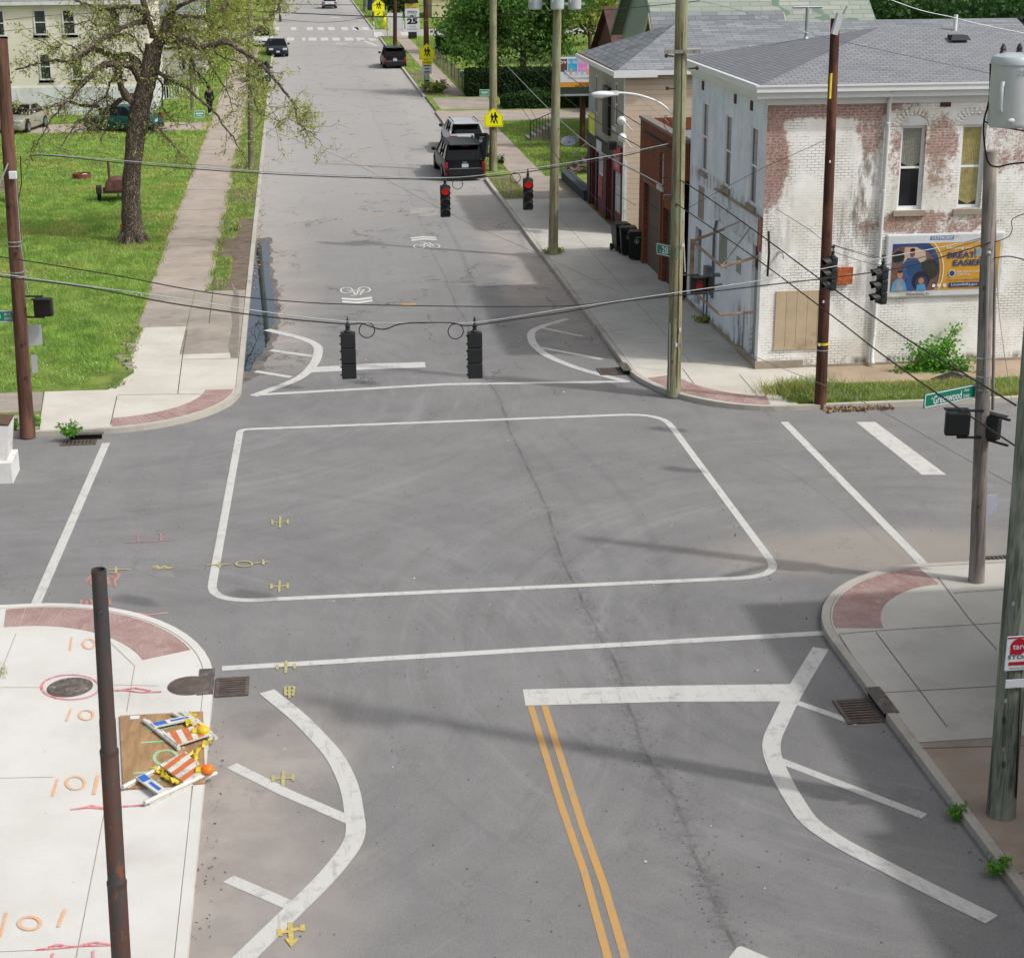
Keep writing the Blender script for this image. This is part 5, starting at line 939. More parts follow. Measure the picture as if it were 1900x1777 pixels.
# yard signs
for lab,px,py,s,rz in(('green yard sign leaning on the left lawn edge beside the walk',371,229,.6,.15),('green yard sign in the upper left garden behind branches',374,136,.75,-.05),('white edged green yard sign in front of the far fence',863,152,.85,-.2),('green yard sign left of the pole before the low shrubs',899,188,.65,-.1)):
    c=G(px,py,z=.11); t=thing('yard_sign',lab,'yard sign',c,rz,group='green yard signs'); b=MB(); b.box((0,0,.55),(s,.015,s*.66)); b.build('panel',M_SIGNW,t,world=False); b=MB(); b.box((0,-.009,.55),(s*.92,.008,s*.56)); b.build('print',mt('yard_green','#2d8a63',.5,sc=9,var=.3),t,world=False); b=MB(); b.box((0,-.015,.55+s*.05),(s*.7,.006,s*.13)); b.box((0,-.015,.55-s*.14),(s*.55,.006,s*.06)); b.build('print_line',M_SIGNW,t,world=False)
    b=MB(); [b.cyl((x,.01,0),(x,.01,.4),.012,n=5) for x in(-s*.3,s*.3)]; b.build('stake',M_GALV,t,world=False)
# ---- wall billboard
W0_=44.9
bl,br,bz0,bz1=15.93,19.32,2.02,3.8
t=thing('wall_billboard','framed billboard with a family photo and gold panel on the painted wall','billboard',((bl+br)/2,W0_,2.9)); yb=W0_-.1
b=MB(); b.bb(bl,br,yb,W0_-.005,bz0,bz1); b.build('frame',mt('frame_white','#c3c7ca',.5,var=.08,sc=2,dirt='#aaa88f'),t,bevel=.05)
M=plane_M((bl,yb-.003,bz0),(1,0,0),(0,0,1)); W_=br-bl; H_=bz1-bz0; pw0,pw1,ph0,ph1=.18,3.26,.2,1.52
def flat(nm,pts,mat,lay,par=t,M=M): q=MB(); q.M=M; n=len(pts); a=sum(pts[i][0]*pts[(i+1)%n][1]-pts[(i+1)%n][0]*pts[i][1] for i in range(n)); pts=pts if a>0 else pts[::-1]; q.poly([(x,y,.002*lay) for x,y in pts]); return q.build(nm,mat,par)
def el(cx,cy,rx,ry,n=28,a0=0,a1=360): return [(cx+rx*math.cos(R(a0+(a1-a0)*i/n)),cy+ry*math.sin(R(a0+(a1-a0)*i/n))) for i in range(n if a1-a0==360 else n+1)]
pm_=lambda n,c,v=.1,s=6: mt('print_'+n,c,.55,var=v,sc=s,bump=0)
pnl=flat('printed_panel',[(pw0,ph0),(pw1,ph0),(pw1,ph1),(pw0,ph1)],pm_('gold','#c1902f',.05,2),1)
F=lambda nm,pts,mat,lay: flat(nm,pts,mat,lay,pnl)
clip=lambda P:[(min(max(x,pw0),pw1),min(max(y,ph0),ph1)) for x,y in P]
F('print_navy',clip(el(.55,.72,1.02,1.1)),pm_('navy','#27406f'),2)
F('print_photo',clip(el(.62,.62,.9,.84)),pm_('crowd','#6a4c46',.5,9),3)
F('print_window',clip([(.5,.85),(1.2,.75),(1.12,1.28),(.85,1.42),(.52,1.42)]),pm_('wall_pink','#b39d8c',.2,3),4)
F('print_tree',clip(el(.36,1.15,.17,.18)),pm_('hair','#1d1c20',.3),4.5); F('print_foliage',clip(el(1.25,.78,.28,.3)),pm_('leaf_dk','#31302a',.7,12),4.6)
F('print_man_shirt',[(.5,.95),(.62,1.12),(.88,1.12),(1.02,.95),(1.06,.72),(.95,.7),(.92,.25),(.58,.25),(.6,.62),(.5,.6)],pm_('shirt','#26466f',.25),5)
F('print_man_arm',[(.5,.9),(.6,.85),(.62,.68),(.76,.55),(.7,.5),(.52,.64)],pm_('shirt2','#31568a',.2),5.5); F('print_man_head',el(.75,1.26,.075,.12),pm_('skin_dk','#6e4a37',.15),6); F('print_man_hair',el(.75,1.345,.07,.05),pm_('hair','#1d1c20'),6.5)
F('print_jeans',[(.6,.2),(.62,.58),(.84,.58),(.86,.2)],pm_('jeans','#2b4f86',.2),6.2)
F('print_child_coat',[(.19,.2),(.24,.45),(.36,.56),(.5,.55),(.6,.42),(.66,.2)],pm_('denim','#5a8db0',.2),7); F('print_child_shirt',[(.34,.2),(.36,.5),(.48,.5),(.54,.2)],pm_('greyshirt','#8a8d94',.3),7.5); F('print_child_head',el(.43,.66,.085,.11),pm_('skin','#a8775b',.12),8); F('print_child_hair',el(.42,.745,.075,.035),pm_('hair','#1d1c20'),8.5)
F('print_stroller',el(1.03,.48,.26,.26),pm_('stroller','#1b1f2e',.2),7.2); F('print_stroller_inner',el(1.06,.42,.18,.19),pm_('stroller2','#30384f',.2),7.6); F('print_baby',[(.92,.2),(.94,.38),(1.16,.38),(1.2,.2)],pm_('babyblue','#4a86b3',.3),8); F('print_baby_head',el(1.05,.47,.08,.09),pm_('skin','#a8775b'),8.5)
for k in range(3): F('print_dot',el(1.42+.155*k,.33,.05,.05,16),pm_('white','#d5d5d2'),9)
q=MB(); q.M=M; A=el(.62,.72,1.06,1.12,26,-28,52); B=el(.62,.72,1.035,1.1,26,-28,52); A=clip(A); q.add([(x,y,.021) for x,y in A]+[(x,y,.021) for x,y in B],[(i,i+1,27+i+1,27+i) for i in range(26)]); q.build('print_arc',pm_('white','#d5d5d2'),pnl)
for tx,mat,cx,cy,w_,h,bo,lay in(('Helping you',pm_('white','#d5d5d2'),2.1,1.36,.75,.1,.01,10),('BREATHE',pm_('navy','#27406f'),2.32,1.17,1.12,.17,.03,10),('EASIER',pm_('navy','#27406f'),2.36,.95,.86,.17,.03,10),('AIR POLLUTION',pm_('white','#d5d5d2'),2.4,.7,.7,.06,0,10),('CONTROL',pm_('white','#d5d5d2'),2.25,.62,.4,.06,0,10),('Your input makes a difference',pm_('navy','#27406f'),2.35,.47,1.15,.07,0,10)):
    q=MB(); write(q,tx,M,w_,h,cx,cy,bo,.002*lay); q.build('lettering',mat,pnl)
F('print_roundel',el(1.92,.66,.1,.1),pm_('white','#d5d5d2'),9.5); F('print_roundel_inner',el(1.92,.66,.08,.08),pm_('navy','#27406f'),10); F('print_button',[(1.85,.27),(2.75,.27),(2.75,.4),(1.85,.4)],pm_('navy','#27406f'),9.5); q=MB(); write(q,'LouisvilleKy.gov',M,.75,.09,2.3,.335,.0,.022); q.build('lettering',pm_('white','#d5d5d2'),pnl)
flat('logo_plate',[(1.22,1.6),(1.24,1.71),(1.92,1.71),(1.9,1.6)],pm_('logo_bg','#6a7aa0'),1.); q=MB(); write(q,'OUTFRONT',M,.6,.085,1.57,1.655,.02,.005); q.build('lettering',M_SIGNW,t); q=MB(); write(q,'STRONGWALL.TV',M,.66,.075,.98,.1,.01,.005); q.build('lettering',pm_('darkgrey','#3a3d42'),t)
# ---- free standing billboard behind the beige shop
Yb=92.; p0=OY(1037,108,Yb); p1=OY(1140,160,Yb); t=thing('billboard','billboard on a brown post half hidden behind the beige shop','billboard',(p0.x,Yb,p1.z)); X0=p0.x-.3; X1=X0+4.8; z0=OY(1060,162,Yb).z; z1=OY(1060,107,Yb).z
b=MB(); b.bb(X0,X1,Yb,Yb+.25,z0,z1); b.build('panel',M_SIGNW,t); M=plane_M((X0,Yb-.004,z0),(1,0,0),(0,0,1)); H_=z1-z0
b=MB(); b.bb(X0-.05,X1,Yb-.04,Yb+.28,z0-.35,z0-.02); b.build('base_trim',mt('dark_green_trim','#26342a',.6),t); b=MB(); b.bb(X0-.05,X1,Yb-.5,Yb-.05,z0-.42,z0-.36); b.build('catwalk',M_GALV,t)
def F2(nm,x0,x1,y0,y1,mat,lay=1): q=MB(); q.M=M; q.poly([(x0,y0*H_,.003*lay),(x1,y0*H_,.003*lay),(x1,y1*H_,.003*lay),(x0,y1*H_,.003*lay)]); q.build(nm,mat,t)
F2('print_band',.0,4.8,.0,.17,pm_('orange','#c5882f')); 
for k,(a,e,cc) in enumerate(((.0,.75,'#5b3a33'),(.8,1.3,'#3fa3cf'),(1.35,1.8,'#d783b8'),(1.82,2.2,'#b9c6cf'),(2.3,3.3,'#b3402f'),(3.35,4.1,'#3a6a9a'),(4.1,4.75,'#c9622f'))): F2('print_block',a,e,.52,.95,pm_('bill%d'%k,cc,.3,4))
for k in range(12): F2('print_skyline',.3+.3*k,.42+.3*k,.42,.52+.05*(k%3),pm_('sky%d'%(k%3),('#d9a3b5','#8fb9d6','#d99a70')[k%3]),2)
for tx,cx,cy,w_,h,mm in(('Love is love',1.1,.86,1.9,.22,M_SIGNW),('Home',2.8,.86,.9,.22,M_SIGNW),('is family',3.0,.64,1.3,.22,M_SIGNW),("You're somewhere in the community",2.2,.3,2.9,.1,pm_('darkgrey','#3a3d42')),('Louisville Metro',2.3,.12,1.7,.12,M_SIGNK),('Human Relations Commission',2.3,.04,2.2,.09,M_SIGNK)):
    q=MB(); write(q,tx,M,w_,h,cx,cy*H_,.01,.012); q.build('lettering',mm,t)
b=MB(); px_=OY(1081,200,Yb+.4).x; b.cyl((px_,Yb+.4,0.1),(px_,Yb+.4,z0),.16,n=12); b.build('post',mt('post_brown','#55382c',.8,sc=4),t)

# small hardware on the near poles
def hw_(par,px,py,Y,d,mat=M_GALV,nm='tag'): b=MB(); b.box(OY(px,py,Y),d); return b.build(nm,mat,par)
for px,py in((1262,612),(1255,640),(1268,455)): hw_(pC,px,py,YC-.19,(.05,.02,.09),M_SIGNW)
for px,py in((1250,105),(1278,128),(1252,165)):
    b=MB(); q=OY(px,py,YC-.1); b.cyl(q,q+Vector((-.16 if px<1262 else .16,-.05,.02)),.02,n=6); b.ball(tuple(q+Vector((-.2 if px<1262 else .2,-.06,.02))),.05,6); b.build('insulator',M_BUSH,pC)
b=MB(); b.box(OY(1238,366,YC-.16),(.2,.12,.12)); b.build('cable_clamp',M_BUSH,pC)
for px,py in((1520,640),(1528,560),(1540,300)): hw_(pD,px,py,YD-.15,(.04,.02,.06),M_SIGNW)
for px,py in((1866,1300),(1880,1120),(1862,1390)): hw_(pF,px,py,YF-.2,(.03,.02,.05),M_GALV)
conduit(pF,[OY(1885,1480,YF-.17),OY(1902,1000,YF-.17),OY(1918,700,YF-.17)],.012,M_CABLE,'ground_wire')
for px,py in((50,700),(42,640),(30,470),(20,380)): hw_(pL,px,py,YL-.18,(.05,.02,.07),M_WDK)
conduit(pC,[OY(1256,720,YC-.18),OY(1262,400,YC-.18),OY(1266,60,YC-.16)],.007,M_CABLE,'ground_wire')
b=MB(); q=OY(1888,1240,YF-.22); b.box(q+Vector((0,0,-.22)),(.3,.015,.12)); tag(b.build('route_plate',M_SIGNW),'small white route plate under the red bus stop sign','sign plate')
# ================================================================ vegetation
def m_leaf(name,a,b_,c_,tr=.35,sc=1.5):
    g=NG(name); n=g.noise(sc,3,.6); f=g.noise(35*sc/1.5,1); c=g.mix(g.ramp(n,.35,.65),hx(a),hx(b_)); c=g.mix(g.ramp(f,.5,.75,0,.7),c,hx(c_))
    if 'grass' in name: c=g.mix(g.ramp(g.noise(.28,5,.65,v=g.map(loc=(3,7,1))),.5,.68,0,.75),c,hx('#b5ad68')); c=g.mix(g.ramp(g.noise(.6,4,.6,v=g.map(loc=(9,1,1))),.54,.7,0,.6),c,hx('#456f28'))
    g.fin(c,.6,0,.25); tb=g.n('ShaderNodeBsdfTranslucent'); g.put(tb.inputs[0],g.mix(.5,c,hx(c_))); ms=g.n('ShaderNodeMixShader'); ms.inputs[0].default_value=tr
    g.t.links.new(g.b.outputs[0],ms.inputs[1]); g.t.links.new(tb.outputs[0],ms.inputs[2]); out=g.t.nodes['Material Output']; g.t.links.new(ms.outputs[0],out.inputs[0]); return g.m
M_LSPR=m_leaf('spring_leaves','#93a04c','#adb662','#c3c67c',.4,.9); M_LMAP=m_leaf('maple_leaves','#537f36','#37602a','#8aa64f',.35,.7); M_LDK=m_leaf('dark_leaves','#2f4f22','#21401b','#446b2c',.3,.5); M_LHED=m_leaf('hedge_leaves','#2b4522','#1e361b','#4b6b2a',.25,1.5)
M_LBR=m_leaf('bush_leaves','#5f9a35','#4b8229','#8abb4c',.35,2.); M_GRS=m_leaf('grass_blades','#90b955','#588a34','#c0c56a',.25,1.3); M_GRS2=m_leaf('verge_grass','#94a85c','#6c8a44','#bab372',.2,.9)
g=NG('rough_bark'); v=g.map(sc=(1,1,.16)); vo=g.vor(17,'DISTANCE_TO_EDGE',v=g.n('ShaderNodeVectorMath',operation='ADD').outputs[0]); 
va=[q for q in g.t.nodes if q.bl_idname=='ShaderNodeVectorMath'][-1]; g.put(va.inputs[0],v); sc_=g.n('ShaderNodeVectorMath',operation='SCALE'); g.put(sc_.inputs[0],g.noise(3,4,out=1)); sc_.inputs['Scale'].default_value=.35; g.put(va.inputs[1],sc_.outputs[0])
rg=g.ramp(vo,.0,.22); c=g.mix(rg,hx('#4d443c'),g.mix(g.ramp(g.noise(2.5,5),.35,.65),hx('#94867a'),hx('#7b6f64'))); g.bump(rg,1.,.05); M_BARK=g.fin(c,.95,0,.15); M_TWIG=mt('twig_bark','#5d5442',.9,var=.3,sc=3); M_TWIGG=mt('twig_green','#7c7a45',.9,var=.3,sc=3)
def leafmesh(name,pts,size,mat,parent=None,flat=.0,world=True,aspect=1.,kind=None):
    P=np.asarray(pts,dtype=np.float64); n=len(P); a=RNG.normal(size=(n,3)); a/=np.linalg.norm(a,axis=1)[:,None]; up=np.array([0,0,1.]); a=a*(1-flat)+up*flat; a/=np.linalg.norm(a,axis=1)[:,None]
    r=RNG.normal(size=(n,3)); u=np.cross(a,r); u/=np.linalg.norm(u,axis=1)[:,None]; v=np.cross(a,u); s=(size*RNG.uniform(.6,1.35,n))[:,None]
    if parent is not None and world: P=P-np.array(wloc(parent))
    V=np.stack([P-u*s*.5*aspect,P-v*s*.35,P+u*s*.5*aspect,P+v*s*.35],1).reshape(-1,3)
    me=bpy.data.meshes.new(name); me.vertices.add(4*n); me.vertices.foreach_set('co',V.ravel()); me.loops.add(4*n); me.loops.foreach_set('vertex_index',np.arange(4*n)); me.polygons.add(n); me.polygons.foreach_set('loop_start',np.arange(0,4*n,4)); me.polygons.foreach_set('loop_total',np.full(n,4)); me.update(); me.validate()
    me.materials.append(mat); o=bpy.data.objects.new(name,me); COL.objects.link(o); o.parent=parent
    if kind: o['kind']=kind
    return o
def blades(name,P,h,w,mat,lean=.5,kind='stuff',parent=None,label=None,cat_='grass'):
    P=np.asarray(P); n=len(P); hh=h*RNG.uniform(.5,1.4,n); t=RNG.uniform(0,2*PI,n); ww=w*RNG.uniform(.7,1.4,n)/2; dx,dy=np.cos(t),np.sin(t); l=RNG.normal(0,lean,(n,2))*hh[:,None]
    if parent is not None: P=P-np.array(wloc(parent))
    A=P+np.stack([dx*ww,dy*ww,-.02+0*dx],1); B=P-np.stack([dx*ww,dy*ww,.02+0*dx],1); C_=P+np.stack([l[:,0],l[:,1],hh],1); V=np.stack([A,B,C_],1).reshape(-1,3)
    me=bpy.data.meshes.new(name); me.vertices.add(3*n); me.vertices.foreach_set('co',V.ravel()); me.loops.add(3*n); me.loops.foreach_set('vertex_index',np.arange(3*n)); me.polygons.add(n); me.polygons.foreach_set('loop_start',np.arange(0,3*n,3)); me.polygons.foreach_set('loop_total',np.full(n,3)); me.update()
    me.materials.append(mat); o=bpy.data.objects.new(name,me); COL.objects.link(o); o.parent=parent
    if label: tag(o,label,cat_)
    if kind: o['kind']=kind
    return o
def scat(x0,x1,y0,y1,n,z=.11,f=None):
    P=np.stack([RNG.uniform(x0,x1,n),RNG.uniform(y0,y1,n),np.full(n,z)],1); return P if f is None else P[f(P)]
def clump(P,s=1.5,t=0.):   # uneven density
    v=np.sin(P[:,0]*s*1.7+np.sin(P[:,1]*s)*2)+np.sin(P[:,1]*s*1.3+np.cos(P[:,0]*s*.8)*2.2)+RNG.normal(0,.8,len(P)); return P[v>t]
vis=lambda P:(P[:,0]>-.27*P[:,1]+2-3)   # left edge of what the camera could see, with margin
# lawn in rows of falling density
nearL=scat(-16,-5.2,45.5,62,105000,f=vis); nearL=nearL[(nearL[:,0]<-5.3-.0*nearL[:,1])|(nearL[:,1]>52.6)]
nearL=nearL[~((nearL[:,1]<47)&(nearL[:,0]>-5.9))]
ng=nearL[RNG.random(len(nearL))<np.clip(.75+.35*np.sin(nearL[:,0]*1.3+nearL[:,1]*.7),.2,1)]
blades('grass',ng,.11,.022,M_GRS,.6,label='thick bright lawn grass nearest the left corner pavement')
blades('grass',scat(-22,-5.25,62,84,85000,f=vis),.11,.03,M_GRS,.6,label='lawn grass round the foot of the big tree')
blades('grass',scat(-30,-5.3,84,112.8,60000,f=lambda P:vis(P)&((P[:,1]<103.6+.5*np.sin(P[:,0]))|(P[:,1]>107.6+.4*np.sin(P[:,0]*1.3))|(P[:,0]>-5.6))),.12,.045,M_GRS,.6,label='lawn grass towards the cream house')
blades('grass',scat(-12,-5.4,112,182,22000),.14,.07,M_GRS,.6,label='garden grass beyond the cream house')
dn=clump(nearL,.35,1.); dn=dn[RNG.random(len(dn))<.012]; leafmesh('clover_flowers',dn+np.array([0,0,.1]),.045,mt('clover_white','#c4c6b0',.8),kind='stuff')
bpy.data.objects['clover_flowers']['label']='white clover flowers dotted through the near lawn'; bpy.data.objects['clover_flowers']['category']='flowers'
E_=np.concatenate([np.stack([-5.22+np.abs(RNG.normal(0,.09,5200))*RNG.choice([1,1,-1],5200),RNG.uniform(52.5,120,5200),np.full(5200,.12)],1),np.stack([-3.12-np.abs(RNG.normal(0,.07,4200)),RNG.uniform(57.5,120,4200),np.full(4200,.12)],1),np.stack([-5.1+np.abs(RNG.normal(0,.1,1500))*RNG.choice([1,-1],1500),RNG.uniform(45.3,52.5,1500),np.full(1500,.12)],1)]); E_=E_[np.sin(E_[:,1]*2.1)+np.sin(E_[:,1]*.9)+RNG.normal(0,.6,len(E_))>-.2]; blades('edge_grass',E_,.11,.03,M_GRS2,.8,label='ragged grass creeping over the left walk edges')
v=scat(-3.1,-1.95,57.5,120,15000); v=v[(v[:,0]<-2.55)|(v[:,1]>72)]; v=v[~((v[:,1]>63.5)&(v[:,1]<67.5)&(v[:,0]>-2.9))]; blades('grass',v,.1,.035,M_GRS2,.7,label='patchy grass in the verge between left walk and kerb')
blades('grass',scat(-3.1,-1.95,120,182,5000),.12,.08,M_GRS2,.7,label='verge grass beside the cars parked at the left')
blades('grass',scat(12.35,24,41.35,42.95,26000,f=lambda P:(P[:,0]>12.2+(42.9-P[:,1])*.0)),.11,.025,M_GRS2,.7,label='grass strip between the tan walk and the side street')
gp=G(1490,735); tuft=np.stack([RNG.normal(gp.x,.5,2000),RNG.normal(gp.y,.25,2000),np.full(2000,.11)],1); blades('tall_grass',tuft,.33,.022,M_GRS2,.45,kind=None,label='tall unmown grass clump round the red brown pole foot')
gp=G(1526,745); 
v=np.concatenate([scat(9.06,10.25,84.6,105,6500),scat(9.06,10.25,75.6,81,1100)]); blades('grass',v,.11,.04,M_GRS2,.7,label='verge grass beside the black parked van')
blades('grass',scat(11.9,24,82,105,26000,f=lambda P:P[:,0]<30),.11,.04,M_GRS,.6,label='lawn behind the beige shop and round the steps')
blades('grass',scat(9.06,40,121,182,36000,f=lambda P:(P[:,0]>11.9)|((P[:,0]<10.3)&(P[:,1]>128))),.14,.07,M_GRS,.6,label='garden lawns beyond the driveway at the right')
blades('grass',scat(11.5,50,196,213,12000),.2,.1,M_GRS,.6,label='lawn of the long tan house past the side street'); blades('grass',scat(9.2,11,196,260,3000),.2,.1,M_GRS,.6,label='far verge beside the road past the crosswalk')
v=scat(-12,-5.9,26.7,29.8,20000); blades('grass',v[(v[:,0]<-6.15+.0*v[:,1])],.09,.016,M_GRS,.6,label='small wedge of lawn at the near left edge')
gp=G(0,1250,z=.13); blades('grass',np.stack([RNG.normal(gp.x-.05,.08,160),RNG.normal(gp.y,.12,160),np.full(160,.12)],1),.1,.014,M_GRS2,.6,kind=None,label='tuft of grass in a joint at the left edge')
def weed(label,px,py,r,h,n,mat=M_LBR,z=.0,name='weed',s=.07,cz=.5):
    c=G(px,py,z=z); t=thing(name,label,'weed',c,group=None); P=[];b=MB()
    for k in range(9):
        a=random.uniform(0,2*PI); e=Vector((c.x+math.cos(a)*r*random.uniform(.3,1),c.y+math.sin(a)*r*random.uniform(.3,.8),c.z+h*random.uniform(.5,1))); b.tube([c,c.lerp(e,.5)+Vector((0,0,h*.15)),e],.006,4)
        for q in range(n//9): f=random.uniform(.25,1.05); p=c.lerp(e,f); P.append((p.x+random.gauss(0,s*.7),p.y+random.gauss(0,s*.7),max(c.z+.02,p.z+random.gauss(0,s*.5))))
    b.build('stems',M_TWIGG,t); leafmesh('leaves',P,s,mat,t,aspect=1.6); return t
weed('small leafy weed growing over the slotted drain at the left kerb',130,812,.33,.34,260,z=.12); weed('weed sprouting from the right kerb nearest the thick pole',1773,1520,.13,.24,170,z=.02,s=.05); weed('bigger weed in the right gutter at the bottom right',1851,1622,.2,.32,260,z=.02,s=.05)
weed('low green weeds round the foot of the left corner pole',25,795,.4,.25,260,z=.12); weed('sprig beside the left corner pole base',68,790,.15,.3,90,z=.12); weed('pale grass tuft at the foot of the blue painted wall',1304,598,.3,.18,150,M_GRS2,z=.12,s=.1); weed('grassy ring round the foot of the can pole',1026,470,.38,.14,300,M_GRS2,z=.12,s=.1); weed('tall weedy clump at the foot of the dark school sign pole',805,172,1.1,.7,700,M_GRS2,z=.1,s=.2); weed('tuft in the dirt verge by the left kerb',437,428,.3,.2,160,M_GRS2,z=.1,s=.08); weed('weeds behind the yellow school sign pole beside the walk',930,306,.35,.5,140,M_LHED,z=.1,s=.1)
# litter and leaf debris
P=scat(13.2,15.0,40.75,41.25,220,z=.02); P[:,2]=RNG.uniform(.01,.06,220); o=leafmesh('leaf_litter',P,.1,mt('litter_brown','#8a7358',.95,var=.4,sc=9),aspect=2.2,kind='stuff'); tag(o,'brown leaf litter spilled along the kerb by the red brown pole','litter')
P=np.concatenate([np.stack([RNG.uniform(-1.75,-1.5,150),RNG.uniform(10,25,150),RNG.uniform(.01,.04,150)],1),np.stack([RNG.uniform(-1.75,-1.45,200),RNG.uniform(58,90,200),RNG.uniform(.01,.04,200)],1),np.stack([RNG.uniform(8.6,8.88,90),RNG.uniform(18,60,90),RNG.uniform(.01,.03,90)],1)]); o=leafmesh('gutter_litter',P,.03,mt('litter_dark','#5d5043',.95,var=.5,sc=9),aspect=1.6,kind='stuff'); tag(o,'small dark debris lying in the gutters','litter')
P=scat(-1.6,8.7,14,120,130,z=.012); o=leafmesh('pebbles',P,.05,mt('pebble','#c9c4ba',.9),flat=.8,kind='stuff'); tag(o,'tiny pale scraps and pebbles scattered on the road','litter')
# ---------------------------------------------------------------- shrub at the painted wall
c=G(1735,692,z=.12); c.y=44.2; t=thing('shrub','leafy green shrub growing against the painted wall beside a dark soil square','shrub',c); P=[]; b=MB()
tips=[(1778,600),(1765,640),(1740,640),(1715,645),(1695,650),(1752,670),(1790,668),(1800,680),(1690,680),(1670,690),(1720,690),(1745,655),(1760,690),(1700,700),(1735,700),(1772,615)]
for x,y in tips:
    e=OY(x,y,44.2+random.uniform(-.5,.45)); b.tube([c,c.lerp(e,.5)+Vector((random.uniform(-.1,.1),0,.06)),e],[.02,.014,.005],5)
    for k in range(150 if y>620 else 90): f=random.uniform(.25,1.05); q=c.lerp(e,f); sp=.16 if y>620 else .08; P.append((q.x+random.gauss(0,sp),min(44.82,q.y+random.gauss(0,.13)),max(.15,q.z+random.gauss(0,sp*.8))))
b.build('stems',M_TWIG,t); leafmesh('leaves',P,.1,M_LBR,t,aspect=1.3)
b=MB(); b.prism([tuple(G(*p,z=.13)[:2]) for p in((1725,703),(1765,689),(1808,702),(1780,707),(1740,707))],.05,.134); struct('soil_square',b,mt('dark_soil','#2b2320',.95,var=.4,sc=9))
# ---------------------------------------------------------------- the big bare branched tree
tb=G(246,449,z=.1); T=thing('big_tree','big gnarled tree with twisting limbs and sparse yellow green spring leaves','tree',tb); Y0=tb.y
random.seed(21)
b=MB(); tr=[(246,452),(246,425),(243,385),(244,340),(247,300),(251,260),(256,225),(262,192),(269,165),(275,140),(281,112),(286,85)]; wd=[50,38,33,32,31,33,37,34,32,33,31,30]
pts=[OY(x,y,Y0+.0) for x,y in tr]; b.tube(cat(pts,4),[w/2/46.*f for w,f in [(wd[min(i//4,11)]*(1-(i%4)/4)+wd[min(i//4+1,11)]*(i%4)/4,1) for i in range(45)]],18,jit=.05)
for a in range(7): q=a*2*PI/7; b.tube([pts[1]+Vector((math.cos(q)*.3,math.sin(q)*.3,-.1)),pts[0]+Vector((math.cos(q)*.55,math.sin(q)*.55,.12)),pts[0]+Vector((math.cos(q)*.85,math.sin(q)*.85,-.1))],[.18,.13,.05],8)
b.build('trunk',M_BARK,T,smooth=70)
limbs=[ # (points, r0, r1, depth drift, leaf density)
([(262,190),(250,178),(232,183),(222,150)],.16,.1,-.5,0),([(225,185),(205,200),(190,205),(175,196),(150,197),(130,190),(110,192),(85,200),(60,198)],.10,.025,1.5,.4),
([(215,120),(222,150),(228,170),(245,190)],.10,.14,-.6,0),([(262,150),(250,128),(235,120),(215,119),(190,122),(170,140),(158,152),(140,170),(125,187),(98,197),(60,203),(45,210)],.19,.03,-2.5,.7),
([(264,128),(250,112),(236,103),(212,107),(190,96),(168,93),(150,106),(133,116),(105,113),(75,117),(50,124),(28,130)],.17,.025,1.8,1.),
([(275,38),(250,44),(226,52),(200,68),(178,80),(150,98),(135,112)],.11,.05,-1.8,.7),([(275,30),(256,18),(235,12),(212,16),(188,20),(165,10),(140,2)],.12,.04,2.2,.8),
([(218,122),(214,140),(202,160),(198,185),(201,212),(196,240),(186,262)],.055,.025,-.6,.5),([(195,180),(175,196),(160,215),(135,240),(120,262),(105,285)],.05,.012,-1.5,.4),([(125,187),(100,215),(85,240),(70,268)],.045,.01,-.8,.5),([(190,205),(185,225),(165,232),(150,222),(130,238)],.06,.02,.5,.3),
([(284,92),(300,78),(320,68),(345,76),(372,88),(398,82),(425,80),(452,97),(480,116),(500,136),(520,160),(542,190),(553,220),(562,236),(580,248)],.17,.015,-3.,1.3),
([(425,82),(447,72),(470,57),(488,44),(505,28),(520,8),(530,-10)],.08,.02,1.5,1.6),([(282,128),(300,140),(318,150),(345,162),(372,186),(398,208),(415,235),(432,255),(450,285),(458,305)],.10,.012,-2.8,1.),
([(340,70),(372,88),(384,108),(402,140),(418,165),(428,190),(432,208)],.05,.012,1.2,.9),([(275,205),(278,222),(295,240),(310,258),(326,275),(345,300),(362,312)],.05,.01,-2.,.6),([(286,88),(305,55),(317,25),(325,-15),(340,-70),(345,-130)],.19,.1,.5,.6),([(284,70),(276,40),(268,10),(258,-30),(240,-80),(235,-120)],.14,.07,-.8,.6),
([(322,66),(330,85),(338,110),(342,128)],.08,.04,.8,.3),([(310,48),(340,30),(372,32),(405,20),(432,-5),(455,-35)],.1,.03,2.2,1.6),([(318,20),(350,5),(390,-10),(440,-25),(480,-30)],.09,.03,-1.6,1.6),([(300,80),(325,60),(350,55),(385,62),(410,50),(440,40),(470,20)],.07,.015,3.,1.8),
([(455,97),(462,125),(458,150),(468,180),(480,205),(500,218),(520,226)],.035,.01,.9,.9),([(260,-20),(230,-15),(200,-30),(165,-25)],.09,.03,-1.2,.8),([(225,52),(205,45),(185,50),(165,40),(140,45),(120,38)],.05,.012,1.2,1.1),([(150,106),(140,90),(122,82),(100,88),(80,78)],.04,.01,-.9,1.1),([(278,105),(262,95),(250,70),(232,62),(215,72)],.05,.015,.7,.7),
([(393,82),(408,105),(430,112),(455,122),(462,145)],.04,.012,-.8,1.3),([(345,76),(352,100),(362,130),(380,148),(395,170)],.05,.012,1.0,1.1),([(290,140),(302,165),(300,190),(312,215),(330,232)],.05,.01,1.4,.6)]
LP=[]; tw=MB(); lb=MB()
def thin(p): v=np.array(p)-_C; z=v@_f; x,y=950+FPX*(v@_r)/z,888.5+FPX*(v@_d)/z; return 362<x<412 and 160<y<222   # an open gap in the crown
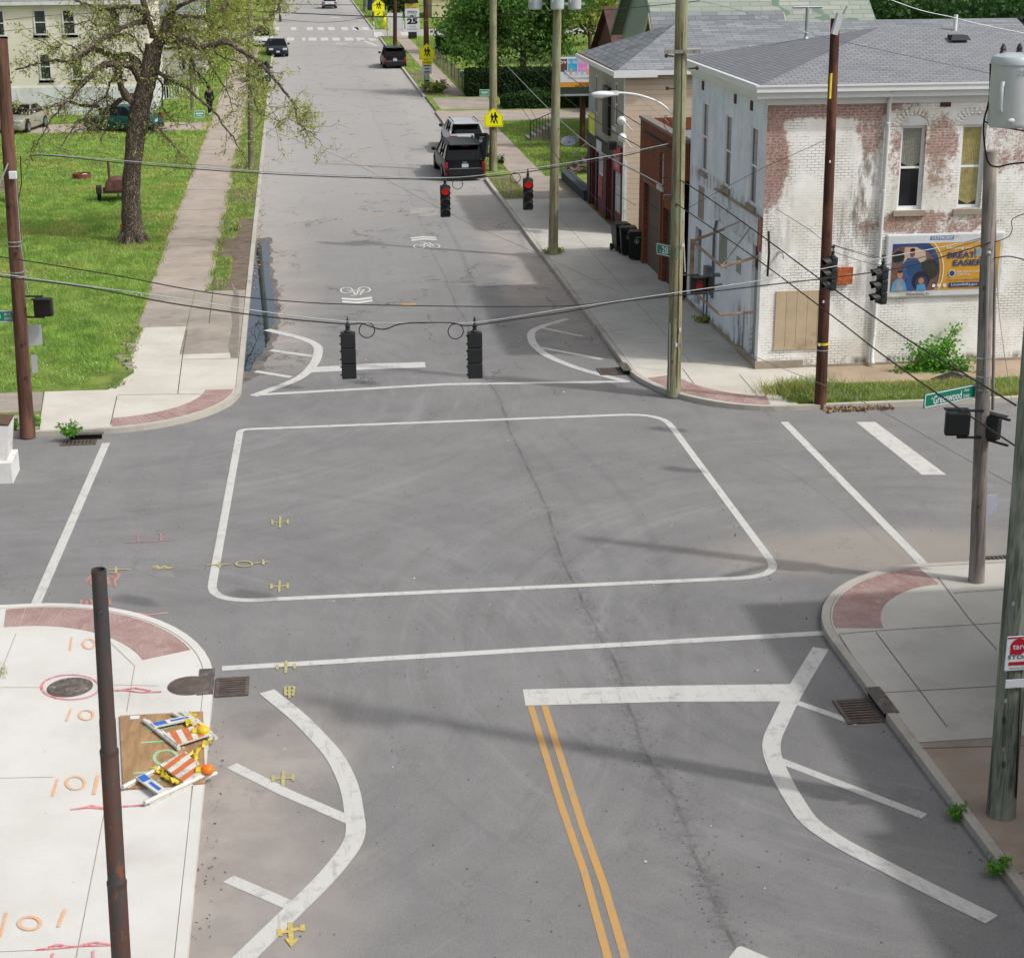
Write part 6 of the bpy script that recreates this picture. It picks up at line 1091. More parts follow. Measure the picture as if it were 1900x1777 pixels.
def gnarl(p,d,L,r,dep,den,tw):
    if thin(p) or thin(Vector(p)+Vector(d).normalized()*L*.8): return
    pts=[p]; n=4; q=Vector(p); d=Vector(d).normalized()
    for i in range(n):
        d=(d+Vector((random.gauss(0,.38),random.gauss(0,.38),random.gauss(-.02,.34)))).normalized(); q=q+d*(L/n); pts.append(q.copy())
    tw.tube(pts,[r*(1-.75*i/n) for i in range(n+1)],4 if dep else 3,cap=False)
    if dep>0:
        for k in range(random.choice((2,3,3))):
            i=random.randint(1,n); dd=(d+Vector((random.gauss(0,.8),random.gauss(0,.8),random.gauss(0,.7)))).normalized(); gnarl(pts[i],dd,L*random.uniform(.45,.75),r*.55,dep-1,den,tw)
    m_=int(random.random()*4.5*den+den*1.8)
    for k in range(m_): i=random.randint(1,n); LP.append(tuple(pts[i]+Vector([random.gauss(0,.07) for _ in range(3)])))
for L,r0,r1,dy,den in limbs:
    n=len(L); ph=random.uniform(0,6); P3=[OY(x,y,Y0+dy*(i/(n-1))+.25*math.sin(ph+i*1.3)*(i/(n-1))) for i,(x,y) in enumerate(L)]; S=cat(P3,4); m_=len(S)
    S=[p+Vector((random.gauss(0,.02),0,random.gauss(0,.02))) if 0<i<m_-1 else p for i,p in enumerate(S)]
    q=MB(); q.tube(S,[r0+(r1-r0)*(i/(m_-1))**.8 for i in range(m_)],9,jit=.08); q.build('limb',M_BARK,T,smooth=70)
    ln=sum((S[i+1]-S[i]).length for i in range(m_-1)); cnt=int(ln*(4.2+3.*min(den,1.2)))
    if den>0:
        for k in range(cnt):
            i=random.randint(int(m_*.12),m_-1); tdir=(S[min(i+1,m_-1)]-S[max(i-1,0)]).normalized(); o_=Vector((random.gauss(0,1),random.gauss(0,1),random.gauss(0,.9))).normalized(); gnarl(S[i],(tdir*.5+o_),random.uniform(.45,1.25),.018,2 if random.random()<.75 else 1,den,tw)
tw.build('twigs',M_TWIG,T)
LP=np.array(LP); LP=LP[RNG.random(len(LP))<.48]; LP=LP[[not thin(q) for q in LP]]; big=np.repeat(LP,2,axis=0)+RNG.normal(0,.06,(len(LP)*2,3)); leafmesh('leaves',big,.085,M_LSPR,T,aspect=1.2); print('big tree leaves',len(big))
# ---------------------------------------------------------------- full crowned trees
def tree(name,label,base,blobs,n,size,mat,trunk_r=.25,th=None,group=None,bark=None,hollow=.55,seed=1):
    """blobs: (dx,dy,z,rx,ry,rz) ellipsoid clumps relative to the base"""
    random.seed(seed); t=thing(name,label,'tree',base,group=group); b=MB(); base=Vector(base); w_=np.array([q[3]*q[4]*q[5] for q in blobs])**.67; w_/=w_.sum(); P=[]
    top=max(q[2] for q in blobs); 
    b.tube(cat([base-Vector((0,0,.1)),base+Vector((random.uniform(-.1,.1),0,top*.3)),base+Vector((random.uniform(-.3,.3),0,top*.65)),base+Vector((random.uniform(-.4,.4),0,top))],3),[trunk_r*(1-.085*i) for i in range(10)],10,jit=.06)
    for q in blobs: e=base+Vector((q[0],q[1],q[2])); s=base+Vector((0,0,top*random.uniform(.25,.5))); b.tube(cat([s,s.lerp(e,.5)+Vector((random.gauss(0,.2),random.gauss(0,.2),.2)),e],3),[trunk_r*.4*(1-.12*i) for i in range(7)],6)
    b.build('trunk',bark or M_BARK,t,smooth=60)
    for q,f in zip(blobs,w_):
        k=int(n*f); sub=[(RNG.normal(size=3)) for _ in range(14)]; 
        for s in sub:
            s=s/np.linalg.norm(s)*RNG.uniform(.45,.95); kk=k//14; d=RNG.normal(size=(kk,3))*.27; pp=(s+d)*np.array([q[3],q[4],q[5]])+np.array([q[0],q[1],q[2]]); P.append(pp)
    P=np.concatenate(P)+np.array(base); P=P[P[:,2]>base.z+.1]; leafmesh('crown',P,size,mat,t,aspect=1.2); return t
def at(px,py,z=.1): return G(px,py,z=z)
B=at(972,172); tree('maple_tree','full bright green maple rising behind the dark hedge',B,[(-3.2,0,3.6,2.4,2.2,1.8),(0,0,4.4,3,2.6,2.2),(2.4,.5,3.9,2.2,2.2,1.7),(-1.5,0,6.6,3,2.6,2.),(1.8,0,6.8,2.8,2.4,2.),(-4.2,0,5.4,1.8,2,1.5)],17000,.24,M_LMAP,.3,seed=3)
B=at(1095,118); tree('garden_tree','yellow green tree above the red roof beside the green gable',B,[(0,0,4.5,2.4,2.2,1.8),(-2.6,0,4.9,2,2,1.6),(2,0,6.6,2.4,2.2,1.6),(-1,0,7.4,2.6,2.2,1.7)],8500,.26,M_LSPR,.2,seed=4)
B=at(905,100); tree('garden_tree','dark green tree behind the maple to its left',B,[(0,0,3.2,2.6,2.4,2.),(-3,0,2.6,2.2,2,1.6),(2.5,0,4.6,2.6,2.4,2.2),(0,0,5.8,3,2.6,2)],8500,.3,M_LMAP,.25,seed=5)
B=at(1010,85); tree('garden_tree','deep green tree filling the gap behind the transformer cans',B,[(0,0,3.2,3.4,3,2.6),(-4,0,3.4,3,2.6,2.2),(4,0,3.8,3.2,2.8,2.4),(0,0,7,4,3,2.6)],8500,.34,M_LDK,.3,seed=6)
for i,(px,py,w_,lab) in enumerate(((1660,30,4.,'dark tree above the grey roof just right of the green roof'),(1760,28,4.5,'dark tree above the middle of the grey ridge'),(1860,32,5.,'dark tree in the top right corner'),(1800,8,5.,'taller dark tree behind the other two at the top right'))):
    B=OY(px,py+60,118 if i<3 else 135); B.z=.1; tree('garden_tree',lab,B,[(0,0,2.2,w_,w_*.8,1.6),(-w_*.6,0,3.6,w_*.7,w_*.6,1.5),(w_*.7,0,3.2,w_*.8,w_*.6,1.6),(0,0,5.,w_*.9,w_*.7,1.5)],6500,.34,M_LDK,.3,seed=10+i)
for i,(px,py,w_,z_,m_,lab) in enumerate(((395,60,3.4,3.,M_LSPR,'loose green tree behind the big tree on the left'),(345,75,2.6,2.6,M_LMAP,'green tree between the big tree and the white house'),(440,30,2.6,3.,M_LMAP,'small green tree by the far left kerb'),(520,14,3.,3.4,M_LSPR,'pale green tree left of the far road'),(735,8,2.2,1.8,M_LDK,'dark bush beyond the far crosswalk'))):
    B=at(px,py+25); tree('garden_tree',lab,B,[(0,0,z_,w_,w_*.8,w_*.6),(-w_*.6,0,z_*1.3,w_*.6,w_*.6,w_*.5),(w_*.6,0,z_*1.4,w_*.6,w_*.5,w_*.5),(0,0,z_*1.9,w_*.8,w_*.7,w_*.5)],5200,.26,m_,.16,seed=30+i)
# small round lilac-like bush by the cream house edge, hedges
def hedge(label,x0,x1,y0,y1,h,n,mat,size=.14,lump=.0,name='hedge'):
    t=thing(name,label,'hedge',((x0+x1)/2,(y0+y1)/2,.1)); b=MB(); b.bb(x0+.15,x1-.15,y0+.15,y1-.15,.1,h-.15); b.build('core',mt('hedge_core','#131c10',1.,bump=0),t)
    P=[]; k=n//2; P.append(np.stack([RNG.uniform(x0,x1,k),RNG.uniform(y0,y1,k),h+RNG.normal(0,.05,k)],1)); P.append(np.stack([RNG.uniform(x0,x1,k),y0+RNG.normal(0,.06,k),RNG.uniform(.1,h,k)],1)); P.append(np.stack([x0+RNG.normal(0,.06,k//3),RNG.uniform(y0,y1,k//3),RNG.uniform(.1,h,k//3)],1)); P=np.concatenate(P)
    if lump: P[:,2]+=lump*np.sin(P[:,0]*1.9)*np.cos(P[:,1]*1.3)*(P[:,2]/h); P[:,1]+=lump*.5*np.sin(P[:,0]*2.7)
    leafmesh('foliage',P,size,mat,t); return t
h0=G(868,182); hedge('tall clipped dark hedge behind the alley',h0.x,h0.x+13.,h0.y-.2,h0.y+1.6,1.85,12000,M_LHED)
h0=G(938,205); hedge('low loose shrub row in front of the tall hedge',h0.x,h0.x+8.5,h0.y-.2,h0.y+2.,.95,6500,M_LDK,.16,.2,'shrub_row')
c=G(812,105); hedge('round bush at the corner of the far wire fence',c.x,c.x+1.6,c.y,c.y+1.5,1.6,1500,M_LHED,.2,.2,'bush')
c=G(850,100); hedge('leafy green bush inside the far fenced garden',c.x-.6,c.x+2.2,c.y,c.y+1.6,1.1,1600,M_LBR,.22,.3,'bush')
# ================================================================ vehicles
def m_carpaint(name,c,metal=.0,rough=.3):
    g=NG(name); d=g.ramp(g.noise(3,5,.7),.4,.7,0,.05); g.b.inputs['Coat Weight'].default_value=.08; g.b.inputs['Coat Roughness'].default_value=.08
    return g.fin(g.mix(g.ma('MULTIPLY',d,.4),hx(c),hx('#8c8578',.6)),rough,metal,.15)
M_TYRE=mt('tyre','#191919',.9,bump=0); M_RIM=mt('rim','#8a8d90',.35,.7,bump=0); M_PLAST=mt('dark_plastic','#111214',.6,bump=0); M_TAIL=mt('tail_lamp','#8e1620',.2,bump=0,spec=.8); M_HEAD=mt('head_lamp','#b9bec2',.12,bump=0,spec=.9); M_PLATE=mt('number_plate','#aebfca',.5,bump=0); M_CHROME=mt('chrome','#b9bcbf',.2,.9,bump=0)
def car(name,label,loc,rz,paint,L=5.,W=1.95,H=1.85,kind='suv',tail=(.14,.5),bk=.58,plate=True,rails=True,badge=None,cat_='car'):
    """local +Y is the nose"""
    t=thing(name,label,cat_,loc,rz,group='cars parked along the kerbs'); hl,hw=L/2,W/2
    belt=H*bk if kind!='sedan' else H*.64; hood=H*(bk-.03) if kind!='sedan' else H*.62
    zb=.3 if kind!='sedan' else .22
    if kind=='suv': st=[(-hl,.45,belt*.52,.86),(-hl+.06,zb+.05,belt*.6,.93),(-hl+.14,zb,belt*.98,.965),(-hl+.5,zb,belt,1.),(0,zb,belt,1.),(hl*.36,zb,belt,1.),(hl*.44,zb,hood*1.03,.99),(hl*.8,zb,hood,.96),(hl*.93,zb,hood*.93,.9),(hl,zb+.12,hood*.72,.78)]
    else: st=[(-hl,.45,belt*.7,.78),(-hl+.12,zb,belt*.95,.9),(-hl*.72,zb,belt*.99,.97),(-hl*.4,zb,belt,1.),(0,zb,belt,1.),(hl*.32,zb,belt*.99,1.),(hl*.42,zb,hood,.99),(hl*.78,zb,hood*.93,.95),(hl*.94,zb,hood*.78,.86),(hl,zb+.1,hood*.6,.7)]
    b=MB(); V=[];N=0
    for y,z0,z1,k in st:
        w_=hw*k; half=[(w_*.9,z0),(w_*.985,z0+.1),(w_,z0+(z1-z0)*.5),(w_*.985,z1-.1),(w_*.93,z1-.02),(w_*.5,z1+.012)]
        ring=[(-x,z) for x,z in half]+[(x,z) for x,z in reversed(half)]; N=len(ring); V+=[(x,y,z) for x,z in ring]
    k=len(st); Fs=[(i*N+j,(i+1)*N+j,(i+1)*N+(j+1)%N,i*N+(j+1)%N) for i in range(k-1) for j in range(N)]+[tuple(range(N)),tuple(range((k-1)*N+N-1,(k-1)*N-1,-1))]; b.add(V,Fs)
    body=b.build('body',paint,t,world=False,smooth=50,bevel=.05)
    # greenhouse
    if kind=='suv': y0b,y0t,y1t,y1b=-hl+.13,-hl+.42,hl*.1,hl*.42
    else: y0b,y0t,y1t,y1b=-hl*.66,-hl*.3,hl*.08,hl*.42
    wb,wt=hw*.93,hw*.76; zt=H-.06
    bt=[(-wb,y0b,belt-.02),(wb,y0b,belt-.02),(wb*.98,y1b,belt-.02),(-wb*.98,y1b,belt-.02)]; tp=[(-wt,y0t,zt),(wt,y0t,zt),(wt*.96,y1t,zt),(-wt*.96,y1t,zt)]
    b=MB(); b.add(bt+tp,[(0,1,5,4),(1,2,6,5),(2,3,7,6),(3,0,4,7),(4,5,6,7)]); b.build('windows',M_CARGLASS,t,world=False,smooth=30,bevel=.05)
    b=MB(); f=1.04; xs_=[-1,-.55,0,.55,1]; ys=[y0t-.08,y0t+.2,(y0t+y1t)/2,y1t-.1,y1t+.06]; vv=[]
    for y in ys:
        for x in xs_: vv.append((x*wt*f*(1 if y<y1t-.2 else .97),y,zt+.0+.055*(1-x*x)*(1-((y-(y0t+y1t)/2)/((y1t-y0t)*.6))**2*.5)))
    n=len(vv); lo=[(x,y,zt-.035) for x,y,z in vv]; fs=[(i*5+j,i*5+j+1,(i+1)*5+j+1,(i+1)*5+j) for i in range(4) for j in range(4)]; b.add(vv+lo,fs+[(n+i*5+j,n+(i+1)*5+j,n+(i+1)*5+j+1,n+i*5+j+1) for i in range(4) for j in range(4)]+[(j+1,j,n+j,n+j+1) for j in range(4)]+[(20+j,21+j,n+21+j,n+20+j) for j in range(4)]+[(i*5,(i+1)*5,n+(i+1)*5,n+i*5) for i in range(4)]+[((i+1)*5+4,i*5+4,n+i*5+4,n+(i+1)*5+4) for i in range(4)]); b.build('roof',paint,t,world=False,smooth=40)
    for s in(-1,1):
        for a,e in (((wb,y0b),(wt,y0t)),((wb*.98,y1b),(wt*.96,y1t))): b=MB(); b.tube([(s*a[0],a[1],belt-.03),(s*e[0],e[1],zt)],.05,6); b.build('pillar',paint,t,world=False)
        ym=(y0b+y1b)/2
        for yy in((ym-.1,ym+.06) if kind=='sedan' else (ym-.55,ym+.35)): b=MB(); b.tube([(s*wb*.995,yy,belt-.02),(s*wt*1.0,yy-.03,zt)],.032,5); b.build('pillar',M_PLAST,t,world=False)
        b=MB(); b.ball((s*(hw+.11),y1b-.28,belt+.1),.12,6,(1.,.6,.8)); b.build('mirror',paint if kind!='suv' else M_PLAST,t,world=False,smooth=60)
        if rails: b=MB(); b.tube([(s*wt*.92,y0t+.05,zt+.04),(s*wt*.93,y0t+.15,zt+.1),(s*wt*.93,y1t-.15,zt+.1),(s*wt*.92,y1t,zt+.04)],.025,5); b.build('roof_rail',M_PLAST,t,world=False)
        # lamps
        tw_,th=tail; zc=belt-.12-th/2 if kind=='suv' else belt-.14; b=MB(); b.box((s*(hw*.945-tw_/2),-hl+.115,zc),(tw_,.1,th)); b.box((s*(hw*.955),-hl+.22,zc),(.06,.24,th*.9)); b.build('tail_light',M_TAIL,t,world=False,bevel=.02)
        b=MB(); b.box((s*hw*.66,hl-.12,hood*.76),(hw*.42,.2,.16)); b.build('headlight',M_HEAD,t,world=False,bevel=.03)
        for yy in(-hl*.6,hl*.62):
            w_=thing_child('wheel',t,(s*(hw-.1),yy,.36)); 
    b=MB(); b.box((0,-hl+.02,.5),(W*.9,.12,.2)); b.build('rear_bumper',M_PLAST if kind=='suv' else paint,t,world=False,bevel=.04)
    b=MB(); b.box((0,-hl+.1,.4),(W*.8,.3,.25)); b.build('underside',M_PLAST,t,world=False)
    b=MB(); b.box((0,hl-.045,hood*.62),(W*.4,.1,.2)); b.build('grille',M_PLAST,t,world=False,bevel=.02)
    if plate: b=MB(); b.box((0,-hl+(.055 if kind=='suv' else -.01),belt*.72),(.32,.02,.17)); b.build('number_plate',M_PLATE,t,world=False); b=MB(); b.box((0,hl+.01,.5),(.3,.02,.14)); b.build('number_plate',M_PLATE,t,world=False)
    if kind=='suv': b=MB(); b.box((0,-hl+.16,zt+.01),(W*.7,.34,.05)); b.build('spoiler',paint,t,world=False,bevel=.015); b=MB(); b.box((0,-hl+.1,zt-.03),(.4,.03,.04)); b.build('brake_light',M_TAIL,t,world=False)
    if kind=='suv': b=MB(); b.tube([(0,-hl+.2,belt+.02),(.25,-hl+.22,belt+.12)],.012,4); b.build('wiper',M_PLAST,t,world=False)
    if badge: b=MB(); b.box((0,-hl+.09,belt*.87),(.22,.02,.06)); b.build('badge',M_CHROME,t,world=False); b=MB(); b.box((0,-hl-.045,.62),(W*.76,.02,.03)); b.build('chrome_strip',M_CHROME,t,world=False)
    return t
_WH={}
def thing_child(nm,par,loc):
    if 'm' not in _WH:
        b=MB(); b.cyl((-.12,0,0),(.12,0,0),.36,n=22); b.k=0; a=b.build('tyre',M_TYRE,None,bevel=.04); q=MB(); [q.cyl((s*.1,0,0),(s*.128,0,0),.22,n=16) for s in(-1,1)]; r=q.build('rim',M_RIM,None); h=MB(); h.cyl((-.135,0,0),(.135,0,0),.43,n=22); ar=h.build('wheel_arch',M_PLAST,None); _WH['m']=(a.data,r.data,ar.data)
        for o in(a,r,ar): bpy.data.objects.remove(o)
    w_=bpy.data.objects.new(nm,None); COL.objects.link(w_); w_.parent=par; w_.location=loc; w_.empty_display_size=.1
    s=1 if loc[0]>0 else -1
    for k,n_ in((0,'tyre'),(1,'rim')):
        o=bpy.data.objects.new(n_,_WH['m'][k]); COL.objects.link(o); o.parent=w_
        if k==0: m_=o.modifiers.new('b','BEVEL'); m_.width=.04; m_.segments=2; m_.limit_method='ANGLE'
    o=bpy.data.objects.new('wheel_arch',_WH['m'][2]); COL.objects.link(o); o.parent=par; o.location=(loc[0]-s*.06,loc[1],loc[2]+.06)
    return w_
P_BLK=m_carpaint('paint_black','#060709'); P_SIL=m_carpaint('paint_silver','#bcc2c7',.15); P_WHT=m_carpaint('paint_white','#b9bdc0',0); P_BLK2=m_carpaint('paint_black_blue','#090a0e'); P_DGRN=m_carpaint('paint_dark_green','#24403a'); P_CHAMP=m_carpaint('paint_champagne','#a6a497',.5); P_DKB=m_carpaint('paint_dark_blue','#262d38',.4); P_TEAL=m_carpaint('paint_teal','#174d49')
c=G(861,337); car('parked_van','black long van parked nose away at the right kerb, nearest of the row','x'and Vector((c.x,c.y+2.85,0)),R(1.5),P_BLK,5.6,2.02,1.76,tail=(.13,.62),badge=1)
c=G(865,286); car('parked_car','silver crossover car parked just ahead of the nearest black van',Vector((c.x,c.y+2.45,0)),R(1),P_SIL,4.9,1.88,1.64,tail=(.38,.24),bk=.66)
c=G(733,128); car('parked_van','farther black van with red tail lights parked by the dirt verge',Vector((c.x,c.y+2.5,0)),R(.5),P_BLK2,5.,1.92,1.72,tail=(.16,.5),badge=1)
b=MB(); c2=G(722,127); b.box((c2.x,c2.y-.25,.5),(.35,.1,.35)); tag(b.build('tow_cover',M_FY),'bright yellow cover hanging under the farther black van','cover')
c=G(612,17); car('moving_car','white car driving away at the very top of the road',Vector((c.x,c.y+2.3,0)),0,P_WHT,4.6,1.95,1.75,tail=(.3,.24))['group']='cars driving on the road'
c=G(492,92); car('parked_truck','white pickup facing the camera parked behind the dark sedan on the left',Vector((c.x-.2,c.y+3.6,0)),PI,P_WHT,5.4,1.95,1.85)
c=G(516,107); car('parked_car','dark blue sedan facing the camera at the left kerb',Vector((c.x-.1,c.y+2.4,0)),PI+.05,P_DKB,4.8,1.85,1.5,'sedan',rails=False)
c=G(482,157); car('parked_car','dark green car half hidden by the conduit pole at the left kerb',Vector((c.x-.1,c.y+2.4,0)),PI,P_DGRN,4.7,1.8,1.55,'sedan',rails=False)
c=G(45,250,z=.1); car('parked_car','champagne coloured car parked on the lawn drive beside the left corner pole',Vector((c.x-.4,c.y+2.2,.1)),PI-R(12),P_CHAMP,4.6,1.85,1.6,'sedan',rails=False)
c=G(225,248,z=.1); car('parked_car','dark teal car parked on the lawn behind the big trunk',Vector((c.x,c.y+1.2,.1)),R(62),P_TEAL,4.6,1.8,1.55,'sedan',rails=False)
# gravel lane the lawn cars stand on
b=MB(); b.bb(-30,-5.3,103.5,107.7,.05,.13); struct('lane',b,M_WALKF)
# ---------------------------------------------------------------- wheeled bins
M_BIN=mt('bin_black','#0b0d10',.5,var=.15,sc=3,bump=0); M_BINB=mt('bin_blue','#1c2c4c',.5,bump=0)
def make_bin(label,loc,rz,mat=M_BIN,logo=True):
    t=thing('wheeled_bin',label,'trash bin',loc,rz,group='wheeled trash bins'); b=MB(); lo=[(-.24,-.26,.06),(.24,-.26,.06),(.24,.24,.06),(-.24,.24,.06)]; hi=[(-.31,-.36,.98),(.31,-.36,.98),(.31,.34,.98),(-.31,.34,.98)]; b.add(lo+hi,[(3,2,1,0),(4,5,6,7),(0,1,5,4),(1,2,6,5),(2,3,7,6),(3,0,4,7)]); b.build('body',mat,t,world=False,bevel=.03)
    b=MB(); b.box((0,-.01,1.0),(.66,.74,.04)); b.box((0,-.02,1.04),(.58,.6,.05)); b.build('lid',mat,t,world=False,bevel=.02); b=MB(); b.tube([(-.26,.38,.95),(-.26,.42,1.0),(.26,.42,1.0),(.26,.38,.95)],.018,6); b.build('handle',mat,t,world=False)
    for s in(-1,1): b=MB(); b.cyl((s*.24,.28,.13),(s*.3,.28,.13),.13,n=16); b.build('wheel',M_TYRE,t,world=False)
    if logo: b=MB(); [b.box((.075*math.cos(k*PI/5),-.345,.72+.075*math.sin(k*PI/5)),(.03,.012,.03)) for k in range(10)]; b.box((0,-.342,.71),(.06,.012,.07)); b.box((.05,-.355,.87),(.2,.01,.02)); b.build('emblem',mt('emblem_grey','#8f959b',.6,bump=0),t,world=False)
    return t
c=G(1184,484,z=.13); make_bin('nearest of the three black bins by the brown garage, emblem facing the street',(c.x,c.y+.3,.126),R(-12)); c=G(1168,476,z=.13); make_bin('middle of the three black bins by the brown garage',(c.x+.0,c.y+.35,.126),R(-6)); make_bin('hindmost of the three black bins by the brown garage',(c.x-.12,c.y+1.15,.126),R(8))
c=G(894,296,z=.1); b_=make_bin('black bin tipped back between the black van and the school sign pole',(c.x,c.y+.2,.16),R(-14)); b_.rotation_euler=(R(-14),0,R(-14)); b_.scale=(1.15,1.15,1.15)
c=G(688,21,z=.1); make_bin('dark blue bin between the two far grey poles',(c.x,c.y,.11),0,M_BINB,False).scale=(1.7,1.7,1.7)
c=G(305,183,z=.1); make_bin('dark bin by the white railing behind the big tree',(c.x,c.y,.11),0,M_BIN,False).scale=(1.2,1.2,1.2)
# ---------------------------------------------------------------- lawn clutter
c=G(152,331,z=.1); t=thing('fire_ring','rusty ring of a fire pit in the lawn','fire pit',c); b=MB(); n=26; R1,R2=.44,.41
b.add([(r*math.cos(2*PI*i/n),r*math.sin(2*PI*i/n),z) for r,z in((R1,0),(R1,.24),(R2,.24),(R2,.02)) for i in range(n)],[(k*n+i,k*n+(i+1)%n,(k+1)*n+(i+1)%n,(k+1)*n+i) for k in range(3) for i in range(n)]); b.build('ring',mt('rust_ring','#6f3f30',.9,var=.4,sc=6),t,world=False,smooth=40); b=MB(); b.lathe([(.4,0),(.3,.06),(.05,.08)],n=14); b.build('ash',mt('ash','#3a3632',1.),t,world=False)
b=MB(); b.ball((.16,.05,.14),.14,6,(1.3,.8,.6)); b.build('wrapper',mt('paper_white','#c4bdb4',.8),t,world=False)
c=G(220,372,z=.1); t=thing('smoker_trailer','rusty drum smoker on a small trailer beside the big trunk','smoker',c,R(6)); M_RUSTD=mt('rust_drum','#5b3a33',.9,var=.45,sc=4,dirt='#7d5a50')
b=MB(); pr=[(.55*math.cos(a),.42+.5*max(0,math.sin(a))) for a in [PI*i/14 for i in range(15)]]; n=15; b.add([(x,-.65,z+.1) for x,z in pr]+[(x,.65,z+.1) for x,z in pr],[(i,i+1,n+i+1,n+i) for i in range(n-1)]+[tuple(range(n-1,-1,-1)),tuple(range(n,2*n)),(0,n,2*n-1,n-1)]); b.build('drum',M_RUSTD,t,world=False,smooth=35)
b=MB(); b.box((0,0,.46),(1.3,1.5,.06)); b.box((0,-1.2,.44),(.08,1.,.06)); b.build('frame',mt('frame_dark','#2b2523',.8),t,world=False); b=MB(); b.cyl((-.32,-.3,.95),(-.32,-.3,1.75),.06); b.build('chimney',M_RUSTD,t,world=False)
for s in(-1,1): b=MB(); b.cyl((s*.74,0,.3),(s*.9,0,.3),.3,n=18); b.build('wheel',M_TYRE,t,world=False); b=MB(); b.box((s*.82,0,.63),(.26,.75,.06)); b.box((s*.82,-.36,.5),(.26,.04,.25)); b.build('fender',mt('frame_dark','#2b2523',.8),t,world=False)
c=G(226,440,z=.1); b=MB(); b.box((0,0,.22),(.1,.3,.44)); o=b.build('orange_board',mt('orange_board','#a4532b',.8,var=.2)); o.location=c+Vector((-.02,.5,0)); tag(o,'small orange board leaning behind the big trunk','board')
# weathered bench at the left edge behind the corner pole
c=G(3,375,z=.1); t=thing('bench','weathered bench cut off by the left edge','bench',c,R(10)); M_BEN=mt('bench_grey','#7f7468',.9,var=.3,sc=5)
b=MB(); [b.box((0,-.2+.14*k,.45),(1.3,.12,.04)) for k in range(4)]; b.build('seat',M_BEN,t,world=False); b=MB(); [b.box((0,.3,.6+.14*k),(1.3,.04,.11)) for k in range(3)]; b.build('backrest',M_BEN,t,world=False)
for s in(-1,1): b=MB(); b.box((s*.55,0,.22),(.06,.5,.42)); b.box((s*.55,.32,.45),(.06,.05,.9)); b.build('leg',M_BEN,t,world=False)
# white painted timber structure at the left edge of the side street
c=G(0,885); t=thing('painted_bin_store','white painted timber box with a brown top cut off by the left edge','box',(c.x-.4,c.y,0),R(0)); M_WP=mt('white_timber','#cfcfcd',.7,var=.08,sc=4,dirt='#a9a29a')
xr=G(33,880).x-c.x+.4; b=MB(); b.bb(-1.6,xr,-.55,.5,.0,.5); b.build('lower_box',M_WP,t,world=False,bevel=.01)
b=MB(); b.add([(-1.6,-.4,.5),(xr-.12,-.4,.5),(xr-.12,.45,.5),(-1.6,.45,.5),(-1.6,-.35,1.5),(xr-.0,-.35,1.3),(xr-.0,.4,1.3),(-1.6,.4,1.5)],[(3,2,1,0),(4,5,6,7),(0,1,5,4),(1,2,6,5),(2,3,7,6),(3,0,4,7)]); b.build('upper_box',M_WP,t,world=False)
b=MB(); b.add([(-1.6,-.36,1.52),(xr+.0,-.36,1.32),(xr+.0,.42,1.32),(-1.6,.42,1.52),(-1.6,-.36,1.55),(xr,-.36,1.35),(xr,.42,1.35),(-1.6,.42,1.55)],[(4,5,6,7),(0,1,5,4),(1,2,6,5),(2,3,7,6),(3,0,4,7)]); b.build('top_board',mt('brown_felt','#5b4338',.9,var=.2),t,world=False)
# ---------------------------------------------------------------- steps, railings, fences
c=G(984,262,z=.1); t=thing('garden_steps','concrete garden steps with a black railing behind the can pole','steps',c); b=MB(); [b.bb(-.1+.28*k,.2+.28*k,.0+.0*k,1.6,.0,.16*(k+1)) for k in range(5)]; b.build('steps',m_concrete('step_stone','#9a9488','#86807466'[:7],'#5f5a50'),t,world=False)
b=MB(); A=[Vector((.0+.34*k,-.05,.14*k)) for k in range(5)]; 
for k in range(5):
    for h_ in (0,.5): q=A[k]+Vector((.34*h_,0,.14*h_)); b.cyl(q,q+Vector((0,0,1.05)),.014 if h_ or k not in(0,4) else .03,n=5)
b.tube([A[0]+Vector((0,0,1.05)),A[4]+Vector((.17,0,1.12))],.025,5); b.build('railing',M_BLKM,t,world=False)
b=MB(); b.bb(c.x+1.6,c.x+9,c.y+.2,c.y+1.4,.1,.16); struct('garden_path',b,M_WALKF)
c=G(1058,322,z=.1); t=thing('wooden_stairs','weathered wooden stairs and deck beside the red shop front','stairs',c); M_DECK=mt('deck_grey','#75695e',.9,var=.3,sc=4); 
b=MB(); [b.box((.2+.3*k,0,.2+.2*k),(.34,1.3,.05)) for k in range(6)]; b.build('treads',M_DECK,t,world=False); b=MB(); b.box((2.5,.6,1.4),(1.6,2.6,.08)); b.build('deck',M_DECK,t,world=False)
for s in(-.65,.65): b=MB(); b.add([(0,s,.0),(2.,s,1.3),(2.,s,1.5),(-.1,s,.2)],[(0,1,2,3)]); b.add([(0,s+.05,.0),(2.,s+.05,1.3),(2.,s+.05,1.5),(-.1,s+.05,.2)],[(3,2,1,0)]); b.build('stringer',M_DECK,t,world=False)
b=MB(); [b.box((1.75,-.6+.2*k,1.9),(.04,.05,1.)) for k in range(12)]; b.box((1.75,.5,2.42),(.08,2.4,.05)); [b.box((1.8+.2*k,-.68,1.9),(.05,.04,1.)) for k in range(7)]; b.box((2.4,-.68,2.42),(1.4,.08,.05)); b.tube([(.0,-.68,1.0),(1.75,-.68,2.4)],.035,5); b.build('deck_railing',M_DECK,t,world=False)
for q in((1.8,-.6),(3.2,-.6),(1.8,1.8)): b=MB(); b.box((q[0],q[1],.7),(.1,.1,1.4)); b.build('deck_post',M_DECK,t,world=False)
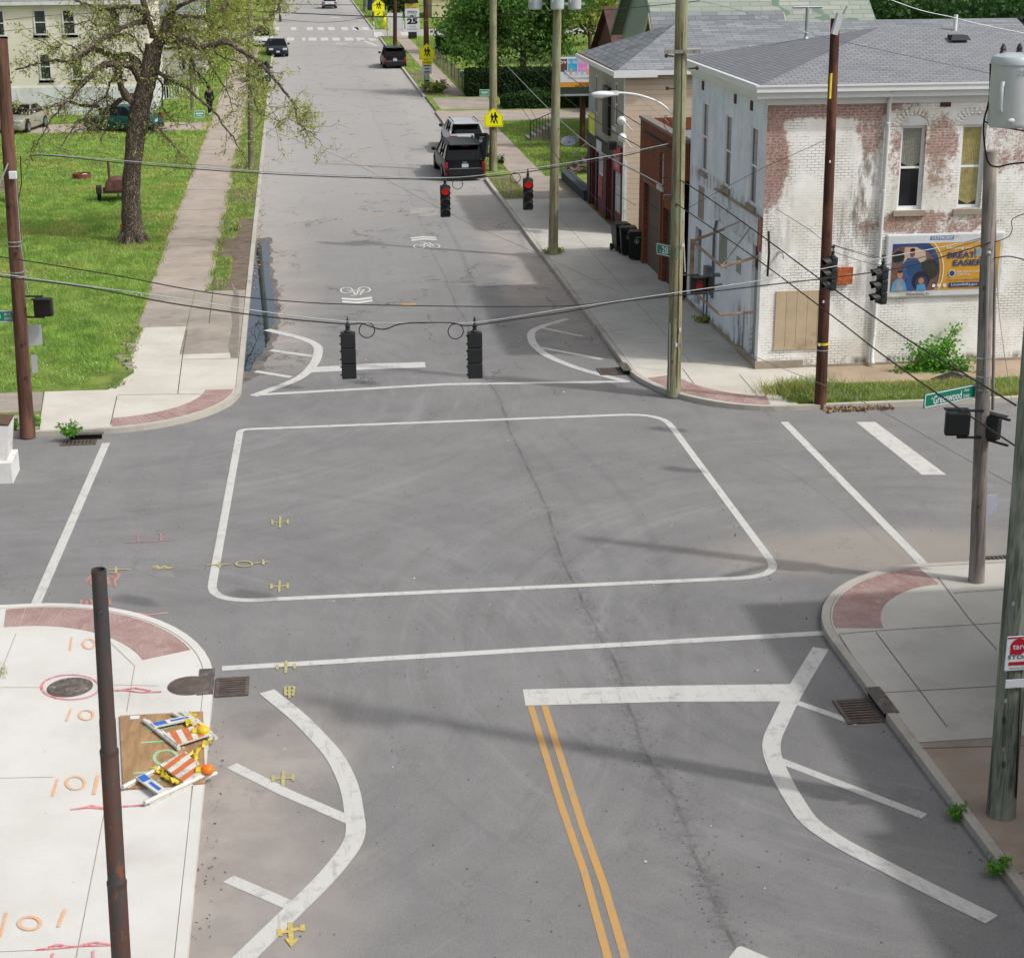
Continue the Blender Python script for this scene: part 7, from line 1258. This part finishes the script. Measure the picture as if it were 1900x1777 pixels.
b=MB(); c3=OY(1056,262,c.y+1.2); b.M=Matrix.Translation(c3)@Matrix.Rotation(-.35,4,'Z')@Matrix.Rotation(.5,4,'X'); b.lathe([(.01,-.1),(.3,-.07),(.42,0),(.42,.02),(.3,-.05),(.01,-.08)],n=20); b.M=None; b.cyl(c3,(c3.x,c3.y+.1,1.3),.03); tag(b.build('satellite_dish',mt('dish_grey','#4e565c',.7)),'grey satellite dish on the wooden stairs','satellite dish')
b=MB(); p0=G(1040,335,z=.1); b.M=Matrix.Translation(G(1070,362,z=.1)); b.box((0.2,1.5,.22),(.35,6.5,.42)); b.box((0.2,1.5,.45),(.5,6.7,.05)); tag(b.build('retaining_wall',mt('dark_block','#3d4144',.85,var=.25,sc=3)),'low dark block wall between the walk and the beige shop garden','wall')
def fence(name,label,pts,h,sp,mat,rails=2,post=.04,bar=.012,mesh=True):
    t=thing(name,label,'fence',pts[0]); b=MB()
    for i in range(len(pts)-1):
        a,e=Vector(pts[i]),Vector(pts[i+1]); L=(e-a).length; n=max(1,int(L/sp)); 
        for k in range(n): q=a.lerp(e,(k+.5)/n); b.cyl(q,q+Vector((0,0,h*.95)),bar,n=4,cap=False)
        for z in([h*.96,h*.12] if rails==2 else [h*.96]): b.tube([a+Vector((0,0,z)),e+Vector((0,0,z))],.02,4)
    b.build('rails',mat,t)
    for i in range(len(pts)-1):
        a,e=Vector(pts[i]),Vector(pts[i+1]); n=max(1,int((e-a).length/3))
        for k in range(n+1): q=a.lerp(e,k/n); b=MB(); b.cyl(q,q+Vector((0,0,h+.1)),post,n=6); b.build('post',mat,t)
    return t
M_FGAL=mt('fence_rusty_grey','#6e675c',.7,.3,bump=0)
fence('wire_fence','rusty grey fence along the right walk ahead of the school sign pole',[(12.0,122,.1),(12.05,134,.1),(12.0,150,.1)],1.2,.3,M_FGAL); fence('wire_fence','cross fence inside the right garden behind the yard sign',[(12.1,134,.1),(19,134,.1)],1.15,.3,M_FGAL)
c=G(335,186,z=.1); fence('white_railing','white picket railing behind the big tree',[(c.x-1.6,c.y,.1),(c.x+1.2,c.y,.1)],1.0,.18,M_TRIM,bar=.03); fence('iron_railing','dark iron garden railing beyond the white railing',[(c.x-2.5,c.y+5,.1),(c.x+3.,c.y+5,.1)],1.3,.22,M_FGAL)
c=G(1020,150,z=.1); fence('iron_fence','tall pale iron fence seen under the maple',[(c.x-2,c.y+2,.1),(c.x+6,c.y+2,.1)],1.7,.25,mt('fence_pale','#8b8f8c',.6,.3,bump=0),bar=.03)
for lab,px,py,s in(('pale garden stone in the fenced garden at the right',848,98,1.0),('flat pale stone slab beside the garden stone at the right',862,100,1.1),('dark toy car shape lying in the right garden grass',870,111,.5)):
    c=G(px,py,z=.1); b=MB(); b.ball((0,0,.12),.5,6,(1.2*s,.8,.3)); o=b.build('garden_stone',mt('stone_pale','#a9a499',.9) if s>.6 else M_DARKW,smooth=60); o.location=c; tag(o,lab,'stone')
b=MB(); P0=G(1196,180,z=.1)
# ---------------------------------------------------------------- plywood, folded barricades, caution tape
a,b1,c1,d1=G(222,1330,.13),G(377,1322,.13),G(381,1455,.13),G(229,1466,.13); t=thing('plywood_sheet','plywood sheet with green spray lying on the near left pavement','plywood',a)
g=NG('plywood'); n=g.noise(2.5,5,.65,v=g.map(sc=(3,.5,1))); c=g.mix(g.ramp(n,.35,.65),hx('#a5855f'),hx('#8d6f4d')); c=g.mix(g.ramp(g.noise(4,5,.7),.55,.72,0,.6),c,hx('#6d5844')); M_PLY=g.fin(c,.85)
b=MB(); b.prism([tuple(q[:2]) for q in(a,b1,c1,d1)],TOP+.012,TOP+.03); b.build('board',M_PLY,t)
b=MB(); zz=TOP+.034; M_GRSP=pm('spray_green','#6fbf7d')
for l in([(262,1377),(310,1374)],ell(308,1405,22,14),[(247,1434),(288,1430)],[(270,1346),(282,1356),(300,1352),(330,1345)],[(292,1447),(305,1449)]): b.strip([G(*q,z=zz) for q in l],.05,zz)
b.build('green_spray',M_GRSP,t); b=MB(); b.poly([(*G(*q,z=zz)[:2],zz) for q in((241,1334),(258,1333),(260,1327),(242,1327))]); b.build('paper_label',M_SIGNW,t)
M_BARW=mt('barricade_white','#c9c8c2',.5,var=.12,sc=7,bump=0,dirt='#9b9588'); M_BARO=mt('barricade_orange','#c46a38',.5,bump=0,dirt='#b98a68'); M_TAPE=mt('caution_tape','#cdb738',.5,var=.3,sc=12,bump=0)
def barricade(label,A,B,Cc,Dd,zb,lean=.06,panel=None):
    """A-B one leg, D-C the other (pixels on the pavement); striped board at one end, small board mid way"""
    z=TOP+zb; A,B,Cc,Dd=[G(*q,z=z) for q in(A,B,Cc,Dd)]; t=thing('barricade',label,'barricade',A,group='folded road barricades')
    for p,q in((A,B),(Dd,Cc)): b=MB(); b.cyl(p,q,.035,n=8); b.build('leg',M_BARW,t,smooth=60); b=MB(); o_=Vector((.05,.06,-.045)); b.cyl(p+o_,q+o_*1.4,.03,n=8); b.build('leg',M_BARW,t,smooth=60)
    def plank(f0,f1,nm,mat):
        p=[A.lerp(B,f0),Dd.lerp(Cc,f0),Dd.lerp(Cc,f1),A.lerp(B,f1)]; b=MB(); b.prism([tuple(q[:2]) for q in p],z+.02,z+.05); return b.build(nm,mat,t),p
    o,p=plank(.58,.97,'striped_board',M_BARW); b=MB()
    for k in range(3):
        u0,u1=k/3+.03,k/3+.2; f=lambda u,v:p[0].lerp(p[1],u).lerp(p[3].lerp(p[2],u),v); b.add([(*f(min(1,u0+.12),0)[:2],z+.053),(*f(min(1,u1+.12),0)[:2],z+.053),(*f(max(0,u1-.05),1)[:2],z+.053),(*f(max(0,u0-.05),1)[:2],z+.053)],[(0,1,2,3)])
    b.build('orange_stripe',M_BARO,o)
    o,p=plank(.2,.33,'cross_board',M_BARW); b=MB(); f=lambda u,v:p[0].lerp(p[1],u).lerp(p[3].lerp(p[2],u),v); b.add([(*f(u,v)[:2],z+.054) for u,v in((.04,.08),(.34,.08),(.34,.92),(.04,.92))]+[(*f(u,v)[:2],z+.054) for u,v in((.45,.3),(.9,.3),(.9,.7),(.45,.7))],[(0,1,2,3),(4,5,6,7)]); b.build('blue_print',mt('print_rental_blue','#2f66b8',.5,sc=18,var=.35),o); return t
barricade('folded striped barricade lying at the top of the plywood',(267,1336),(332,1388),(392,1368),(345,1322),.07)
barricade('folded striped barricade at the bottom edge of the plywood, orange lamp by it',(228,1460),(345,1398),(392,1432),(268,1489),.07)
for p,q in(((321,1323),(352,1340)),((337,1322),(365,1347))): b=MB(); b.cyl(G(*p,z=.2),G(*q,z=.2),.035,n=8); tag(b.build('white_pole',M_BARW,smooth=60),'short white tube at the top right of the plywood','tube','white tubes by the barricades')
def lamp(label,px,py,mat): c=G(px,py,z=.15); t=thing('warning_lamp',label,'warning lamp',c,group='lamps of the folded barricades'); b=MB(); b.ball((0,0,.12),.1,8,(1,1,.8)); b.build('lens',mat,t,world=False,smooth=60); b=MB(); b.box((-.11,.02,.09),(.14,.13,.1)); b.build('battery_box',M_TAPE,t,world=False,bevel=.02); return t
lamp('orange warning lamp at the lower barricade over the kerb edge',386,1441,mt('lamp_orange','#e2741c',.3,bump=0)); lamp('yellow lamp on the end of the upper barricade',378,1368,mt('lamp_yellow','#d9b523',.3,bump=0))
def tape(label,pts,w_,seed): 
    random.seed(seed); b=MB(); P=[]
    for i in range(len(pts)-1):
        p,q=G(*pts[i],z=.2),G(*pts[i+1],z=.2)
        for k in range(5): f=k/5; P.append(p.lerp(q,f)+Vector((random.gauss(0,.02),random.gauss(0,.02),random.uniform(-.03,.05))))
    P.append(G(*pts[-1],z=.2)); L=[];Rr=[]
    for i,p in enumerate(P): a_=random.uniform(-1,1)+i*.9; o=Vector((math.cos(a_)*w_/2,math.cos(a_)*w_/2*.5,math.sin(a_)*w_/2)); L.append(p+o); Rr.append(p-o)
    n=len(P); b.add(L+Rr,[(i,i+1,n+i+1,n+i) for i in range(n-1)]); return tag(b.build('caution_tape',M_TAPE),label,'tape','caution tape round the barricades')
tape('long twisted yellow tape joining the two barricades',[(394,1370),(380,1380),(365,1395),(350,1405),(335,1415),(326,1422),(342,1428)],.07,1); tape('yellow tape bunched at the top of the upper barricade',[(347,1325),(358,1330),(366,1340),(372,1352),(352,1345),(343,1335),(360,1328)],.08,2); tape('yellow tape from the chain down to the orange lamp',[(360,1397),(364,1410),(370,1425),(362,1430),(376,1428),(385,1433)],.05,3)
tape('wide yellow tape draped over the lower barricade legs',[(298,1430),(305,1440),(322,1450),(336,1452),(345,1445),(365,1440),(380,1436)],.1,4); tape('yellow tape knotted on the lower barricade',[(286,1425),(292,1432),(300,1428),(298,1436),(338,1455),(334,1448)],.07,5)
# ---------------------------------------------------------------- the walking person
c=G(390,213,z=.13); T_=thing('person','person in black top and dark trousers walking on the left sidewalk','person',c,R(200))
def skin(name,J,E,mat,par,root=0,sub=1):
    me=bpy.data.meshes.new(name); me.from_pydata([j[0] for j in J],E,[]); o=bpy.data.objects.new(name,me); COL.objects.link(o); o.parent=par; me.materials.append(mat)
    m_=o.modifiers.new('skin','SKIN'); m_.use_smooth_shade=True; o.modifiers.new('sub','SUBSURF').levels=sub; o.modifiers['sub'].render_levels=sub
    for i,j in enumerate(J): me.skin_vertices[0].data[i].radius=(j[1],j[2] if len(j)>2 else j[1]); me.skin_vertices[0].data[i].use_root=(i==root)
    return o
J=[((0,0,.95),.13,.1),((0,0,1.15),.125,.09),((0,.01,1.38),.15,.1),((0,.01,1.5),.055),((0,.02,1.6),.085,.095),((0,.02,1.71),.075,.085),
 ((.19,0,1.41),.055),((.25,-.06,1.13),.042),((.25,.08,.92),.032),((.25,.13,.84),.035,.02),((-.19,0,1.41),.055),((-.25,.06,1.13),.042),((-.25,.14,.92),.032),((-.25,.18,.84),.035,.02),
 ((.1,.03,.9),.085),((.1,.14,.5),.06),((.1,.08,.1),.042),((.1,.2,.05),.04,.03),((-.1,-.03,.9),.085),((-.1,-.05,.5),.06),((-.1,-.26,.14),.042),((-.1,-.16,.05),.04,.03)]
E_=[(0,1),(1,2),(2,3),(3,4),(4,5),(2,6),(6,7),(7,8),(8,9),(2,10),(10,11),(11,12),(12,13),(0,14),(14,15),(15,16),(16,17),(0,18),(18,19),(19,20),(20,21)]
M_SKIN=mt('skin_brown','#5f4033',.6,var=.05,bump=0); M_CLOB=mt('cloth_black','#0e0e11',.9,bump=0); M_CLOD=mt('cloth_dark','#1b1c20',.9,bump=0)
skin('body',J,E_,M_SKIN,T_)
s_=1.5; JJ=lambda ids:[(J[i][0],J[i][1]*s_,(J[i][2] if len(J[i])>2 else J[i][1])*s_) for i in ids]
skin('jacket',JJ([0,1,2,6,7,8,10,11,12]),[(0,1),(1,2),(2,3),(3,4),(4,5),(2,6),(6,7),(7,8)],M_CLOB,T_); skin('trousers',JJ([0,14,15,16,18,19,20]),[(0,1),(1,2),(2,3),(0,4),(4,5),(5,6)],M_CLOD,T_)
for s,ids in((1,(16,17)),(-1,(20,21))): b=MB(); p=Vector(J[ids[1]][0]); b.ball((p.x,p.y-.02,.05),.09,6,(.6,1.5,.6)); b.build('shoe',M_SIGNW,T_,world=False,smooth=60)
b=MB(); b.ball((0,-.005,1.7),.12,8,(1,1.05,.9)); b.build('hair',M_CLOB,T_,world=False,smooth=60)
b=MB(); b.ball((0,.115,1.655),.018,5); b.build('nose',M_SKIN,T_,world=False)
